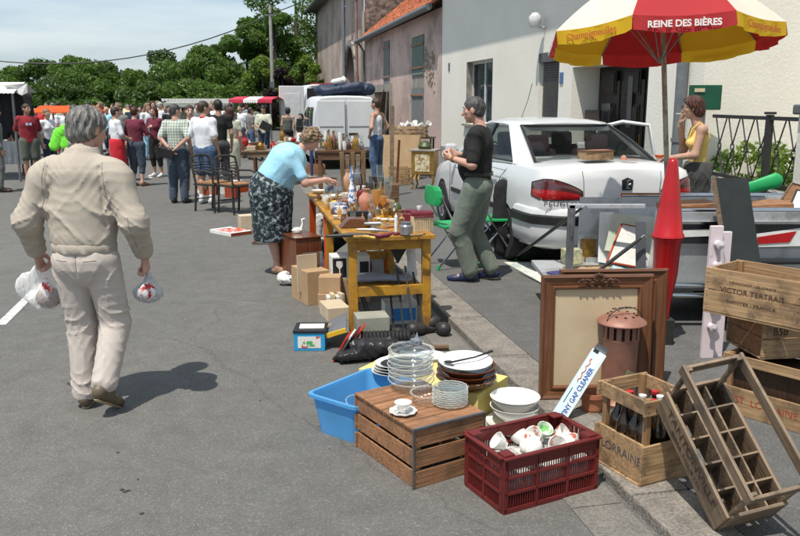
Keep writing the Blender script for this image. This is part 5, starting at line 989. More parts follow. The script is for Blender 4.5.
# open right front door, hinged at the A pillar
dv=D.objects.new('open_door',None); COL.objects.link(dv); dv.parent=car; dv.location=(.86,3.18,0); dv.rotation_euler=(0,0,R_(62))
b=MB(); b.box(0,-.55,.62,.09,1.08,.74); b.build('door_panel',M_white,dv,bevel=.03)
b=MB(); b.tube([(0,-.02,1.0),(-.06,-.42,1.38),(-.10,-.66,1.44),(-.10,-1.0,1.40),(-.04,-1.09,1.0)],.026,8); b.build('door_frame',M_white,dv,True)
b=MB(); b.box(-.065,-.55,.62,.03,.98,.62); b.build('door_card',M_blackp,dv,bevel=.01); b=MB(); b.box(.10,-.08,1.08,.14,.1,.12); b.build('wing_mirror',M_blackp,dv,bevel=.03)
g=MB(); g.add([(-.0,-.08,1.0),(-.055,-.42,1.36),(-.09,-.66,1.42),(-.09,-.99,1.38),(-.03,-1.06,1.0)],[(0,1,2,3,4)]); g.build('door_window',M_carglass,dv)
# things on the boot
cp=car.matrix_world
def on_car(x,y,z): return Matrix.Translation(car.location)@Matrix.Rotation(YR,4,'Z')@Vector((x,y,z))
p=on_car(-.16,.30,1.125); bx=root('wooden_box','small brown wooden box with papers on the white car boot lid','box',p,YR); b=MB(); b.box(0,0,.045,.30,.20,.08); b.build('box_body',M_crateL,bx,bevel=.004)
b=MB(); b.box(0,0,.092,.31,.21,.012,rz=.03); b.build('lid',M_brownw,bx); b=MB(); b.box(.03,-.03,.101,.2,.1,.004,rz=.2); b.build('note',M_pinkv,bx)
p=on_car(.12,.24,1.125); b=MB(); b.lathe([(0,0),(.035,0),(.03,.03),(.012,.045),(0,.05)],9); b.box(.07,-.02,.004,.12,.06,.006); tag(b.build('trinket',[M_pinkv],None,loc=p),'small pink trinket beside the wooden box on the car boot','trinket')
# vans
def van(label,loc,rz,W,Hh,Ln,nose=True,doors=True,plate=True,windows=True):
    v=root('van',label,'van',loc,rz); hw=W/2
    def ring(y,zb,zt,s=1.0,tp=.88):
        h=[(0,zb),(hw*s*.97,zb),(hw*s,zb+.12),(hw*s,zb+(zt-zb)*.55),(hw*s*.97,zb+(zt-zb)*.75),(hw*s*tp,zt-.07),(hw*s*(tp-.08),zt-.01),(hw*s*.5,zt+.02),(0,zt+.03)]
        return [(x,y,z) for x,z in h]+[(-x,y,z) for x,z in h[-2:0:-1]]
    b=MB(); rs=[ring(0,.32,Hh-.06,.97),ring(.06,.30,Hh-.02,.995),ring(Ln*.5,.30,Hh),ring(Ln*.68,.30,Hh-.03),ring(Ln*.80,.30,Hh*.62+.05,.99,.92),ring(Ln*.97,.32,Hh*.52,.95,.95),ring(Ln,.4,Hh*.42,.88,.95)]
    b.add(*loft(rs)); VB=bvh_of(b.build('body',M_whitev,v,True))
    for wy in (Ln*.17,Ln*.82):
        for s_ in (-1,1): wheel(v,s_*(hw-.08),wy,.30,.30,s_)
        b=MB()
        for s_ in (-1,1): b.lathe([(.36,0),(.37,.012)],24,0,Matrix.Translation((s_*(hw+.0),wy,.34))@Matrix.Rotation(PI/2*s_,4,'Y')); b.lathe([(0,.004),(.36,.004)],24,0,Matrix.Translation((s_*(hw-.001),wy,.34))@Matrix.Rotation(PI/2*s_,4,'Y'))
        b.build('wheel_arch',M_blackp,v)
    b=MB(); b.box(0,-.06,.44,W*.98,.16,.20); b.build('bumper',M_blackp,v,bevel=.04)
    if doors:
        for s_ in (-1,1):
            d_=MB(); d_.box(s_*hw*.45,-.012,(Hh+.52)/2-.02,hw*.86,.03,Hh-.72); dd=d_.build('rear_door',M_whitev,v,bevel=.02)
            k=MB(); k.box(s_*hw*.45,-.032,Hh*.60,hw*.72,.015,.012); k.build('door_crease',M_slate,dd); k=MB(); k.tube([(s_*.02,-.032,.6),(s_*.02,-.032,Hh-.22)],.005,4); k.build('door_gap',M_blackp,dd)
        k=MB(); k.box(hw*.22,-.04,Hh*.50,.24,.03,.05); k.build('handle',M_blackp,v,bevel=.01)
    if plate: k=MB(); k.box(-hw*.45,-.04,.70,.50,.02,.11); k.build('number_plate',M_yplate,v); k=MB(); k.box(-hw*.45,-.034,.72,.62,.015,.20); k.build('plate_recess',M_slate,v)
    for s_ in (-1,1): k=MB(); k.box(s_*hw*.93,-.02,.95,.09,.05,.34); k.build('tail_light',M_redlamp,v,bevel=.01)
    if windows:
        for s_ in (-1,1):
            for (y0,y1) in ((.3,Ln*.26),(Ln*.29,Ln*.47),(Ln*.5,Ln*.66)):
                k=MB(); P=[]; ny=8; nz=6
                for i in range(ny+1):
                    for j in range(nz+1):
                        y_=y0+(y1-y0)*i/ny; z_=Hh*.58+Hh*.27*j/nz-(.10*Hh*(i/ny) if y1>Ln*.6 else 0)*(j/nz); h_=VB.ray_cast(Vector((s_*3,y_,z_)),Vector((-s_,0,0)))[0]; P.append(h_+Vector((s_*.006,0,0)) if h_ else Vector((s_*hw,y_,z_)))
                k.add(P,[(i*(nz+1)+j,(i+1)*(nz+1)+j,(i+1)*(nz+1)+j+1,i*(nz+1)+j+1) for i in range(ny) for j in range(nz)]); k.build('side_window',mat('dark_van_glass',(.10,.13,.15),(.05,.06,.07),rough=.08,coat=1),v,True)
    k=MB(); k.box(-hw-.12,Ln*.70,Hh*.62,.16,.1,.22); k.build('wing_mirror',M_blackp,v,bevel=.03)
    return v
van1=van('small white van with rolled dark tarpaulin on its roof seen from behind','XX' and S(2.93,20.6,.0),YR,1.66,1.90,4.0)
t=sobj([sdf([('c',(-.55,.4,.1),(.70,.5,.12),.15,.17),('c',(-.6,.9,.08),(.6,1.2,.1),.14,.14),('c',(-.5,.3,.06),(.4,.25,.2),.1,.13)],.03,.06,disp=folds(.03,5,9,14))],'tarpaulin',mat('navy_tarp',(.02,.035,.075),(.012,.02,.045),rough=.6,bump=.4,bscale=8)); p=van1.location+Matrix.Rotation(YR,3,'Z')@Vector((0,0,1.95)); t.location=p; t.rotation_euler=(0,0,YR); tag(t,'bundled navy tarpaulin lying on the roof of the small white van','tarpaulin')
t=sobj([sdf([('c',(-.25,.35,.3),(.0,.4,.34),.08,.1)],.025,.04,disp=folds(.03,15,19,14))],'cloth_bundle',M_whitecloth); t.location=p; t.rotation_euler=(0,0,YR); tag(t,'white cloth bundle on top of the navy tarpaulin on the van','cloth')
p=at(332,140,29.5); van2=van('tall white panel van with its rear doors standing open beyond the small van',(p[0],29.5,0),YR,2.0,2.38,5.2,doors=False,plate=False,windows=False)
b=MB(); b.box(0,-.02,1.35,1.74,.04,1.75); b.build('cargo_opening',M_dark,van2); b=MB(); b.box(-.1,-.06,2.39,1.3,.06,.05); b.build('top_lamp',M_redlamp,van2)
dv=D.objects.new('rear_door',None); COL.objects.link(dv); dv.parent=van2; dv.location=(-.98,-.05,0); dv.rotation_euler=(0,0,R_(8))
b=MB(); b.box(-.46,0,1.36,.90,.06,1.90); b.build('door_panel',M_whitev,dv,bevel=.05); b=MB(); b.box(-.46,-.036,1.45,.62,.012,1.2); b.build('pressed_panel',mat('van_white2',(.66,.67,.68),rough=.4),dv,bevel=.03)
# ---------------- goods and stalls ----------------
def frame3(F,Rr,Lc,z=0):
    """corner pixels of a box resting at height z -> centre, yaw, size along right edge, size along left edge"""
    f,r,l=[Vector(G(*p,z)) for p in (F,Rr,Lc)]; dx=r-f; a=math.atan2(dx.y,dx.x); ly=(l-f).dot(Vector((-math.sin(a),math.cos(a),0)))
    ex=Vector((math.cos(a),math.sin(a),0)); ey=Vector((-math.sin(a),math.cos(a),0)); c=f+ex*dx.length/2+ey*ly/2; return c,a,dx.length,ly
def crate(label,loc,rz,W,L,Hh,rows=3,gap=.012,th=.011,m=None,mY=None,mZ=None,flip=False,name='wooden_crate',slot=None,base=True,cat='crate',group=None):
    """x size W, y size L, centred on the base"""
    r=root(name,label,cat,loc,rz,group); m=m or M_crate; mY=mY or M_crate2; mZ=mZ or M_crateZ; rr=random.Random(int(W*1000+L*77+Hh*31))
    T=Matrix.Translation((0,0,Hh))@Matrix.Rotation(PI,4,'X') if flip else None
    def rowsz():
        h=(Hh-gap*(rows-1))/rows; return [(i*(h+gap),h) for i in range(rows)]
    RZ=slot or rowsz()
    for s_ in (-1,1):
        for z,h in RZ: b=MB(); b.box(rr.uniform(-.002,.002),s_*(L/2-th/2),z+h/2,W,th,h-.002,0,T,rx=rr.uniform(-.01,.01)); b.build('side_slat',m,r,bevel=.0025)
        for z,h in RZ: b=MB(); b.box(s_*(W/2-th/2-th),rr.uniform(-.002,.002),z+h/2,th,L-2*th-.003,h-.002,0,T); b.build('end_slat',mY,r,bevel=.0025)
        for t in (-1,1):
            b=MB(); b.box(s_*(W/2-th*2-.014),t*(L/2-th-.014),Hh/2,.026,.026,Hh-.004,0,T); b.build('corner_post',mZ,r,bevel=.002)
    if base:
        b=MB(); n=max(3,int(L/.09)); 
        for i in range(n): b.box(0,-L/2+(i+.5)*L/n,-.006 if not flip else -.006,W-.002,L/n-.006,.011,0,T)
        b.build('bottom_boards',m,r,bevel=.002)
    nb=MB()
    for s_ in (-1,1):
        for z,h in RZ:
            for t in (-1,1):
                for zz in (.3,.7): nb.lathe([(0,.0),(.003,.0005),(.003,.0)],6,0,(T or Matrix())@Matrix.Translation((t*(W/2-.02),s_*(L/2+.0006),z+h*zz))@Matrix.Rotation(-s_*PI/2,4,'X'))
    nb.build('nails',M_iron,r); return r
def bowlprof(r,h,t=.004,foot=.45): return [(0,.004),(r*foot,.0),(r*foot,.006),(r*.75,h*.38),(r*.93,h*.75),(r,h),(r-t,h),(r*.93-t,h*.76),(r*.75-t,h*.38+t),(r*foot-t,.010+t),(0,.010+t)]
def bowl1(r,h,foot=.45): return [(0,0),(r*foot,0),(r*(foot+.08),.004),(r*.80,h*.34),(r*.95,h*.75),(r,h),(r*1.012,h+.002)]
def plateprof(r,h=.018): return [(0,.0),(r*.55,.0),(r*.65,.004),(r,h),(r,h+.003),(r*.66,.009),(r*.55,.006),(0,.006)]
def lathething(name,label,cat,loc,prof,m,n=24,rot=(0,0,0),group=None,sc=1,rip=0,ripn=0):
    b=MB(); b.lathe([(r*sc,z*sc) for r,z in prof],n,rip=rip,ripn=ripn); o=b.build(name,m,None,True,loc=loc,rot=rot); return tag(o,label,cat,group)
def boxthing(name,label,cat,loc,size,m,rz=0,rot=None,bevel=.004,group=None,lift=True):
    b=MB(); b.box(0,0,size[2]/2 if lift else 0,*size); o=b.build(name,m,None,loc=loc,rot=rot or (0,0,rz),bevel=bevel); return tag(o,label,cat,group)
# --- upturned wooden crate with glassware
c,a,W,Lr=frame3((413,490),(483,469),(354,447)); HW=.285
cr1=crate('brown slatted wooden crate turned upside down carrying glassware and a cup and saucer',c,a,W,Lr,HW,3,.016,m=M_crate,mY=M_crate,flip=True)
b=MB()
for s_ in (-1,1):
    b.bar((s_*W/2,-Lr/2-.001,.0),(s_*W/2,-Lr/2-.001,HW+.006),.008,.008)
b.bar((-W/2,-Lr/2,HW+.008),(W/2,-Lr/2,HW+.008),.014,.010); b.build('metal_edging',M_steel,cr1)
zt=HW+.014
def glassware(name,label,cat,loc,prof,n=32,rot=(0,0,0),group=None,rip=0,ripn=0):
    b=MB(); b.lathe(prof,n,0,rip=rip,ripn=ripn,cap=False); r_,z_=prof[-1]; b.lathe([(r_-.002,z_-.003),(r_+.0012,z_-.002),(r_+.0012,z_+.002),(r_-.002,z_+.002),(r_-.002,z_-.003)],n,1,rip=rip,ripn=ripn); o=b.build(name,[M_glass2,M_rim],None,True,loc=loc,rot=rot); return tag(o,label,cat,group)
def P(px,py,z=zt): return G(px,py,z)
gb=[(.118,.055)]*7
for i in range(7):
    x,y,z=P(411,388); glassware('glass_bowl','heavy clear glass bowl in the tall stack on the upturned wooden crate','bowl',(x+rnd.uniform(-.003,.003),y,z+.026*i),bowl1(.118-.001*(i%3),.052,.6),32,(rnd.uniform(-.03,.03),0,i),'stacked clear glass bowls',.012,24)
x,y,z=P(411,388)
glassware('glass_dish','shallow cut glass dish with odd cutlery topping the tall bowl stack','dish',(x,y,z+.19),[(0,0),(.06,0),(.075,.006),(.11,.022)],32,(.06,.04,0),None,rip=.03,ripn=20)
b=MB()
for k in range(4): b.bar((-.09+.02*k,-.03+.02*k,.012*k),(.06,.03-.03*k,.02+.004*k),.014,.003)
b.lathe([(0,0),(.03,.01),(.035,.03),(.01,.04),(.0,.07)],10,0,Matrix.Translation((.03,.02,.02))); tag(b.build('cutlery',M_silver,None,loc=(x,y,z+.207)),'tangle of silver cutlery lying in the top glass dish','cutlery')
x,y,z=P(428,402); glassware('ribbed_glass_bowl','ribbed clear glass bowl in front of the tall bowl stack','bowl',(x,y,z),bowl1(.085,.05,.5),48,(.0,.0,0),None,rip=.05,ripn=24)
for i in range(8):
    x,y,z=P(450,404); glassware('glass_plate','clear glass side plate in the short stack near the crate corner','plate',(x,y,z+.011*i),[(0,0),(.05,0),(.058,.003),(.084,.013),(.086,.013)],32,(.0,.0,i*.7),'short stack of glass plates',rip=.03,ripn=18)
x,y,z=P(403,413); lathething('saucer','white saucer with wavy rim under the teacup on the wooden crate','saucer',(x,y,z),plateprof(.066,.012),M_china,36,rip=.05,ripn=9)
cu=root('teacup','white teacup standing on the saucer on the wooden crate','cup',(x,y,z+.008),-2.3); b=MB(); b.lathe(bowlprof(.042,.048,.003,.5),24); b.build('bowl',M_china,cu,True); b=MB(); b.tube([(.038,0,.038),(.058,0,.040),(.062,0,.026),(.052,0,.014),(.034,0,.014)],.004,6); b.build('handle',M_china,cu,True)
b=MB(); b.tube([(-.055,-.02,0),(.01,-.03,.002)],.0025,5); b.lathe([(0,0),(.01,.001),(0,.004)],8,0,Matrix.Translation((.018,-.031,0))); tag(b.build('teaspoon',M_silver,None,loc=(x,y,z+.02)),'small silver teaspoon lying on the saucer on the crate','spoon')
# --- blue storage tub
c=Vector((-.20,4.16,0)); tub=root('storage_tub','translucent blue plastic storage tub with glass dishes inside on the road','storage tub',c,R_(52.3))
def tubmesh(L0,W0,L1,W1,h,t=.006,n=6):
    def rr(l,w,z,rad=.04):
        o=[]
        for cx,cy,a0 in ((l/2-rad,w/2-rad,0),(-l/2+rad,w/2-rad,90),(-l/2+rad,-w/2+rad,180),(l/2-rad,-w/2+rad,270)):
            for k in range(n): a=R_(a0+90*k/(n-1)); o.append((cx+rad*math.cos(a),cy+rad*math.sin(a),z))
        return o
    b=MB(); b.add(*loft([rr(L0,W0,0),rr(L0*.6+L1*.4,W0*.6+W1*.4,h*.45),rr(L1,W1,h-.02),rr(L1+.03,W1+.03,h-.02),rr(L1+.035,W1+.035,h),rr(L1-.0,W1-.0,h),rr(L0*.6+L1*.4-2*t,W0*.6+W1*.4-2*t,h*.45),rr(L0-2*t,W0-2*t,t)],caps=True)); return b
M_bluetr=mat('blue_translucent_plastic',(.18,.50,.80),(.15,.46,.76),rough=.28,scale=4); 
nt=M_bluetr.node_tree; tr=nt.nodes.new('ShaderNodeBsdfTranslucent'); tr.inputs[0].default_value=(.25,.62,.95,1); mx=nt.nodes.new('ShaderNodeMixShader'); mx.inputs[0].default_value=.45; nt.links.new(nt.nodes['Principled BSDF'].outputs[0],mx.inputs[1]); nt.links.new(tr.outputs[0],mx.inputs[2]); nt.links.new(mx.outputs[0],nt.nodes['Material Output'].inputs[0])
tubmesh(.44,.28,.50,.33,.225).build('tub_body',M_bluetr,tub,True)
b=MB(); b.box(-.19-.02,0,.13,.003,.12,.075,ry=-.18); tb=b.build('label_sticker',mat('tub_label',(.35,.42,.2),(.55,.12,.1),rough=.5,scale=26,lo=.45,hi=.5),tub); 
b=MB(); b.box(-.236+.02,-.01,.13,.003,.06,.05,ry=-.18); b.build('price_sticker',M_paper,tub)
for i,(dx,dy,r_) in enumerate(((-.10,.02,.075),(.03,-.03,.08),(.02,.07,.07),(.13,.0,.075))):
    pp=Matrix.Rotation(R_(52.3),3,'Z')@Vector((dx,dy,.02+.018*i)); glassware('cut_glass_dish','round cut glass dish lying in the blue storage tub','dish',tuple(c+pp),bowl1(r_,.06,.5),36,(.2,.1*i,0),'glass dishes in the blue tub',rip=.04,ripn=18)
# --- yellow box with crockery
YZ=.20; f_=Vector(G(478,395,YZ)); r_=Vector(G(508,376,YZ)); ex=(r_-f_); sd_=ex.length; aY=math.atan2(ex.y,ex.x); ey=Vector((-math.sin(aY),math.cos(aY),0)); LY=.80; c=f_+ex/2+ey*LY/2; c.z=0
yb=root('yellow_box','long pale yellow cardboard box carrying brown bowls and white plates','box',c,aY); b=MB(); b.box(0,0,YZ/2,sd_,LY,YZ); b.build('carton',M_yellow,yb,bevel=.004); b=MB(); b.box(0,0,YZ+.002,.05,LY-.004,.0025); b.build('tape',M_cardl,yb)
x,y,z=G(466,386,YZ+.004)
for i in range(3): lathething('brown_dish',['large brown glazed earthenware bowl at the bottom of its stack','brown glazed bowl in the middle of the earthenware stack','uppermost brown glazed dish of the earthenware stack'][i],'bowl',(x,y,z+.034*i),bowlprof(.168-.003*i,.06,.007,.62),M_brownglaze,40,(.03*(i-1),0,0))
lathething('white_plate','white dinner plate on top of the brown bowls holding a black spoon','plate',(x-.006,y,z+.128),plateprof(.150,.022),M_china,40,(.05,.0,0))
b=MB(); b.tube([(-.08,-.03,0),(.05,.02,.012),(.15,.06,.035)],[.006,.005,.008],8); b.lathe([(0,0),(.028,.004),(0,.01)],12,0,Matrix.Translation((-.10,-.04,0))); tag(b.build('ladle',M_blackp,None,loc=(x,y,z+.15)),'black plastic ladle resting across the white plate','ladle')
x,y,z=G(402,372,YZ+.004)
for i in range(4):
    b=MB(); b.lathe(plateprof(.145-.004*i,.02),40,0,Matrix.Diagonal((1.25,.9,1,1))); b.lathe([(.117,.0135),(.122,.0145)],40,1,Matrix.Diagonal((1.25,.9,1,1))); tag(b.build('oval_platter',[M_china,M_blackp],None,True,loc=(x,y,z+.016*i),rot=(0,0,.3+.05*i)),'oval white platter with thin dark rim behind the glass bowl stack','platter','stacked oval platters')
x,y,z=G(431,358,YZ+.004); lathething('white_saucer','small white saucer left of the brown bowls','saucer',(x,y,z),plateprof(.09,.018),M_china,30)
# --- red-brown plastic crate
c,a,W,Lr=frame3((503,515),(596,489),(462,488)); Lr=.31; c=Vector(G(503,515))+Vector((math.cos(a),math.sin(a),0))*W/2+Vector((-math.sin(a),math.cos(a),0))*Lr/2
HR=.262; pc=root('plastic_crate','dark red slatted plastic crate full of cups and eggs at the front','plastic crate',c,a); t=.012
def lattice(wd,Hh,M,hand=False):
    b=MB(); y=0
    for z,h in ((.012,.024),(.092,.014),(.165,.014),(Hh-.03,.06)):
        if hand and z>Hh-.05:
            for s_ in (-1,1): b.box(s_*(wd/2-.06),y,Hh-.03,.12,t,.06,0,M)
            b.box(0,y,Hh-.055,wd-.2,t,.012,0,M); b.box(0,y,Hh-.006,wd-.2,t*1.4,.012,0,M)
        else: b.box(0,y,z,wd,t,h,0,M)
    n=int(wd/.0125)
    for i in range(n+1): b.box(-wd/2+i*wd/n,y,Hh*.47,.0042,.006,Hh-.07,0,M)
    k=max(2,int(wd/.13))
    for i in range(k+1): b.box(-wd/2+.008+i*(wd-.016)/k,y,Hh/2,.020 if i in(0,k) else .012,t,Hh-.01,0,M)
    b.box(0,y-.006,Hh-.004,wd+.01,.024,.009,0,M); return b
lattice(W,HR,Matrix.Translation((0,-Lr/2,0))).build('side_panel',M_maroon,pc,bevel=.0015)
lattice(W,HR,Matrix.Translation((0,Lr/2,0))@Matrix.Rotation(PI,4,'Z')).build('side_panel',M_maroon,pc,bevel=.0015)
lattice(Lr-.02,HR,Matrix.Translation((-W/2+.002,0,0))@Matrix.Rotation(-PI/2,4,'Z'),True).build('end_panel',M_maroon,pc,bevel=.0015)
lattice(Lr-.02,HR,Matrix.Translation((W/2-.002,0,0))@Matrix.Rotation(PI/2,4,'Z'),True).build('end_panel',M_maroon,pc,bevel=.0015)
for s_ in (-1,1):
    for q in (-1,1):
        b=MB(); b.box(s_*(W/2-.014),q*(Lr/2-.014),HR/2,.030,.030,HR+.002); b.box(s_*(W/2-.03),q*(Lr/2-.03),HR+.004,.055,.055,.010); b.build('corner_post',M_maroon,pc,bevel=.004)
b=MB()
for i in range(12): b.box(-W/2+.03+i*(W-.06)/11,0,.012,.008,Lr-.02,.006)
for i in range(7): b.box(0,-Lr/2+.03+i*(Lr-.06)/6,.012,W-.02,.008,.0055)
b.build('bottom_grid',M_maroon,pc)
Mc=Matrix.Translation(c)@Matrix.Rotation(a,4,'Z')
b=MB(); b.box(0,0,.115,W-.05,Lr-.05,.10); o=b.build('wrapped_crockery',mat('newspaper_wrap',(.55,.53,.49),(.25,.24,.23),rough=.9,scale=24,lo=.4,hi=.55,bump=1,bscale=22),None,bevel=.02,loc=c,rot=(0,0,a)); tag(o,'layer of newspaper wrapping under the cups in the dark red crate','newspaper')
M_floral=mat('flower_painted_china',(.80,.79,.75),(.55,.16,.10),rough=.15,scale=20,lo=.36,hi=.40,coat=.5,detail=2)
egg=[(.028*math.sin(PI*i/10)*(1-.12*math.cos(PI*i/10)),-.036*math.cos(PI*i/10)+.036) for i in range(11)]
for i,(dx,dy,k) in enumerate([(-.20,.0,'cup'),(-.10,-.08,'egg'),(-.05,-.03,'egg'),(.0,-.07,'egg'),(.03,-.01,'egg'),(.08,.05,'f'),(.13,.0,'f'),(.18,.06,'f'),(.12,.09,'g'),(.19,-.05,'f'),(.02,.08,'cup'),(-.10,.07,'cup'),(.09,-.07,'egg')]):
    p=tuple(Mc@Vector((dx,dy,.165+.016*(i%3)))); 
    if k=='egg': lathething('china_egg','white china egg lying in the dark red plastic crate','egg',p,egg,M_china,16,(1.3,0,i*1.1),'china eggs in the red crate',1.25)
    elif k=='cup': lathething('tea_cup','plain white cup jammed into the dark red plastic crate','cup',p,bowlprof(.043,.055,.003,.5),M_china,20,(.9,.2,i),'plain cups in the red crate')
    elif k=='f': lathething('flowered_cup','white cup painted with orange flowers in the dark red crate','cup',p,bowlprof(.043,.06,.003,.5),M_floral,20,(.8,.5,i),'flowered cups in the red crate',1.1)
    else: lathething('green_cup','small white and green cup at the back of the dark red crate','cup',p,bowlprof(.04,.06,.003,.5),mat('green_white_china',(.25,.55,.2),(.75,.75,.7),rough=.2,scale=24,lo=.45,hi=.5),20,(.5,.3,0))
# --- white bowls behind the red crate
x,y,_=G(514,430,.0)
for i in range(3): lathething('serving_plate','broad white serving plate under the white bowls','plate',(x,y,.003+.014*i),plateprof(.155,.024),M_china,36,group='serving plates under the white bowls')
z0=.058
lathething('salad_bowl','lower of the two white salad bowls behind the dark red crate','bowl',(x,y,z0),bowlprof(.135,.088,.005,.45),M_china,36); lathething('salad_bowl','upper of the two white salad bowls behind the dark red crate','bowl',(x,y,z0+.052),bowlprof(.135,.088,.005,.45),M_china,36)
# --- gap cleaner carton
p0=Vector(G(556,422,.05)); p1=Vector(at(600,352,p0.y+.12)); d=(p1-p0); Lg=d.length; gx=d.normalized(); gn=Vector((-.25,-1,.1)); gn=(gn-gx*gn.dot(gx)).normalized(); gs=gn.cross(gx)
gc=root('tall_carton','long slanting white and pale blue carton lettered GAP CLEANER before the picture frame','carton'); Mg=Matrix((gx,gs,gn)).transposed().to_4x4(); Mg.translation=p0; gc.matrix_world=Mg
b=MB(); b.box(Lg/2,0,-.025,Lg,.082,.05); b.build('carton_body',mat('pale_blue_card',(.62,.76,.82),(.58,.72,.79),rough=.35,coat=.3,scale=2),gc,bevel=.002)
b=MB(); b.box(Lg*.5,-.014,.0008,Lg*.98,.030,.0016); b.build('white_band',M_paper,gc); text('TINY GAP CLEANER',.036,M_blueink,gc,(Lg*.44,-.012,.0025),(0,0,0),ext=.0006,bold=.0009,sx=.95)
b=MB(); b.tube([(Lg*(.55+.03*k),.018+.006*math.sin(k*2),.002) for k in range(12)],.003,5); b.build('line_drawing',M_orange,gc); b=MB(); b.tube([(Lg*(.25+.03*k),.024,.002) for k in range(8)],.002,5); b.box(Lg*.985,.02,.0012,.02,.03,.002); b.build('printed_mark',M_blackp,gc)
b=MB(); b.box(Lg+.02,.0,-.02,.04,.07,.003,ry=-.4); b.build('open_flap',M_steel,gc)
# --- picture frames
def pictureframe(label,loc,rz,W,Hh,bw,tilt,m,mz,fill,orn=False,name='framed_picture'):
    r=root(name,label,'picture frame',loc,(tilt,0,rz))
    prof=[(0,0),(0,-.030),(.012,-.036),(.022,-.030),(bw*.35,-.026),(bw*.72,-.020),(bw*.78,-.028),(bw*.88,-.028),(bw,-.012),(bw,0)]
    C=[(-W/2,0),(W/2,0),(W/2,Hh),(-W/2,Hh)]; I=[(1,1),(-1,1),(-1,-1),(1,-1)]
    for k in range(4):
        p,q=C[k],C[(k+1)%4]; ip,iq=I[k],I[(k+1)%4]; vs=[];fs=[]
        for o,yy in prof: vs+= [(p[0]+ip[0]*o,yy,p[1]+ip[1]*o),(q[0]+iq[0]*o,yy,q[1]+iq[1]*o)]
        n=len(prof)
        for i in range(n-1): fs.append((2*i,2*i+1,2*i+3,2*i+2))
        b=MB(); b.add(vs,fs); b.build('moulding',mz if k%2 else m,r)
    b=MB(); b.box(0,-.005,Hh/2,W-bw*1.9,.006,Hh-bw*1.9); b.build('picture_panel',fill,r)
    b=MB()
    for (cx,cz,w_,h_) in ((0,bw+.006,W-2*bw,0),(0,Hh-bw-.006,W-2*bw,0)):
        n=int(w_/.009)
        for i in range(n): b.box(-w_/2+(i+.5)*w_/n,-.029,bw*.83 if cz<Hh/2 else Hh-bw*.83,.005,.006,.006)
    n=int((Hh-2*bw)/.009)
    for s_ in (-1,1):
        for i in range(n): b.box(s_*(W/2-bw*.83),-.029,bw+(i+.5)*(Hh-2*bw)/n,.006,.006,.005)
    b.build('beading',mz,r)
    if orn:
        b=MB(); r_=random.Random(3)
        for s_ in (-1,1):
            b.tube([(s_*(.02+.012*k),-.04-.006*math.sin(k*1.3),Hh-.030-.010*math.sin(k*1.15)) for k in range(9)],[.006-.0004*k for k in range(9)],6)
            for k in range(9): b.lathe([(0,-.006),(.008,-.003),(.007,.003),(0,.006)],7,0,Matrix.Translation((s_*(.015+.0125*k),-.046,Hh-.028+.009*math.sin(k*2.2))))
        for k in range(5): a_=PI*(.1+.2*k); b.lathe([(0,-.012),(.010,-.004),(.008,.006),(0,.012)],7,0,Matrix.Translation((.028*math.cos(a_),-.044,Hh-.016+.022*math.sin(a_))))
        b.build('carved_garland',mat('bronze_carving',(.12,.05,.025),(.05,.022,.012),rough=.35,scale=40,coat=.3),r)
    return r
fx0=G(538,399,.05); fx1=G(647,397,.05); aF=math.atan2(fx1[1]-fx0[1],fx1[0]-fx0[0]); WF=math.hypot(fx1[0]-fx0[0],fx1[1]-fx0[1])
fc=((fx0[0]+fx1[0])/2,(fx0[1]+fx1[1])/2,.05)
pictureframe('large walnut picture frame with carved garland around blank aged paper',fc,aF,WF,.735,.085,R_(-3),M_frame,M_frameZ,M_canvas,True)
fd=(fc[0]+.135,fc[1]+.16,.05); pictureframe('second walnut frame standing half hidden behind the garlanded frame',fd,aF,WF-.0,.735,.085,R_(-3),M_frame,M_frameZ,M_brownw)
bb=boxthing('support_box','plain box propping up the two walnut frames from behind','box',(fc[0]+.25,fc[1]+.40,.05),(.3,.25,.5),M_card,rz=aF)
# --- copper lantern stove
x,y,_=G(617,402,.05); ln=root('garden_lantern','dusty copper coloured lantern stove with perforated lid before the walnut frame','lantern',(x,y,.05),.3)
hz=at(617,312,y)[2]-.05; R0=.098
b=MB(); b.lathe([(0,.0),(R0*1.25,.0),(R0*1.3,.02),(R0*1.02,.05),(R0,.06),(R0,hz*.70),(R0*1.03,hz*.71),(R0*1.03,hz*.725),(R0,hz*.73)],40); b.build('drum',M_copper,ln,True)
b=MB(); n=14
for k in range(n):
    a_=2*PI*k/n; b.box(R0*math.cos(a_),R0*math.sin(a_),hz*.80,.004,.028,hz*.15,rz=a_)
b.lathe([(R0,hz*.87),(R0*1.01,hz*.87),(R0*1.01,hz*.895),(R0,hz*.895)],40); b.build('slotted_band',M_copper,ln)
b=MB(); b.lathe([(0,hz*.73),(R0*.8,hz*.73),(R0*.8,hz*.88),(0,hz*.88)],20); b.build('inner_cup',M_iron,ln)
b=MB(); b.lathe([(R0*.9,hz*.88),(R0*1.40,hz*.885),(R0*1.42,hz*.895),(R0*1.38,hz*.91),(R0*.9,hz*.965),(R0*.5,hz*.985),(0,hz*.99)],40); lid=b.build('lid',M_copper,ln,True)
for k in range(10):
    a_=2*PI*k/10; b=MB(); b.lathe([(0,.0),(.008,.0),(.008,.003),(0,.003)],8,0,Matrix.Translation((R0*.8*math.cos(a_),R0*.8*math.sin(a_),hz*.972))); b.build('vent_hole',M_dark,lid)
b=MB(); b.tube([(R0*1.2*math.cos(t_),-.03+.0*t_,hz*.90+.09*math.sin(t_)) for t_ in [PI*k/12 for k in range(13)]],.0028,5); b.build('wire_handle',M_iron,ln)
b=MB(); b.tube([(.022*math.cos(k*.9)-.05+.004*k*0-.0+.006*k-.03,-.03+.014*math.sin(k*.9),hz*.90+.085+.0*k) for k in range(22)],.0022,5); b.build('coil_grip',M_iron,ln)
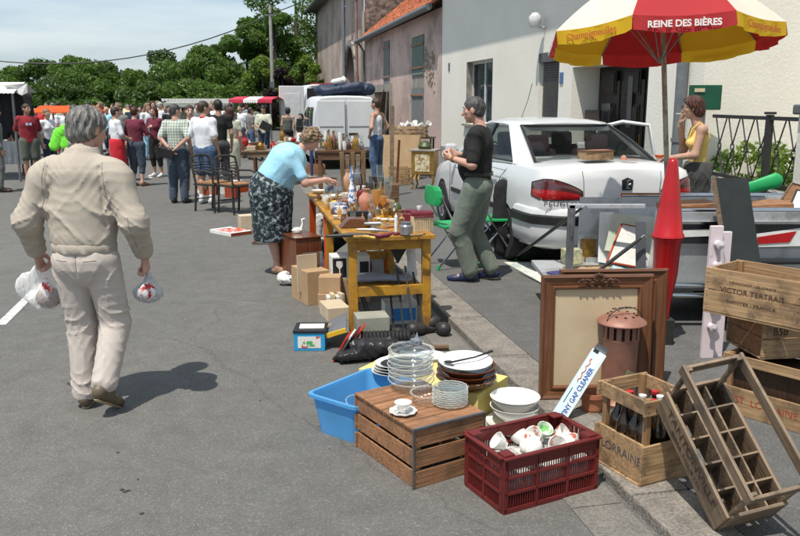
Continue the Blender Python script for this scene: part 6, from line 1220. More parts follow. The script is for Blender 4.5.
b=MB(); b.box(.0,-R0-.004,hz*.33,.065,.004,.085,rz=0,ry=.5); b.build('hanging_tag',mat('greenish_tag',(.20,.20,.12),(.1,.1,.06),rough=.5,scale=20),ln)
x,y,_=G(594,415,.05); lathething('clay_pot','terracotta pot half hidden behind the bottle crate','pot',(x,y+.06,.05),[(0,0),(.05,0),(.062,.09),(.070,.09),(.070,.115),(.06,.115),(.055,.02),(0,.02)],mat('terracotta',(.42,.16,.08),(.33,.12,.06),rough=.8),28)
# --- bottle crate
c,a,W,Lr=frame3((640,489),(689,476),(597,459),.05); Lr=min(Lr,.46); W=max(W,.30); c=Vector(G(640,489,.05))+Vector((math.cos(a),math.sin(a),0))*W/2+Vector((-math.sin(a),math.cos(a),0))*Lr/2; HB=.40
bc=crate('open wooden beer crate filled with dark capped bottles on the kerb edge',(c.x,c.y,.062),a,W,Lr,HB,m=M_crateL,mY=M_crateL,slot=[(.0,.185),(.325,.07)],th=.014)
text('LORRAINE',.058,mat('faded_blue_ink',(.07,.065,.09),(.13,.10,.09),rough=.9),bc,(-W/2+.0125,-.01,.10),(PI/2,0,-PI/2),ext=.0003)
b=MB(); b.box(0,0,.10,.006,Lr-.06,.16); b.box(0,0,.10,W-.06,.006,.16); b.build('divider',M_crateL,bc)
Mb=Matrix.Translation((c.x,c.y,.062))@Matrix.Rotation(a,4,'Z'); bp=[(0,0),(.037,0),(.039,.006),(.039,.19),(.034,.225),(.018,.26),(.0145,.305),(.017,.307),(.017,.323),(.014,.327),(0,.327)]
for i in range(4):
    for j in range(3):
        if (i,j) in ((3,2),): continue
        q=Mb@Vector((-W/2+.065+j*(W-.13)/2,-Lr/2+.07+i*(Lr-.14)/3,.012)); t=root('beer_bottle','dark brown bottle with crown cap standing in the wooden beer crate','bottle',q,0,'capped bottles in the beer crate'); t.rotation_euler=(rnd.uniform(-.05,.05),rnd.uniform(-.05,.05),0)
        b=MB(); b.lathe(bp,16); b.build('glass',M_bottle,t,True); b=MB(); b.lathe([(.017,.315),(.0185,.317),(.018,.333),(0,.335)],14); b.build('cap',M_china if (i+j)%2 else mat('red_cap',(.5,.03,.03),rough=.4),t,True)
# --- tilted empty bottle crate
def Rf(a,b_,c_): return Matrix.Rotation(a,3,'Z')@Matrix.Rotation(b_,3,'Y')@Matrix.Rotation(c_,3,'X')
RT=Rf(.2105,-.138,.739); WT,LT,HT=.217,.556,.378; WT=.26
tc_=root('tilted_bottle_crate','empty weathered bottle crate with dividers tipped up on its end against the beer crate','crate',(0,0,0)); Mt=RT.to_4x4(); Mt.translation=Vector((1.272,2.948,.062)); 
lowest=min((Mt@Vector((x,y,z))).z for x in(0,WT) for y in(0,LT) for z in(0,HT)); Mt.translation.z+=.057-lowest; tc_.matrix_world=Mt
th=.014
for x in (0,WT):
    b=MB(); b.box(x,LT/2,.075,th,LT,.15); b.build('side_panel',M_greywY,tc_,bevel=.003); b=MB(); b.box(x,LT/2,HT-.03,th,LT+.02,.055); b.build('side_rail',M_greywY,tc_,bevel=.003)
for y in (.0,LT):
    b=MB(); b.box(WT/2,y,.085,WT-th-.002,th,.16); b.build('end_panel',M_greyw,tc_,bevel=.003); b=MB(); b.box(WT/2,y,HT-.035,WT-th-.002,th,.05); b.build('end_rail',M_greyw,tc_,bevel=.003)
    for x in (.018,WT-.018): b=MB(); b.box(x,y+(.014 if y==0 else -.014),HT/2,.022,.014,HT-.01); b.build('corner_post',M_greywY,tc_,bevel=.002)
b=MB()
for k in range(3): b.box(.03+(WT-.06)*k/2,LT/2,-.006,.042,LT,.010)
b.build('bottom_boards',M_greywY,tc_)
b=MB()
for k in range(1,5): b.box(WT/2,LT*k/5,.085,WT-th-.004,.008,.13)
for k in (1,2): b.box(WT*k/3,LT/2,.0855,.008,LT-th-.004,.128)
b.build('divider',M_greyw,tc_)
text('TANTONVILLE',.062,M_ink,tc_,(-th/2-.0015,LT/2,.100),(PI/2,0,-PI/2),ext=.0003,sx=1.05); text('BIERE TOURTEL',.034,M_ink,tc_,(-th/2-.0015,LT*.52,.045),(PI/2,0,-PI/2),ext=.0003,sx=1.1)
# --- stack of three crates at right
f_=Vector(G(718,409,.05)); g_=Vector(G(797,433,.05)); dd=g_-f_; ab=math.atan2(dd.y,dd.x); Lb=.50; n_=Vector((-math.sin(ab),math.cos(ab),0)); e_=Vector((math.cos(ab),math.sin(ab),0)); c=f_+e_*Lb/2+n_*.19
s1=crate('bottom crate of the stack of three, with an open slot and red lettering',c,ab,Lb,.38,.345,m=M_crateL,mY=M_crateL,slot=[(.0,.155),(.285,.055)],th=.014); text('EST  LORRAINE',.055,M_redink,s1,(0,-.1905,.085),(PI/2,0,0),ext=.0003)
b=MB(); b.box(0,0,.16,.44,.30,.26); b.build('slot_shade_block',M_darkw,s1)  # solid dark block inside the crate, its colour stands for shade in the slot
c2=Vector((1.945,4.12,.40)); a2=R_(8); Lm=.48; Wm=.36; e2=Vector((math.cos(a2),math.sin(a2),0)); n2=Vector((-math.sin(a2),math.cos(a2),0)); cc=c2+e2*Lm/2+n2*Wm/2
s2=crate('middle crate of the stack of three, stencilled 858 on its end',cc,a2,Lm,Wm,.205,2,.004,m=M_crateL,mY=M_crate,th=.013); text('858',.06,M_ink,s2,(-Lm/2+.10,-Wm/2-.0012,.14),(PI/2,0,0),ext=.0003)
tl=Vector((1.69,4.33,.615)); tr_=Vector((2.02,3.93,.615)); dd=tr_-tl; a3=math.atan2(dd.y,dd.x); e3=dd.normalized(); n3=Vector((-math.sin(a3),math.cos(a3),0)); L3=.54; cc=tl+e3*L3/2+n3*.17
s3=crate('top crate of the stack of three, stencilled with a maker name and long',cc,a3,L3,.34,.245,2,.003,m=M_crateL,mY=M_crateL,th=.013)
s3['label']='top crate of the stack of three, open, with faded brown stencilled lettering'
text('VICTOR TERTRAIS',.040,M_ink,s3,(0,-.1712,.135),(PI/2,0,0),ext=.0003,sx=1.08); text('NÉGOCIANT LIQUORISTE',.017,M_ink,s3,(0,-.1712,.180),(PI/2,0,0),ext=.0003,sx=1.3); text('NANTES - FRANCE',.020,M_ink,s3,(0,-.1712,.075),(PI/2,0,0),ext=.0003,sx=1.6)
# --- cones, white post, black panel
x,y,_=at(662,320,5.55); x_c,y_c=x,y
zc=at(662,237,y)[2]; cn=root('traffic_cone','glossy red plastic cone standing on the upturned one','traffic cone',(x,y,zc),0); b=MB(); hT=at(662,158,y)[2]-zc; rB=.106
b.lathe([(rB,-.0),(rB+.006,.004),(rB+.004,.02),(rB-.006,.03),(rB*.70,hT*.42),(.036,hT*.93),(.032,hT*.965),(.020,hT*.99),(0,hT)],40); b.build('shell',M_red,cn,True)
cn=root('traffic_cone','upturned red cone under the other cone beside the walnut frames','traffic cone',(x,y,zc),0); b=MB(); b.lathe([(0,-zc+.235),(.045,-zc+.235),(.055,-zc*.55),(rB*.80,-zc*.32),(rB-.012,-.03),(rB-.004,-.018),(rB,-.002),(0,-.002)],40); b.build('shell',M_red,cn,True)
x,y,_=at(715,345,5.2); z1=at(715,218,y)[2]; ps=root('pink_post','chipped pale pink carved wooden baluster board standing behind the crate stack','board',(x,y,.05),.1)
b=MB(); b.box(-.055,0,(z1-.1)/2,.085,.03,z1-.10); b.box(.03,.03,(z1-.15)/2,.07,.03,z1-.14); b.build('board',mat('chipped_pink_paint',(.66,.56,.58),(.42,.37,.37),rough=.7,scale=12,lo=.3,hi=.4),ps,bevel=.004)
for k in range(5): b=MB(); b.lathe([(0,-.012),(.02,-.01),(.028,0),(.018,.03),(.03,.045),(0,.055)],12,0,Matrix.Translation((-.05,-.018,z1-.22-.14*k))@Matrix.Rotation(PI/2,4,'X')); b.build('knob',M_pinkk:=mat('pale_pink_knob',(.6,.54,.55),rough=.7),ps,True)
b=MB(); b.tube([(-.045,-.05,z1-.22),(-.02,-.05,z1-.32),(-.05,-.04,z1-.42)],.016,8); b.build('carving',mat('pale_pink_carving',(.6,.54,.55),rough=.7),ps,True)
p0=Vector(at(738,330,5.62)); p1=Vector(at(771,330,5.62)); q0=Vector(at(714.5,178,5.80)); q1=Vector(at(748,178,5.80))
pb=root('leaning_board','tall matt black board with wooden edge leaning against the boat','board'); b=MB(); n_=(p1-p0).cross(q0-p0).normalized()*.025; vs=[p0,p1,q1,q0]; b.add([tuple(v) for v in vs]+[tuple(v-n_) for v in vs],[(0,1,2,3),(7,6,5,4),(1,5,6,2),(2,6,7,3),(0,4,5,1)]); b.build('panel',mat('matt_black_board',(.028,.034,.034),(.02,.025,.025),rough=.7),pb)
b=MB(); b.bar(p0-Vector((.008,0,0)),q0-Vector((.008,0,0)),.016,.03); b.build('edge_batten',M_greyw,pb)
boxthing('low_stand','small dark block carrying the two red cones','block',(x_c,y_c,.05),(.14,.14,.184),M_iron)
# --- boat on trailer
YN,YF=5.95,6.95; bx0=at(655,250,YN)[0]; bt=root('grey_boat','grey aluminium boat with red and white stripe on a trailer','boat',(0,0,0)); x1=6.2
def hullring(x,s=1.0,lift=0):
    yn=YN+(1-s)*.5; yf=YF-(1-s)*.5
    return [(x,yn+.16,.30+lift),(x,yn+.06,.37+lift),(x,yn+.02,.66+lift*.5),(x,yn,.70+lift*.4),(x,yn,.86),(x,yn-.015,.87),(x,yn-.02,.94),(x,yn+.05,.945),(x,yn+.05,.86),(x,yn+.14,.50+lift),(x,yf-.14,.50+lift),(x,yf-.05,.86),(x,yf-.05,.945),(x,yf+.02,.94),(x,yf,.70),(x,yf-.10,.30+lift)]
b=MB(); b.add(*loft([hullring(bx0),hullring(3.2),hullring(4.4,.95,.03),hullring(5.3,.7,.12),hullring(x1,.15,.35)])); b.build('hull',M_alu,bt)
b=MB(); b.box((bx0+4.3)/2,YN-.006,.78,4.3-bx0-.01,.006,.15); b.build('black_band',mat('black_band_paint',(.012,.013,.015),rough=.3,coat=.5),bt)
b=MB()
for z,w_ in ((.865,.018),): b.box((bx0+4.3)/2,YN-.022,z,4.3-bx0,.02,w_)
b.tube([(bx0-.1,YN-.02,.385),(4.5,YN-.02,.385)],.022,8); b.tube([(bx0-.2,YN-.03,.31),(4.5,YN-.03,.31)],.020,8); b.tube([(bx0,YN-.0,.955),(4.4,YN,.955)],.022,8); b.tube([(bx0,YF,.955),(4.4,YF-.02,.955)],.022,8); b.build('rub_rail',M_chrome,bt,True)
def strip(pts,m,nm,off):
    b=MB(); b.prism([(at(px,py,YN-.01)[0],at(px,py,YN-.01)[2]) for px,py in pts],.004,0,Matrix.Translation((0,YN-off,0))); b.build(nm,m,bt)
strip([(660,231),(712,229),(712,236),(660,238)],M_paper,'white_stripe',.014); strip([(756,234),(800,228),(840,228),(800,246),(756,247)],M_paper,'white_stripe',.014); strip([(757,237),(796,231),(789,242),(757,244)],M_red,'red_stripe',.020); strip([(808,229),(870,226),(860,240),(800,243)],M_red,'red_stripe',.020)
tx=at(674,228,YN); text('2',.085,M_paper,bt,(tx[0],YN-.024,tx[2]+.01),(PI/2,0,0))
# trailer bed
tb_=root('flat_trailer','aluminium trailer bed with upright posts and shiny rear panel beside the boat','trailer'); xa=at(573,250,YN)[0]; xb=bx0-.02; xl=at(553,270,YN)[0]
b=MB(); b.box((xl+xb)/2,(YN+YF)/2,.36,xb-xl,YF-YN,.04); b.build('bed',M_alu,tb_,bevel=.005); b=MB(); xq=at(578,230,YF)[0]; b.box((xq+xb)/2,YF-.02,.66,xb-xq,.02,.56); b.box((xq+xb)/2,YF-.045,.60,xb-xq,.03,.04); b.box((xq+xb)/2,YF-.06,.40,xb-xq,.1,.05); b.build('back_panel',M_alu,tb_)
for px_ in (xa+.03,): b=MB(); b.box(px_,YN+.25,.66,.055,.045,.62); b.box(px_,YN+.22,.82,.02,.02,.2); b.build('upright_post',M_steel,tb_,bevel=.006)
b=MB(); b.box((xa+xb)/2,YN+.25,.955,xb-xa,.045,.035); b.build('top_rail',M_alu,tb_,bevel=.005); b=MB(); b.box((xa+x1)/2+.4,(YN+YF)/2,.27,3.8,.08,.09); b.build('drawbar',M_steel,tb_); 
for s_,yy in ((-1,YN+.1),(1,YF-.1)):
    w_=wheel(tb_,2.75,yy,.30,.25,-1,.16); w_.rotation_euler=(0,0,PI/2)
b=MB(); b.box(2.75,YN+.03,.57,.7,.2,.03); b.build('mudguard',M_blackp,tb_,bevel=.01)
def leanpic(label,pts,Y0,Y1,m,mf=None,name='picture',cat='picture'):
    P4=[Vector(at(px,py,Y0 if k<2 else Y1)) for k,(px,py) in enumerate(pts)]; n_=(P4[1]-P4[0]).cross(P4[3]-P4[0]).normalized()*.012; r=root(name,label,cat); b=MB(); b.add([tuple(v) for v in P4]+[tuple(v-n_) for v in P4],[(0,1,2,3),(7,6,5,4),(0,4,5,1),(1,5,6,2),(2,6,7,3),(3,7,4,0)]); b.build('panel',m,r)
    if mf: b=MB(); b.tube([tuple(v) for v in P4+[P4[0]]],.010,4); b.build('frame',mf,r)
    return r
leanpic('large faded green landscape picture under plastic leaning in the trailer',[(604,252),(655,262),(655,217),(613,213)],6.35,6.8,mat('faded_landscape',(.30,.36,.26),(.48,.50,.44),rough=.25,scale=3,coat=.6))
leanpic('small white sketch in thin red frame leaning in the trailer',[(607,262),(642,268),(642,228),(622,224)],6.15,6.5,mat('pale_sketch',(.62,.62,.58),(.50,.51,.48),rough=.4,scale=12),M_redink)
leanpic('bright blue printed poster lying low in the trailer',[(610,268),(642,278),(642,262),(622,256)],6.1,6.3,mat('blue_poster',(.06,.35,.62),(.5,.55,.5),rough=.4,scale=12,lo=.4,hi=.55),name='poster',cat='poster')
leanpic('narrow dark grey slab upright next to the red cones',[(636,280),(646,281),(646,222),(636,222)],5.9,5.95,mat('grey_slab',(.10,.11,.125),(.08,.085,.095),rough=.5),name='slab',cat='slab')
leanpic('white translucent sheet hanging in the trailer corner',[(598,262),(612,264),(614,212),(600,212)],6.7,6.8,M_paper,name='plastic_sheet',cat='sheet')
for i,(a_,b2,lb,m) in enumerate([((662,207),(712,204),'long brown plank laid in the boat left of the black board',M_crate),((735,207),(785,204),'orange brown drawer lying in the boat under the green chair',M_crate)]):
    p0=Vector(at(*a_,6.3)); p1=Vector(at(*b2,6.3)); r=root('wooden_tray' if i else 'plank',lb,'tray' if i else 'plank',(0,0,0)); b=MB(); b.bar(p0,p1,.30,.05); b.build('board',m,r,bevel=.004)
    if i: b=MB(); b.box((p0.x+p1.x)/2,6.13,(p0.z+p1.z)/2-.08,p1.x-p0.x-.03,.02,.16); b.build('front_board',M_cardl,r); b=MB(); b.lathe([(0,0),(.012,.002),(0,.02)],10,0,Matrix.Translation(((p0.x+p1.x)/2-.05,6.12,(p0.z+p1.z)/2-.1))@Matrix.Rotation(PI/2,4,'X')); b.build('knob',M_iron,r)
leanpic('white picture with black frame edge leaning at the right end of the boat',[(786,216),(806,216),(812,194),(797,190)],6.2,6.4,M_paper,M_blackp)
leanpic('small wooden framed panel standing behind the white picture in the boat',[(778,205),(800,210),(802,186),(792,183)],6.6,6.7,M_crate,M_brownw)
# --- papers and boxes on the ground by the car
bk=root('newspaper','open printed newspaper lying flat on the ground behind the car','newspaper'); z=.056; pts=[G(px,py,z) for px,py in ((504,262),(548,286),(612,287),(566,262))]; b=MB(); b.add(pts+[(p[0],p[1],z-.005) for p in pts],[(0,1,2,3),(0,4,5,1),(1,5,6,2)]); b.build('sheet',mat('printed_paper',(.62,.62,.55),(.35,.42,.38),rough=.8,scale=9,lo=.42,hi=.5),bk)
b=MB(); q=[G(px,py,z+.003) for px,py in ((540,268),(556,276),(572,276),(556,268))]; b.add(q,[(0,1,2,3)]); b.build('green_advert',mat('green_ink',(.03,.16,.10)),bk)
for label,px,py,w_,d_,h_,m_,rz in [('small cream tin with checked pattern beside the gilt box',571,263,.15,.13,.125,mat('checked_tin',(.52,.46,.26),(.25,.30,.2),rough=.5,scale=30,lo=.45,hi=.5),.1),('narrow gilt decorated box behind the large picture frame',587,261,.10,.10,.20,M_gilt,.2),('low cardboard tray of papers behind the large picture frame',592,275,.42,.22,.06,M_card,.1),('dark blue folder lying beside the cardboard tray',560,275,.12,.2,.015,mat('navy_card',(.05,.05,.16)),.5),('flat brown board behind the checked tin',585,252,.34,.1,.02,M_brownw,.1)]:
    p=G(px,py,.382); boxthing('box' if 'tray' not in label else 'cardboard_tray',label,'box',p,(w_,d_,h_),m_,rz)
for label,a_,b2,Y0,Y1 in [('thin dark umbrella leaning from the newspaper to the trailer post',(517,256),(582,208),7.9,6.15),('short black rod leaning from the tray to the grey slab',(584,282),(641,238),5.8,5.88)]:
    p0=Vector(at(*a_,Y0)); p1=Vector(at(*b2,Y1)); r=root('walking_stick',label,'umbrella' if 'umbrella' in label else 'rod'); b=MB(); b.tube([p0,p0.lerp(p1,.2),p0.lerp(p1,.8),p1],[.006,.014,.016,.01],8); b.build('shaft',M_iron,r)
    b=MB(); b.tube([p1,p1+Vector((.02,0,.02)),p1+Vector((.04,0,.0))],.009,6); b.build('grip',M_silver,r)
# --- parasol
ux,uy=at(671,240,6.65)[0],6.65; par=root('parasol','large red and cream beer garden parasol with red valance lettered in white','parasol',(ux,uy,.40),0)
apex=Vector(at(661,-34,6.65)); Rr=.905; tl_=Matrix.Translation(apex-Vector((ux,uy,.40)))@Euler((R_(-6.0),R_(.6),R_(22.5)-R_(7))).to_matrix().to_4x4()
rise=.53; M_pr=mat('parasol_red',(.52,.035,.04),(.45,.03,.035),rough=.75,scale=3); M_pw=mat('parasol_cream',(.72,.68,.58),(.66,.62,.52),rough=.75,scale=3); M_py=mat('parasol_yellow',(.80,.53,.02),(.72,.46,.015),rough=.75,scale=3)
def trans(m,c,f=.35):
    nt=m.node_tree; tr=nt.nodes.new('ShaderNodeBsdfTranslucent'); tr.inputs[0].default_value=colr(c); mx=nt.nodes.new('ShaderNodeMixShader'); mx.inputs[0].default_value=f; nt.links.new(nt.nodes['Principled BSDF'].outputs[0],mx.inputs[1]); nt.links.new(tr.outputs[0],mx.inputs[2]); nt.links.new(mx.outputs[0],nt.nodes['Material Output'].inputs[0])
trans(M_pr,(.6,.03,.03)); trans(M_py,(.95,.62,.04)); trans(M_pw,(.75,.6,.3),.2)
def cz(t): return -rise*(.30*t+.70*t**1.9)
def cp(k,u,t): # k panel start angle, u across, t radial
    a0=PI/4*k; a1=PI/4*(k+1); p=Vector((math.cos(a0),math.sin(a0),0)).lerp(Vector((math.cos(a1),math.sin(a1),0)),u)*Rr*t; sag=.035*math.sin(PI*u)*t*t; return Vector((p.x,p.y,cz(t)-sag*.6))
frontk=None
for k in range(8):
    mid=tl_.to_3x3()@Vector((math.cos(PI/4*(k+.5)),math.sin(PI/4*(k+.5)),0)); red=(k%2==1)
    nu,ntt=10,12
    for nm,dz,m_ in (('canopy_panel',0,M_pr if red else M_pw),('canopy_lining',-.008,M_pr if red else M_py)):
        b=MB(); vs=[cp(k,i/nu,max(.02,j/ntt))+Vector((0,0,dz)) for i in range(nu+1) for j in range(ntt+1)]; b.add([tl_@v for v in vs],[(i*(ntt+1)+j,(i+1)*(ntt+1)+j,(i+1)*(ntt+1)+j+1,i*(ntt+1)+j+1) for i in range(nu) for j in range(ntt)]); o=b.build(nm,m_,par,True)
    b=MB(); vs=[]; VH=.115
    for i in range(nu+1):
        p=cp(k,i/nu,1.0); out=Vector((p.x,p.y,0)).normalized()*.012*math.sin(i*2.2+k); vs+=[tl_@(p+out*0+Vector((0,0,.0))),tl_@(p*1.0+out+Vector((0,0,-VH*.5))),tl_@(p+out*1.6+Vector((0,0,-VH*(.86+.14*math.sin(PI*i/nu)))))]
    b.add(vs,[(3*i+q,3*i+3+q,3*i+4+q,3*i+1+q) for i in range(nu) for q in range(2)]); b.build('valance',M_pr if red else M_py,par,True)
    # lettering
    a_=PI/4*(k+.5); pm=cp(k,.5,1.0); nrm_=Vector((math.cos(a_),math.sin(a_),0)); loc=tl_@(Vector((math.cos(a_),math.sin(a_),0))*(Rr*math.cos(PI/8)+.022)+Vector((0,0,pm.z-.055)))
    Rm_=(tl_.to_3x3()@Matrix.Rotation(a_+PI/2,3,'Z')@Matrix.Rotation(PI/2,3,'X')).to_euler()
    if red: text('REINE DES BIÈRES',.064,mat('white_print',(.78,.76,.72),rough=.7),par,loc,Rm_,ext=.0006,bold=.0018,sx=1.0)
    else: text('Champigneulles',.074,mat('orange_print',(.50,.12,.02),rough=.7),par,loc,Rm_,ext=.0006,bold=.001,sx=.98)
    if not red:
        b=MB(); q=cp(k,.5,.62); up=cp(k,.5,.66)-q; rt=Vector((-math.sin(a_),math.cos(a_),0)); up.normalize(); nn_=rt.cross(up); 
        if nn_.z<0: nn_=-nn_
        b.tube([tl_@(q+nn_*.012+rt*.085*math.cos(t)+up*.045*math.sin(t)) for t in [2*PI*i/20 for i in range(21)]],.004,4)
        for i in range(7): b.bar(tl_@(q+nn_*.012+rt*(-.05+.016*i)+up*-.012),tl_@(q+nn_*.012+rt*(-.045+.016*i)+up*.018),.009,.003)
        b.build('crest_print',mat('dark_print',(.10,.13,.10)),par)
    b=MB(); b.tube([tl_@(cp(k,0,j/8)+Vector((0,0,-.02))) for j in range(1,9)],.006,5); b.build('rib',M_steel,par)
    b=MB(); b.tube([tl_@Vector((0,0,-.75)),tl_@(cp(k,0,.5)+Vector((0,0,-.02)))],.005,5); b.build('stay',M_steel,par)
pole_top=tl_@Vector((0,0,.06)); b=MB(); pb_=Vector((0,0,0)); b.tube([pb_,pb_.lerp(pole_top,.5),pole_top],.021,12); b.build('pole',wood('parasol_pole',(.45,.40,.30),(.20,.17,.13),ax=2,dirt=((.12,.09,.06),9)),par,True)
b=MB(); b.lathe([(0,0),(.2,0),(.2,.05),(.05,.08),(.035,.2),(.03,.2)],24); b.build('base',M_steel,par,True)
# ---------------- the yellow table and its goods ----------------
TZ=.765
def trestle(label,A,B,C,legm_front,legm_back,lz=.735):
    c,a,wx_,ly=frame3(A,B,C,TZ); t=root('trestle_table',label,'table',(c.x,c.y,0),a,'ochre trestle tables'); 
    b=MB(); b.box(0,0,TZ-.016,wx_+.02,ly,.032); b.build('table_top',M_ochre,t,bevel=.004)
    for s_ in (-1,1):
        b=MB(); b.box(0,s_*(ly/2-.07),TZ-.072,wx_-.06,.03,.075); b.build('apron',M_ochre,t,bevel=.003)
        for q in (-1,1): b=MB(); b.bar((q*(wx_/2-.045),s_*(ly/2-.07),TZ-.035),(q*(wx_/2-.045),s_*(ly/2-.045),0),.065,.055); b.build('leg',legm_front if s_<0 else legm_back,t,bevel=.004)
        b=MB(); b.box(0,s_*(ly/2-.05),.34,wx_-.12,.03,.075); b.build('stretcher',M_ochre,t,bevel=.003)
    return t,c,a,wx_,ly
T1,c1,a1,w1_,l1_=trestle('ochre painted trestle table nearest the camera crowded with bric-a-brac',(347.5,238),(434,235),(322,211),M_ochre,M_ochre)
e1=Vector((math.cos(a1),math.sin(a1),0)); n1=Vector((-math.sin(a1),math.cos(a1),0))
bk=c1+n1*(l1_/2+.02)
# second table continues behind the first
L2=1.55; c=bk+n1*L2/2; T2=root('trestle_table','ochre table with orange legs behind the nearer one, beside the woman in blue','table',(c.x,c.y,0),a1,'ochre trestle tables')
b=MB(); b.box(0,0,TZ-.018,w1_+.01,L2,.032); b.build('table_top',M_ochre,T2,bevel=.004)
for s_ in (-1,1):
    for q in (-1,1): b=MB(); b.bar((q*(w1_/2-.045),s_*(L2/2-.10),TZ-.035),(q*(w1_/2-.045),s_*(L2/2-.02),0),.07,.055); b.build('leg',M_orange,T2,bevel=.004)
    b=MB(); b.box(0,s_*(L2/2-.07),TZ-.075,w1_-.06,.03,.075); b.build('apron',M_orange,T2)
def on(px,py,z=TZ+.001): return G(px,py,z)
def hgt(px,pb,pt,z=TZ): q=G(px,pb,z); return at(px,pt,q[1])[2]-z
def wid(px,py,n,z=TZ): q=G(px,py,z); return n*q[1]/FPX
def vase(label,px,py,pt,wpx,prof,m,n=24,name='vase',cat='vase',**k):
    q=on(px,py); h=hgt(px,py,pt); r=wid(px,py,wpx)/2; return lathething(name,label,cat,q,[(a*r,b*h) for a,b in prof],m,n,**k)
P_vase=[(0,0),(.5,0),(.7,.1),(1,.45),(.95,.65),(.5,.82),(.45,.9),(.6,1),(.5,1),(.38,.9)]
P_jar=[(0,0),(.8,0),(1,.08),(1,.7),(.7,.85),(.7,.9),(.8,.92),(.8,1),(0,1)]
P_bottle=[(0,0),(.9,0),(1,.05),(1,.5),(.85,.62),(.3,.75),(.28,.95),(.36,.96),(.36,1),(0,1)]
P_cup=[(0,.02),(.6,0),(.75,.1),(.95,.6),(1,1),(.93,1),(.85,.55),(.55,.12),(0,.1)]
P_goblet=[(0,0),(.75,0),(.7,.03),(.12,.07),(.10,.42),(.5,.52),(.9,.72),(1,1),(.93,1),(.8,.72),(.4,.55),(0,.5)]
P_bowl=[(0,.05),(.5,0),(.55,.1),(.85,.5),(1,1),(.94,1),(.78,.5),(.45,.2),(0,.18)]
# cream bag with wine red purse on top
q=on(422,231); w_=wid(422,231,21); cb=root('cream_handbag','cream pleated handbag with brown binding at the right end of the near table','handbag',(q[0],q[1]+.04,q[2]),a1+.1); b=MB(); h=.11
b.add(*loft([[(x*w_/2,y*.05,z) for x,y in [(-1,-.8),(-.6,-1),(0,-1.05),(.6,-1),(1,-.8),(1,.8),(0,1),(-1,.8)]] for z in (0,.03,.08,h)])); b.build('bag_body',M_cream,cb,True); b=MB(); b.tube([(-w_/2,-.045,h),(0,-.055,h+.004),(w_/2,-.045,h)],.007,6); b.build('binding',M_wine,cb)
for k in range(9): b=MB(); b.tube([(-w_/2+.012+k*(w_-.024)/8,-.0535,.01),(-w_/2+.012+k*(w_-.024)/8,-.0545,h-.01)],.0018,4); b.build('pleat',M_tan,cb)
boxthing('purse','wine red purse with white buckle lying on the cream handbag','purse',(q[0],q[1]+.07,q[2]+.112),(w_*1.1,.09,.035),M_wine,rz=a1,bevel=.014)
lathething('egg_cup','small white egg cup set on the wine red purse','cup',(q[0]-.02,q[1]+.07,q[2]+.148),[(a*.022,b2*.04) for a,b2 in P_cup],M_china,16)
vase('cut pink and clear pot beside the cream handbag',411,222,210,16,P_jar,M_wine,name='lidded_pot',cat='pot')
# candle
q=on(396,235); cd=root('candlestick','short white candle on a dark red foot near the front edge of the table','candlestick',q); h=hgt(396,235,213); b=MB(); b.lathe([(0,0),(.022,0),(.024,.015),(.014,.025),(0,.03)],14); b.build('foot',M_wine,cd,True); b=MB(); b.lathe([(0,.025),(.013,.025),(.013,h*.85),(.004,h*.9),(.002,h),(0,h)],12); b.build('candle',M_china,cd,True)
vase('dented pewter mug lying by the candle at the table front',406,235,222,14,P_jar,M_silver,name='pewter_mug',cat='mug')
q=on(417,237); b=MB(); b.tube([(-.05,0,.012),(.04,.01,.016),(.06,.05,.014),(.0,.06,.012)],[.012,.01,.008,.006],8); tag(b.build('brown_strap',M_tan,None,loc=q),'coiled brown leather strap at the right front of the table','strap')
# wedge, black box
q=on(358,228); b=MB(); b.prism([(-.14,0),(.14,0),(.06,.07),(-.07,.075)],.13); o=b.build('wooden_plinth',M_frame,None,bevel=.004,loc=q,rot=(0,0,a1)); tag(o,'dark red-brown wooden plinth with sloping sides on the near table','plinth')
q=on(358,221); boxthing('black_case','small plain black case standing behind the brown plinth','case',q,(wid(358,221,21),.07,.085),M_blackp,rz=a1,bevel=.008)
vase('large salmon pink bulbous vase behind the black case',366,213,189,15,P_vase,M_pinkv,30)
# blue and white figurine
q=on(352,207); h=hgt(352,207,166); fg=root('china_figurine','tall blue and white china figurine bottle with handle','figurine',q); r_=wid(352,207,6.5)/2; b=MB(); b.lathe([(0,0),(r_*1.6,0),(r_*1.7,h*.12),(r_*1.1,h*.3),(r_*.9,h*.5),(r_*.5,h*.58),(r_*.8,h*.7),(r_*.6,h*.86),(r_*.3,h*.92),(r_*.45,h),(0,h)],20); b.build('figure',M_bluewh,fg,True); b=MB(); b.tube([(.03,0,h*.8),(.085,0,h*.82),(.10,0,h*.6),(.08,0,h*.42)],.008,6); b.build('handle',M_blackp,fg,True)
vase('pink and pale blue lidded trinket jar on the left table edge',341,214,203,14,P_jar,M_bluewh,name='trinket_jar',cat='jar'); vase('pink china basket next to the trinket jar',342,208,200,12,P_cup,M_pinkv,name='china_basket',cat='basket')
for i,(px,py,pt,wp,m,lb) in enumerate([(334,212,202,9,M_china,'white mug near the left edge beside the yellow bowl'),(327,205,196,10,M_china,'white cup at the left edge of the table'),(368,203,195,9,M_china,'white mug with dark badge behind the pink vase'),(361,196,186,10,mat('alarm_clock',(.78,.78,.75),(.03,.03,.03),rough=.3,scale=30,lo=.4,hi=.44),'round black and white alarm jar behind the pink vase'),(338,206,201,16,M_yplate,'bright yellow shallow dish in the middle of the left side'),(331,201,195,22,M_china,'wide white enamel basin at the left side'),(318,193,190,14,M_china,'flat white dish at the far left corner'),(345,200,193,10,M_china,'small white creamer near the ewer')]): vase(lb,px,py,pt,wp,P_bowl if 'basin' in lb or 'dish' in lb else P_cup,m,name='dish' if ('dish' in lb or 'basin' in lb) else 'mug',cat='dish' if ('dish' in lb or 'basin' in lb) else 'mug')
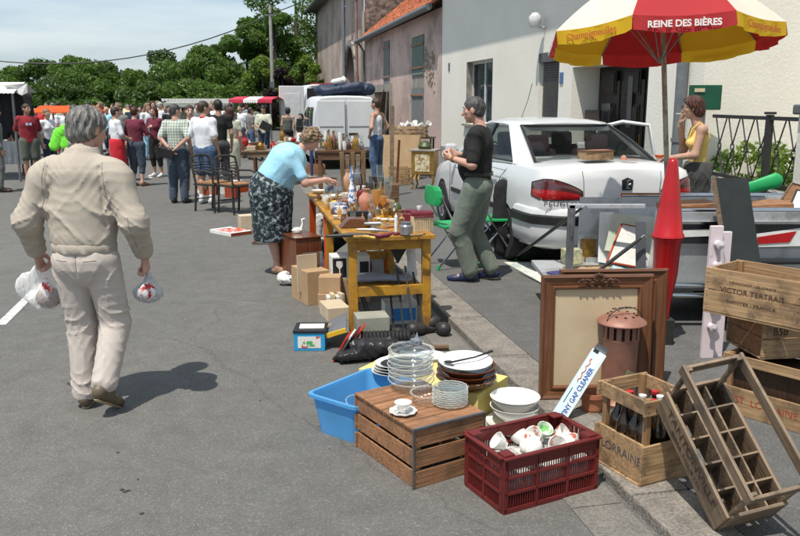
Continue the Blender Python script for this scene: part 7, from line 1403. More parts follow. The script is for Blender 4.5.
vase('squat pewter ewer with domed shoulders in front of the woman in blue',334,196,177,18,[(0,0),(.85,0),(1,.15),(1,.4),(.7,.6),(.35,.72),(.35,.9),(.45,1),(0,1)],M_silver,28,name='pewter_ewer',cat='ewer')
for i,(px,py,pt,wp,m,lb,pr) in enumerate([(376,220,190,9,M_amber,'tall amber stemmed glass left of centre',P_goblet),(388,221,176,9,M_glass2,'tallest clear stemmed glass in the middle',P_goblet),(383,213,196,9,M_amber,'amber goblet between the taller glasses',P_goblet),(396,216,197,11,M_olive,'dark olive glass bottle right of the tall glasses',P_bottle),(380,206,165,7,M_glass2,'slender clear glass flute rising above the others',P_goblet),(371,216,196,7,M_glass2,'narrow clear glass by the pink vase',P_goblet),(394,218,203,8,M_glass2,'short clear glass by the olive bottle',P_goblet),(381,205,182,8,M_amber,'amber glass behind the others',P_bottle),(378,200,184,8,M_olive,'small brown bottle at the right side',P_bottle),(371,198,172,7,M_glass2,'clear decanter neck at the back right',P_bottle),(361,201,184,8,M_wine,'small red flask behind the figurine',P_bottle),(348,191,170,9,mat('peach_jug',(.55,.33,.22),rough=.4),'peach coloured jug in front of the wooden boards',P_vase),(358,189,165,7,M_silver,'thin pewter vase beyond the figurine',P_vase),(401,220,210,10,M_brownw,'little brown wooden pot near the purse',P_jar),(374,232,226,8,M_silver,'tiny silver salt pot at the front edge',P_jar),(384,232,222,7,M_amber,'little brass bell among the front trinkets',P_vase)]): vase(lb,px,py,pt,wp,pr,m,name='glass' if pr is P_goblet else 'bottle' if pr is P_bottle else 'pot',cat='glass' if pr is P_goblet else 'bottle' if pr is P_bottle else 'pot')
q=on(388,206); b=MB(); b.tube([(-.13,.10,.06),(-.10,.08,.055),(.05,-.02,.035),(.09,-.045,.03)],[.012,.028,.028,.016],12); tag(b.build('rolling_pin',M_tan,None,True,loc=q),'tan wooden rolling pin lying across the right side of the table','rolling pin')
for i,(px,py,lb,m,pts,r_) in enumerate([(352,238,'long dark curved knife sheath on the near left corner',M_iron,[(-.20,.02,.01),(-.05,.0,.02),(.1,.01,.02),(.2,.04,.015)],[.008,.016,.016,.008]),(366,240,'brass and dark wood pistol shaped ornament at the table edge',M_gilt,[(-.09,.04,.015),(0,.01,.02),(.07,-.02,.015)],[.014,.020,.014]),(372,234,'grey metal tongs lying beside the brown plinth',M_silver,[(-.12,.03,.03),(.02,0,.03),(.13,.01,.02)],[.008,.014,.008]),(383,238,'dark red carved pipe at the very front of the table',M_wine,[(-.07,.0,.02),(-.02,-.02,.018),(.04,.01,.02),(.07,.02,.04)],[.014,.02,.016,.012]),(391,228,'tangle of silver and coral jewellery on the table',M_pinkv,[(-.06,.03,.01),(-.03,-.03,.015),(.02,.03,.01),(.05,-.02,.02),(.08,.02,.01)],.010),(377,228,'grey cloth roll beside the jewellery',M_steel,[(-.1,.02,.03),(.02,-.01,.035),(.1,0,.02)],[.015,.022,.012])]):
    b=MB(); b.tube(pts,r_,8); tag(b.build(['sheath','ornament','tongs','carved_pipe','jewellery','cloth_roll'][i],m,None,True,loc=on(px,py)),lb,['sheath','ornament','tongs','pipe','jewellery','cloth'][i])
vase('green and peach parrot shaped pot near the wooden boards',350,180,172,9,P_vase,mat('parrot_green',(.05,.5,.08),rough=.4),name='pot',cat='pot')
rt=random.Random(31); used_=[]
kinds=[('brass_trinket','small brass trinket among the clutter of the ochre table','trinket',M_gilt,P_vase,(.016,.03),(.03,.09)),('wooden_trinket','little turned wooden piece among the clutter of the ochre table','trinket',M_frame,P_jar,(.015,.03),(.03,.08)),('small_glass','small clear glass among the clutter of the ochre table','glass',M_glass2,P_goblet,(.018,.028),(.08,.15)),('small_saucer','little white saucer among the clutter of the ochre table','saucer',M_china,P_bowl,(.03,.05),(.015,.03)),('pewter_piece','small pewter piece among the clutter of the ochre table','trinket',M_silver,P_bottle,(.015,.025),(.05,.11)),('amber_flask','little amber flask among the clutter of the ochre table','flask',M_amber,P_bottle,(.016,.026),(.06,.12))]
for i in range(110):
    u=rt.uniform(-.44,.44); v=rt.uniform(-.30,1.9); 
    if v<.15 and rt.random()<.4: continue
    kd=kinds[i%6]; q=c1+e1*(u*w1_)+n1*(v*l1_*.62+.0); r_=rt.uniform(*kd[5]); h_=rt.uniform(*kd[6])
    lathething(kd[0],kd[1],kd[2],(q.x,q.y,TZ+.001),[(a*r_,b2*h_) for a,b2 in kd[4]],kd[3],14,group=kd[0].replace('_',' ')+'s on the ochre tables')
for i in range(9):
    u=rt.uniform(-.4,.4); v=rt.uniform(.0,1.9); q=c1+e1*(u*w1_)+n1*(v*l1_*.62); boxthing('keepsake_box','small dark keepsake box among the clutter of the ochre table','box',(q.x,q.y,TZ+.001),(rt.uniform(.05,.11),rt.uniform(.04,.07),rt.uniform(.03,.06)),M_frame,rz=rt.uniform(0,3),group='keepsake boxes on the ochre tables')
# ---------------- under and beside the table ----------------
def gbox(label,name,cat,F,Rr,Lc,h,m,extra=None):
    c,a,w_,l_=frame3(F,Rr,Lc); l_=max(.08,l_); r=root(name,label,cat,(c.x,c.y,0),a); b=MB(); b.box(0,0,h/2,w_,l_,h); b.build('box_body',m,r,bevel=.004); return r,c,a,w_,l_
r,c,a,w_,l_=gbox('polished mahogany box at the feet of the woman in blue','mahogany_box','box',(297,282),(322,279),(292,270),.43,M_mahog); b=MB(); b.box(0,0,.436,w_+.02,l_+.02,.012); b.build('lid',M_mahog,r,bevel=.004)
q=Vector((c.x,c.y,.443)); sw=root('swan_ornament','small white swan ornament standing on the mahogany box','ornament',q,.4); b=MB(); b.lathe([(0,0),(.05,.005),(.06,.03),(.035,.055),(0,.06)],14,0,Matrix.Diagonal((1,.6,1,1))); b.build('swan_body',M_china,sw,True); b=MB(); b.tube([(.04,0,.04),(.06,0,.09),(.05,0,.135),(.075,0,.14),(.09,0,.125)],[.016,.011,.010,.012,.004],8); b.build('neck',M_china,sw,True)
t=sobj([sdf([('c',(-.14,-.08,.03),(.16,-.10,.02),.05,.04),('c',(-.15,-.05,.05),(-.14,.1,.03),.05,.05)],.012,.03,disp=folds(.014,9,40,50))],'crumpled_newspaper',mat('crumpled_paper',(.68,.68,.66),(.15,.15,.15),rough=.9,scale=26,lo=.36,hi=.46)); q=G(298,284); t.location=(q[0],q[1]+.02,.03); tag(t,'crumpled black and white newspaper under the mahogany box','newspaper')
r,c,a,w_,l_=gbox('tall open cardboard box holding glazed picture frames','cardboard_box','cardboard box',(308,306),(330,303),(303,296),.30,M_card)
for i in range(3):
    b=MB(); b.box(0,0,.14,w_*.95,.012,.30); o=boxthing('framed_print','framed print standing in the tall cardboard box','print',(c.x+(i-1)*.02,c.y+(i-1)*.05,.10),(w_*.9,.012,.33),[M_cardl,M_frame,M_steel][i],rz=a,bevel=.002); o['label']=['pale print at the front of the tall cardboard box','wood framed print in the middle of the cardboard box','grey edged print at the back of the cardboard box'][i]
r,c,a,w_,l_=gbox('small brown carton with red label under the front table','small_carton','box',(318,309),(341,309),(312,302),.13,M_card); b=MB(); b.box(0,-l_/2-.001,.06,w_*.5,.002,.06); b.build('label',mat('orange_label',(.5,.12,.04),rough=.6),r)
boxthing('small_carton','plain brown carton stacked on the red labelled carton','box',(c.x,c.y+.02,.132),(w_*.95,l_*.9,.14),M_card,rz=a)
r,c,a,w_,l_=gbox('low tan carton against the front left table leg','small_carton','box',(328,322),(350,320),(321,313),.11,M_cardl)
g0_=G(353,300); gb_=root('glass_carton','white and black carton printed with a wine glass under the table','carton',(g0_[0]-.03,g0_[1],.22),a1); b=MB(); b.box(0,0,.10,.34,.2,.20); b.build('carton_body',M_paper,gb_,bevel=.003)
b=MB(); b.box(-.10,-.101,.10,.12,.002,.17); b.build('printed_panel',M_blackp,gb_); b=MB(); b.box(.12,-.101,.10,.08,.0022,.10); b.build('printed_panel',M_blackp,gb_)
b=MB(); b.prism([(-.125,.035),(-.075,.035),(-.096,.045),(-.096,.09),(-.07,.12),(-.072,.16),(-.128,.16),(-.13,.12),(-.104,.09),(-.104,.045)],.002,0,Matrix.Translation((0,-.104,0))); b.build('printed_glass',M_paper,gb_)
boxthing('packing_case','plain case supporting the wine glass carton','box',(g0_[0]-.03,g0_[1],0),(.34,.22,.215),M_card,rz=a1)
g1_=G(335,312); 
for i in range(4): boxthing('paperback','small pale paperback standing against the cartons','book',(g1_[0]-.06+.035*i,g1_[1]+.05+.01*i,0),(.03,.10,.13+.02*(i%2)),[M_paper,M_cream,M_paper,M_cardl][i],rz=a1+.1*i,group='paperbacks beside the cartons')
# shelf items
s0=c1-n1*(l1_/2-.25); b=MB(); b.box(0,0,.345,w1_-.12,.42,.016); o=b.build('shelf_board',M_ochre,T1); o.location=(0,-l1_/2+.28,0)
t=sobj([sdf([('c',(-.18,0,.03),(.18,.03,.02),.06,.05,((0,0,1),2.0)),('c',(-.1,.1,.03),(.15,-.08,.03),.06,.05,((0,0,1),2.0))],.014,.03,disp=folds(.01,19,30,30))],'folded_cloth',mat('grey_blue_cloth',(.25,.27,.31),(.12,.20,.40),rough=.9,scale=12,lo=.35,hi=.4)); t.location=(s0.x,s0.y,.365); t.rotation_euler=(0,0,a1); tag(t,'grey and blue folded cloth on the low shelf of the near table','cloth')
q=G(371,345); boxthing('grey_box','dull grey-green metal box beneath the near table','box',(q[0],q[1]+.12,0),(.24,.2,.20),mat('grey_green_metal',(.33,.33,.27),rough=.6),rz=a1)
q=G(399,330); r=root('blue_box','blue and white printed box at the back under the table','box',(q[0],q[1]+.25,0),a1); b=MB(); b.box(0,0,.09,.26,.16,.18); b.build('box_body',M_paper,r); b=MB(); b.box(.02,-.082,.08,.2,.003,.10); b.build('blue_panel',M_blue,r)
# black diamond and white cloth hanging from the table
q=at(398,248,6.15); dm_=root('black_fan','black diamond shaped fan hanging under the table top','fan',q,.2); b=MB(); b.prism([(-.065,0),(0,-.13),(.075,0),(.0,.12)],.02); b.build('leaf',M_blackp,dm_,bevel=.005); b=MB(); b.tube([(0,.01,.12),(.0,.01,.19)],.004,5); b.build('cord',M_iron,dm_)
t=sobj([sdf([('c',(0,0,.18),(.02,.02,-.22),.035,.05,((0,1,0),1.5)),('c',(.0,0,-.18),(-.03,.02,-.36),.04,.05)],.013,.03,disp=folds(.014,29,40,30))],'white_rag',M_whitecloth); t.location=at(410,262,6.3); tag(t,'crumpled white rag hanging behind the right leg of the near table','cloth')
# fire irons leaning on the stretcher
for i,(pb,pt) in enumerate([((372,332),(349,262)),((376,334),(353,268)),((394,333),(388,270)),((404,336),(397,268)),((414,338),(405,266)),((424,334),(413,272)),((432,328),(420,290))]):
    p0=Vector(G(*pb)); p1=Vector(at(pt[0],pt[1],p0.y+.22)); r=root('golf_club','black iron rod leaning under the near trestle table','iron rod',(0,0,0),0,'black rods leaning under the table'); b=MB(); b.tube([p0+Vector((0,0,.02)),p1],.0085,7); b.build('shaft',M_iron,r); b=MB(); b.tube([p0+Vector((-.02,0,.012)),p0+Vector((.03,-.01,.014))],[.012,.016],8); b.build('head',M_iron,r)
    r.name='iron_rod'
for i,(px,py,w_) in enumerate([(413,336,.055),(432,330,.06),(444,336,.055),(398,340,.05)]):
    q=G(px,py); t=sobj([sdf([('c',(0,0,w_),(.05,.03,w_*.8),w_,w_*.8),('c',(.05,.03,w_),(.16,.08,w_*.5),w_*.6,w_*.4)],.012,.03)],'cast_iron_ladle',M_iron); t.location=(q[0],q[1],.0); t.rotation_euler=(0,0,i*.7); tag(t,['black cast iron ladle left of centre behind the glass bowls','round black pan head by the kerb behind the brown bowls','last black pan head, nearest the kerb','black iron lump under the leaning rods'][i],'pan')
q=G(418,352); b=MB(); b.tube([(-.10,0,.03),(.22,.02,.03)],.018,10); tag(b.build('dark_handle',M_brownw,None,loc=(q[0],q[1],0)),'thick dark wooden handle lying on the road behind the crockery','handle')
# roasting pans and bags (black lumps)
q=G(360,366); t=sobj([sdf([('c',(-.18,-.04,.05),(.02,.02,.06),.05,.06,((0,0,1),1.2)),('c',(-.05,.0,.10),(.18,.05,.09),.055,.05),('c',(-.12,.08,.08),(.14,.14,.08),.06,.06),('c',(-.24,-.02,.03),(-.14,.0,.04),.018,.02)],.011,.02,disp=folds(.014,39,50,45))],'black_leather_bag',mat('black_leather',(.03,.03,.032),(.015,.015,.016),rough=.35,bump=.4,bscale=40)); t.location=(q[0]+.06,q[1]+.10,0); tag(t,'heap of crumpled black leather bags behind the blue tub','bag')
q=G(392,352); b=MB()
for k in range(13): b.lathe([(0,0),(.055,0),(.062,.012),(.055,.024),(0,.024)],16,0,Matrix.Translation((-.16+.027*k,0,.065))@Matrix.Rotation(PI/2,4,'Y'))
tag(b.build('accordion_bellows',M_blackp,None,True,loc=(q[0]-.06,q[1]+.05,0.02),rot=(0,0,.15)),'ribbed black bellows lying behind the black leather bags','bellows')
# small blue tin and records
r,c,a,w_,l_=gbox('small bright blue plastic box with coloured label on the road','blue_tin','box',(294,351),(325,351),(292,342),.135,mat('cyan_plastic',(.03,.32,.60),rough=.35)); l0=l_
b=MB(); b.box(0,-l_/2-.0012,.065,w_*.74,.002,.085); b.build('label',mat('tin_label',(.68,.68,.64),(.55,.08,.05),rough=.5,scale=15,lo=.40,hi=.44),r); b=MB(); b.box(0,-l_/2-.0026,.055,w_*.4,.0012,.04); b.build('label_print',mat('tin_print',(.08,.35,.12),(.68,.66,.6),rough=.5,scale=30,lo=.45,hi=.5),r)
b=MB(); b.box(0,0,.142,w_+.012,l_+.012,.018); b.build('black_rim',M_blackp,r,bevel=.004); b=MB(); b.box(.01,.0,.154,w_*.8,l_*.5,.006,rz=.05); b.build('papers',M_paper,r)
for i in range(4):
    p0=Vector(G(336+5*i,358-3*i)); o=boxthing('record_sleeve',['bright red record sleeve, foremost of the slanting four','red and white record sleeve behind the foremost','dark red record sleeve, third of the four','last record sleeve, red edged, closest to the table leg'][i],'record sleeve',p0,(.012,.18,.19),[M_redt_:=mat('record_red',(.60,.03,.02),rough=.4),M_paper,M_wine,M_redt_][i],rot=(0,R_(28),a1-R_(20)),bevel=.001)
p=[Vector(v) for v in (G(326,336,.10),G(346,330,.14),at(347,312,5.9),at(330,320,5.9))]; b=MB(); n_=Vector((0,.02,-.02)); b.add([tuple(v) for v in p]+[tuple(v+n_) for v in p],[(0,1,2,3),(7,6,5,4),(0,4,5,1),(1,5,6,2),(2,6,7,3),(3,7,4,0)]); b.bar(p[0],p[1],.02,.03,1); tag(b.build('game_board',[M_slate,M_yplate]),'dark folded game board with yellow edge resting on the records','board')
q=G(334,326,.10); b=MB(); b.tube([(-.07,-.06,0),(-.01,-.01,.03),(.05,.05,.05)],[.030,.032,.012],10,M=Matrix.Diagonal((1,1,.4,1))); tag(b.build('wooden_paddle',M_crateL,None,True,loc=q),'pale wooden paddle lying beside the yellow edged board','paddle')
# woman's belongings to the left
r,c,a,w_,l_=gbox('flat red and white board game box on the road left of the woman in blue','game_box','box',(231,237),(252,234),(231,230),.05,M_paper); b=MB(); b.box(0,-.02,.052,w_*.9,l_*.7,.004); b.build('red_print',mat('red_print',(.55,.06,.03),(.7,.65,.6),rough=.5,scale=16,lo=.42,hi=.5),r); b=MB(); b.box(0,-l_/2-.002,.025,w_,.003,.04); b.build('red_side',M_redink,r)
boxthing('open_carton','pale open carton behind the red board game box','box',G(248,229),(.24,.2,.20),M_cardl,rz=.4)
q=G(262,244); 
for i in range(2): b=MB(); b.bar((-.12,-.04+.09*i,.02),(.14,-.02+.09*i,.10),.05,.015); tag(b.build('folding_rack_leg',M_frame,None,loc=(q[0],q[1],0)),['front brown slat of the little folded rack behind the woman','rear brown slat of the little folded rack behind the woman'][i],'slat')
q=G(300,262); t=sobj([sdf([('c',(0,0,.1),(.08,.1,.42),.08,.07),('c',(-.05,0,.1),(.1,.0,.15),.08,.08)],.014,.05,disp=folds(.02,49,32,40))],'white_bag',mat('dirty_white_fabric',(.60,.60,.57),(.3,.3,.3),rough=.9,scale=9)); t.location=(q[0]+.10,q[1]+.35,0); tag(t,'slumped white fabric bag between the woman in blue and the orange legs','bag')
t=sobj([sdf([('c',(-.2,0,.12),(.2,.1,.15),.15,.14)],.02,.05,disp=folds(.012,59,22,30))],'plum_blanket',cloth('plum_check',(.11,.03,.06),(.06,.02,.04),.2,scale=30)); q=G(335,290); t.location=(q[0]+.05,q[1]+.2,0); t.rotation_euler=(0,0,.3); tag(t,'plum checked blanket stored under the ochre table','blanket')
t=sobj([sdf([('c',(-.1,0,.12),(.08,.08,.25),.10,.10)],.02,.05,disp=folds(.012,69,22,30))],'green_bag',cloth('bottle_green',(.010,.022,.018),(.008,.015,.012),.2)); q=G(322,262); t.location=(q[0]+.15,q[1]+.3,0); tag(t,'dark green bag under the table with orange legs','bag')
# ---------------- chairs ----------------
def greenchair(label,loc,rz,group='green folding chairs'):
    r=root('folding_chair',label,'chair',loc,rz,group)
    b=MB(); b.add(*loft([[(x*.20,y*.19,.43+z) for x,y in [(-1,-.8),(-.8,-1),(.8,-1),(1,-.8),(1,.9),(.8,1),(-.8,1),(-1,.9)]] for z in (0,.03)])); b.build('seat',M_green,r,bevel=.008)
    b=MB()
    for k in range(9): pass
    vs=[]; 
    rings=[]
    for z,w_ in ((.66,.17),(.70,.20),(.76,.21),(.82,.19),(.86,.13)): rings.append([(x*w_,.22+.03*(1-x*x)+y,z) for x,y in [(-1,0),(-.5,0),(0,0),(.5,0),(1,0),(1,.02),(.5,.02),(0,.02),(-.5,.02),(-1,.02)]])
    b.add(*loft(rings)); b.build('backrest',M_green,r,bevel=.006)
    for s_ in (-1,1):
        b=MB(); b.tube([(s_*.19,-.22,.02),(s_*.19,.05,.43),(s_*.185,.20,.70),(s_*.18,.23,.80)],.012,8); b.build('leg',M_chrome,r,True)
        b=MB(); b.tube([(s_*.17,.24,.02),(s_*.17,-.12,.42)],.012,8); b.build('leg',M_chrome,r,True)
        b=MB(); b.tube([(s_*.17,.245,.0),(s_*.17,.235,.05)],.018,8); b.build('foot',M_green,r); b=MB(); b.tube([(s_*.19,-.235,.0),(s_*.19,-.215,.05)],.018,8); b.build('foot',M_green,r)
    b=MB(); b.tube([(-.19,-.2,.05),(.19,-.2,.05)],.010,6); b.build('crossbar',M_chrome,r); return r
q=G(447,270,.05); greenchair('green and chrome folding chair facing the table, in front of the man in black',(q[0]+.07,q[1]+.22,.05),R_(112))
q=Vector(G(498,262,.05)); gch=greenchair('green folding chair mostly hidden between the man in black and the car',(q.x-.05,q.y+.25,.05),R_(100))
t=sobj([sdf([('c',(0,0,.30),(0,.02,.78),.13,.11,((0,1,0),2.0)),('c',(0,0,.3),(0,0,.12),.13,.09,((0,1,0),2.0))],.016,.04,disp=folds(.012,79,22,20))],'black_coat',C_blk); t.location=(q.x+.06,q.y+.15,.05); t.rotation_euler=(0,0,R_(10)); tag(t,'black coat hung over the hidden green folding chair by the car','coat')
q=at(762,186,7.6); t=sobj([sdf([('c',(-.13,0,-.02),(.12,.0,.05),.055,.075,((0,1,0),2)),('c',(-.14,0,-.03),(-.16,0,-.14),.05,.04,((0,1,0),2))],.012,.04)],'backrest',M_green); gr=root('garden_chair','green plastic garden chair whose rounded back shows above the boat','chair',(q[0],q[1],.05)); t.parent=gr; t.location=(0,0,q[2]-.05)
b=MB(); b.box(0,-.2,.42,.42,.42,.03); b.build('seat',M_green,gr,bevel=.01)
for x_ in (-.18,.18):
    for y_ in (-.38,-.02): b=MB(); b.tube([(x_,y_,0),(x_*.85,y_,.42 if y_<-.1 else .85)],.018,8); b.build('leg',M_green,gr)
def canechair(label,loc,rz):
    r=root('cane_chair',label,'chair',loc,rz,'dark cane-seated armchairs'); m=M_iron
    b=MB(); b.box(0,0,.445,.48,.44,.03); b.build('seat_frame',m,r,bevel=.006); b=MB(); b.box(0,0,.468,.41,.37,.03); b.build('seat',mat('cane_seat',(.36,.19,.09),(.20,.09,.04),rough=.8,scale=60,lo=.42,hi=.58),r,bevel=.012)
    for s_ in (-1,1):
        b=MB(); b.tube([(s_*.22,-.20,0),(s_*.22,-.20,.44),(s_*.23,-.18,.64)],.016,8); b.build('leg',m,r,True)
        b=MB(); b.tube([(s_*.20,.24,0),(s_*.20,.20,.44),(s_*.21,.25,.70),(s_*.20,.29,.88)],.018,8); b.build('leg',m,r,True)
        b=MB(); b.tube([(s_*.23,-.20,.64),(s_*.25,-.05,.67),(s_*.22,.22,.66)],.015,8); b.build('armrest',m,r,True)
    b=MB(); b.tube([(-.2,.29,.87),(-.1,.29,.90),(.1,.29,.90),(.2,.29,.87)],.018,8); b.build('top_rail',m,r,True)
    b=MB()
    for k in range(5): b.tube([(-.2,.255,.56+.06*k),(-.1,.265,.62+.04*k),(0,.27,.58+.055*k),(.1,.265,.62+.04*k),(.2,.255,.56+.06*k)],.010,6)
    b.tube([(0,.26,.56),(0,.29,.88)],.01,6); b.build('back_splat',m,r); b=MB(); b.tube([(-.2,.22,.2),(.2,.22,.2)],.01,6); b.build('stretcher',m,r); return r
q=G(213,212); canechair('left of two dark cane-seated armchairs standing on the road',(q[0],q[1]+.15,0),R_(60)); q=G(236,214); canechair('right of two dark cane-seated armchairs, nearer the woman in blue',(q[0],q[1]+.15,0),R_(48))
# ---------------- middle distance furniture ----------------
q=G(425,190,.05); gcab=root('gilt_cabinet','small gilt cabinet with curved legs and pale lace-like door panels','cabinet',(q[0],q[1]+.2,.05),R_(-18)); b=MB(); b.box(0,0,.53,.46,.36,.46); b.build('case',M_gilt,gcab,bevel=.01); b=MB(); b.box(0,0,.77,.54,.44,.03); b.build('top',M_limestone,gcab,bevel=.006)
for x_,y_,w_,rz_ in ((0,-.185,.30,0),(-.235,0,.22,PI/2)): b=MB(); b.box(x_,y_,.53,w_,.012,.34,rz=rz_); b.build('door_panel',mat('lace_panel',(.58,.52,.36),(.28,.17,.06),rough=.6,scale=18,lo=.42,hi=.55),gcab)
for x_ in (-.19,.19):
    for y_ in (-.14,.14): b=MB(); b.tube([(x_,y_,.30),(x_*1.2,y_*1.2,.2),(x_*1.0,y_,.08),(x_*1.25,y_*1.2,0)],[.03,.024,.016,.022],8); b.build('leg',M_gilt,gcab,True)
b=MB(); b.lathe([(0,0),(.12,0),(.14,.06),(.10,.13),(.05,.16),(0,.17)],18); b.tube([(-.11,0,.10),(-.1,0,.24),(0,0,.30),(.1,0,.24),(.11,0,.10)],.008,6); tag(b.build('brass_kettle',mat('verdigris_brass',(.10,.12,.06),(.06,.07,.03),rough=.5,metal=.5),None,True,loc=(q[0],q[1]+.2,.835)),'dull green brass kettle on top of the gilt cabinet','kettle')
q=G(399,179,.05); boxthing('cardboard_sheet','large flattened cardboard box leaning by the cottage door','cardboard',(q[0],q[1],.05),(.95,.06,.98),M_card,rot=(R_(-8),0,R_(-15)))
q=G(415,178,.05); tb4=root('side_table','dark side table carrying a crate of white crockery by the cottage','table',(q[0],q[1]+.3,.05),-.2); b=MB(); b.box(0,0,.9,.9,.5,.03); b.build('table_top',M_darkw,tb4)
for x_ in (-.4,.4):
    for y_ in (-.2,.2): b=MB(); b.box(x_,y_,.44,.04,.04,.88); b.build('leg',M_darkw,tb4)
ck=crate('small pine crate of white crockery on the dark side table',(q[0]-.1,q[1]+.25,.97),-.2,.75,.35,.24,3,.02,m=M_crateL,mY=M_crateL,th=.02)
for i in range(9): lathething('white_pot','white crockery heaped in the small pine crate','pot',(q[0]-.38+.08*i,q[1]+.22+.05*(i%2),1.10+.05*(i%3)),bowlprof(.07,.13,.005,.6),M_china,14,(rnd.uniform(-.8,.8),rnd.uniform(-.8,.8),0),'white crockery by the cottage')
q=G(402,184,.05); crate('slatted pine crate standing on the ground behind the cardboard',(q[0]-.05,q[1],.05),.2,.42,.3,.36,4,.03,m=M_crateL,mY=M_crateL)
q=G(392,196,.05); r=root('wooden_post','tall grey timber post standing near the man in white vest','post',(q[0],q[1],.05)); b=MB(); b.box(0,0,.82,.075,.06,1.64,ry=.01); b.build('post',M_greyw,r,bevel=.006)
q=G(397,186,.05); boxthing('thin_batten','thin red-brown batten leaning beside the timber post','batten',(q[0],q[1],.05),(.05,.04,.95),M_frame,rot=(.08,.05,0))
# far brown table with glassware, plank wardrobe side
def simpletable(label,cx,cy,w_,d_,h_,rz,m,name='side_table',z0=0,group=None,cloth_=None):
    t=root(name,label,'table',(cx,cy,z0),rz,group); b=MB(); b.box(0,0,h_-.02,w_,d_,.035); b.build('table_top',m,t,bevel=.004); b=MB(); b.box(0,-d_/2+.03,h_-.09,w_-.08,.02,.10); b.build('apron',m,t)
    for x_ in (-1,1):
        for y_ in (-1,1): b=MB(); b.box(x_*(w_/2-.04),y_*(d_/2-.04),(h_-.04)/2,.045,.045,h_-.04); b.build('leg',m,t,bevel=.003)
    return t
q=at(341,150,11.6); simpletable('brown side table crowded with glasses behind the wooden boards',q[0],11.8,.72,.5,q[2]+.0,.05,M_brownw); th_=q[2]
for i in range(34):
    px=rnd.uniform(326,362); Y=11.6+rnd.uniform(0,.3); qq=at(px,150,Y); k=i%5; m=[M_glass2,M_silver,M_china,M_copper,M_gilt][k]; h=rnd.uniform(.10,.30)
    lathething(['glass','pewter_jug','cup','copper_pot','bottle'][k],['clear glass on the crowded brown side table','pewter jug on the crowded brown side table','white cup on the crowded brown side table','copper pot on the crowded brown side table','brass bottle on the crowded brown side table'][k],['glass','jug','cup','pot','bottle'][k],(qq[0],Y,th_+.001),[(a*.034,b2*h) for a,b2 in [P_goblet,P_vase,P_cup,P_vase,P_bottle][k]],m,14,group='wares on the brown side table '+['glasses','jugs','cups','pots','bottles'][k])
q=G(352,205,.0); wb=root('board_stack','rough upright bark-edged boards standing behind the goods table','boards',(q[0]+.0,10.2,0),.1)
for i in range(5):
    p0=at(344+4.6*i,200,10.2); z1=at(344+4.6*i,152+3*(i%2),10.2)[2]; b=MB(); b.box(p0[0]-wb.location.x,.02*i,z1/2,.056,.04,z1,ry=.02*(i-2)); b.build('board',M_greyw if i%2 else mat('bark_board',(.24,.15,.075),(.12,.075,.04),rough=.9,scale=10,stretch=(4,4,.5),bump=.6),wb,bevel=.006)
q=at(384,184,10.6); boxthing('low_bench','dark low bench with a black hat behind the goods table','bench',(q[0]-.05,10.6,0),(.5,.3,q[2]),M_brownw); lathething('black_hat','round black hat lying on the low bench','hat',(q[0]-.10,10.6,q[2]+.002),[(0,0),(.17,0),(.17,.02),(.10,.03),(.10,.10),(0,.12)],M_iron,20)
q=G(302,176); crate('orange-brown crate with red packets beneath the seller side table',(q[0]+.3,q[1],0),.2,.5,.35,.28,3,.02,m=M_crate); b=MB(); b.tube([(0,0,0),(0,0,1.25)],.035,8); tag(b.build('blue_post',mat('blue_post_paint',(.03,.05,.16),rough=.4),None,loc=(G(312,178)[0],G(312,178)[1],0)),'dark blue post standing behind the woman in blue','post')
# ---------------- far market ----------------
def stall(label,x,y,w_,d_,h_,m1,m2=None,n=8,rz=0,val=.18,slope=.25,name='market_stall'):
    r=root(name,label,'market stall',(x,y,0),rz)
    for sx in (-1,1):
        for sy in (-1,1): b=MB(); b.tube([(sx*w_/2,sy*d_/2,0),(sx*w_/2,sy*d_/2,h_)],.03,8); b.build('pole',M_steel,r)
    b=MB()
    for i in range(n):
        x0,x1=-w_/2-.1+(w_+.2)*i/n,-w_/2-.1+(w_+.2)*(i+1)/n
        b.add([(x0,-d_/2-.2,h_),(x1,-d_/2-.2,h_),(x1,0,h_+slope),(x0,0,h_+slope)],[(0,1,2,3)],i%2 if m2 else 0); b.add([(x0,d_/2+.2,h_),(x1,d_/2+.2,h_),(x1,0,h_+slope),(x0,0,h_+slope)],[(0,1,2,3)],i%2 if m2 else 0)
    b.build('awning',[m1,m2] if m2 else m1,r)
    b=MB(); k=n*6
    for i in range(k):
        x0=-w_/2-.1+(w_+.2)*i/k; x1=-w_/2-.1+(w_+.2)*(i+1)/k; xm=(x0+x1)/2
        b.add([(x0,-d_/2-.21,h_),(x1,-d_/2-.21,h_),(x1,-d_/2-.22,h_-val*.7),(xm,-d_/2-.22,h_-val),(x0,-d_/2-.22,h_-val*.7)],[(0,1,2,3,4)],(i*n//k)%2 if m2 else 0)
    b.build('scalloped_valance',[m1,m2] if m2 else m1,r); return r
M_aw=mat('awning_white',(.72,.71,.68),(.62,.61,.58),rough=.8); M_awr=mat('awning_crimson',(.52,.03,.07),rough=.8); M_awo=mat('awning_orange',(.75,.12,.02),(.65,.09,.015),rough=.8); trans(M_awo,(.9,.2,.03),.3); M_awg=mat('awning_dull',(.32,.34,.30),rough=.8)
q=at(252,103,27); stall('stall with crimson and white striped awning hung with white clothes',q[0],28.0,1.25,1.6,at(252,99.5,27)[2],M_awr,M_aw,3,-.05,val=.13,slope=.10)
q=at(200,105,30); stall('stall under a long pale awning with white scalloped edge',q[0],31,2.4,2.0,at(207,103,30)[2],M_awg,None,6,0,slope=.1); 
q=at(200,105,29.7); b=MB(); 
for i in range(20): x0=-1.3+2.6*i/20; b.lathe([(0,0),(.075,0),(.05,-.09),(0,-.12)],8,0,Matrix.Translation((x0,0,0))@Matrix.Diagonal((1,.15,1,1)))
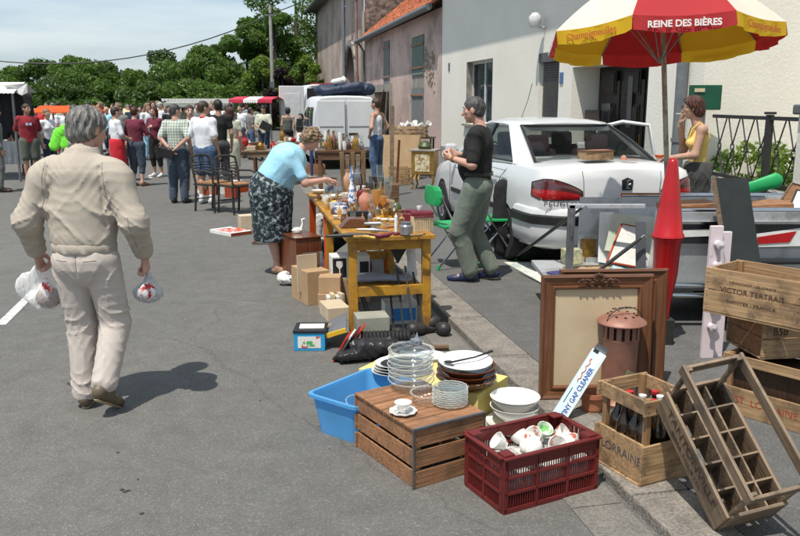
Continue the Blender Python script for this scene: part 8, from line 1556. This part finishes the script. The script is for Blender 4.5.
tag(b.build('scalloped_trim',M_aw,None,loc=(q[0],29.6,at(207,100,29.7)[2]+.05)),'white scalloped trim strung along the long pale awning','trim')
q=at(61,110,23); stall('stall under a bright orange canopy beyond the man in dark red t-shirt',q[0],23.5,1.35,1.2,at(60,111.5,23)[2],M_awo,None,4,.03,val=.05,slope=.16)
q=at(2,95,17); st4=stall('dark clothes stall with white awning at the left edge',q[0]-1.35,18.6,1.9,1.6,at(10,91,17)[2],M_aw,None,4,.2,val=.05,slope=.22)
sb=root('awning_flap','white canvas flap folded up at the corner of the clothes stall','awning flap',at(19,88,18.0)); b=MB(); b.add([(-.35,0,.06),(.18,0,.10),(.17,.02,-.10),(.05,.0,-.16),(-.30,.1,-.02)],[(0,1,2,3,4)]); b.add([(-.35,.02,.06),(.18,.02,.10),(.17,.04,-.10),(.05,.02,-.16),(-.30,.12,-.02)],[(0,1,2,3,4)]); b.build('canvas',M_aw,sb)
M_blk2=cloth('black_garment',(.012,.012,.014),(.02,.02,.022),.3)
for i in range(9):
    q=at(-9+4.0*i,91,18.3+.05*(i%2)); L_=rnd.uniform(.9,1.08); t=sobj([sdf([('c',(-.10,0,-.10),(.10,0,-.10),.06,.06,((0,1,0),1.6)),('c',(0,0,-.12),(rnd.uniform(-.03,.03),0,-L_+.1),.13,.15,((0,1,0),1.7)),('c',(-.13,0,-.12),(-.17,0,-.55),.05,.05),('c',(.13,0,-.12),(.17,0,-.55),.05,.05)],.03,.04,disp=folds(.015,i+90,20,20))],'hanging_coat',M_blk2 if i!=5 else cloth('charcoal_garment',(.05,.05,.06),None,.3)); t.location=q; tag(t,'black coat hanging in the row under the white awning at the left',"coat","black coats on the left stall")
for i,(px,py,m,lb) in enumerate([(240,116,C_wht,'white shirt hanging left under the striped awning'),(247,113,C_wht,'white blouse hanging in the middle under the striped awning'),(256,115,C_cream,'cream top hanging right under the striped awning'),(262,116,C_grey,'grey blue shirt hanging at the right pole of the striped stall'),(236,120,C_redt,'red dress hanging at the left of the striped stall')]):
    q=at(px,py,27.2); t=sobj([sdf([('c',(-.12,0,0),(.12,0,0),.06,.06),('c',(0,0,0),(0,0,-.45),.14,.16,((0,1,0),1.7))],.04,.05)],'hanging_shirt',m); t.location=q; tag(t,lb,'shirt')
# left display table with white cloth and goods
q=at(12,185,19.8); dt=simpletable('display table under white cloth beside the black coats',q[0],19.8,.9,.8,.80,.15,M_brownw,name='display_table'); b=MB(); n=26; vs=[]
for i in range(n+1):
    x=-.48+.96*i/n; vs+=[(x,-.42,.815),(x,-.44+.03*math.sin(i*1.7),.55),(x,-.45+.04*math.sin(i*1.7+.5),.28)]
b.add(vs,[(3*i+k,3*i+3+k,3*i+4+k,3*i+1+k) for i in range(n) for k in range(2)]); b.box(0,0,.822,.98,.84,.012); cl=b.build('tablecloth',M_whitecloth,None,True,loc=dt.location,rot=(0,0,.15)); tag(cl,'white cloth draped over the left display table','tablecloth')
for i in range(14):
    k=i%4; h=rnd.uniform(.08,.24); qq=Vector(dt.location)+Vector((rnd.uniform(-.40,.40),rnd.uniform(-.35,.3),.83)); lathething(['jar','vase','cup','bottle'][k],['cream jar','coloured vase','white cup','brown bottle'][k]+' on the white-clothed display table',['jar','vase','cup','bottle'][k],qq,[(a*.055,b2*h) for a,b2 in [P_jar,P_vase,P_cup,P_bottle][k]],[M_cream,M_pinkv,M_china,M_brownglaze][k],12,group=['jars','vases','cups','bottles'][k]+' on the display table')
# tables of bric-a-brac in front of the seller
for j,(px,py,w_,lb) in enumerate([(258,186,1.5,'long grey table of bric-a-brac in front of the seller'),(226,180,1.3,'low table of toys and lamps behind the cane chairs'),(296,172,1.0,'narrow table of boxes left of the small van')]):
    q=G(px,py); t_=simpletable(lb,q[0],q[1]+.4,w_,.7,.74,.1,M_greyw if j==0 else M_brownw,name='goods_table')
    for i in range(11):
        k=rnd.randrange(5); qq=Vector(t_.location)+Vector((rnd.uniform(-w_/2+.1,w_/2-.1),rnd.uniform(-.25,.25),.742))
        if k<2: s=(rnd.uniform(.12,.34),rnd.uniform(.1,.22),rnd.uniform(.06,.20)); boxthing('box',['small brown box','pale flat box'][k]+' on the '+lb.split(' table')[0]+' table','box',qq,s,[M_brownw,M_cardl][k],rz=rnd.uniform(0,3),group=['brown','pale'][k]+' boxes on the '+lb[:24].strip())
        else: h=rnd.uniform(.1,.34); m=[M_redlamp,M_china,M_gilt][k-2]; lathething(['vase','jug','lamp_base'][k-2],['red vase','white jug','brass lamp base'][k-2]+' on the '+lb.split(' table')[0]+' table',['vase','jug','lamp'][k-2],qq,[(a*.07,b2*h) for a,b2 in P_vase],m,12,group=['red vases','white jugs','brass lamps'][k-2]+' on the '+lb[:24].strip())
for i in range(10):
    px=rnd.uniform(206,252); q=G(px,rnd.uniform(190,199)); k=i%3; boxthing(['toy_box','orange_bag','book_pile'][k],['small red toy box','orange bag','pile of pale books'][k]+' on the road behind the cane chairs',['box','bag','books'][k],q,(rnd.uniform(.15,.3),.2,rnd.uniform(.1,.22)),[M_redink,M_awo,M_paper][k],rz=i,group=['toy boxes','orange bags','books'][k]+' behind the cane chairs')
for i,(px,Y) in enumerate([(18,34),(96,36),(112,33),(138,36),(174,34)]):
    q=at(px,112,Y); stall(['pale canopy over the crowd beyond the left display table','blue-white canopy left of the fair-haired man','small cream canopy behind the red skirt','white tent roof between the maroon tops','grey canopy beyond the checked shirt'][i],q[0],Y,1.9,1.8,at(px,114,Y)[2],[M_aw,mat('awning_blue',(.45,.55,.68),rough=.8),M_cream,M_aw,M_awg][i],None,3,.1*i,val=.08,slope=.22)
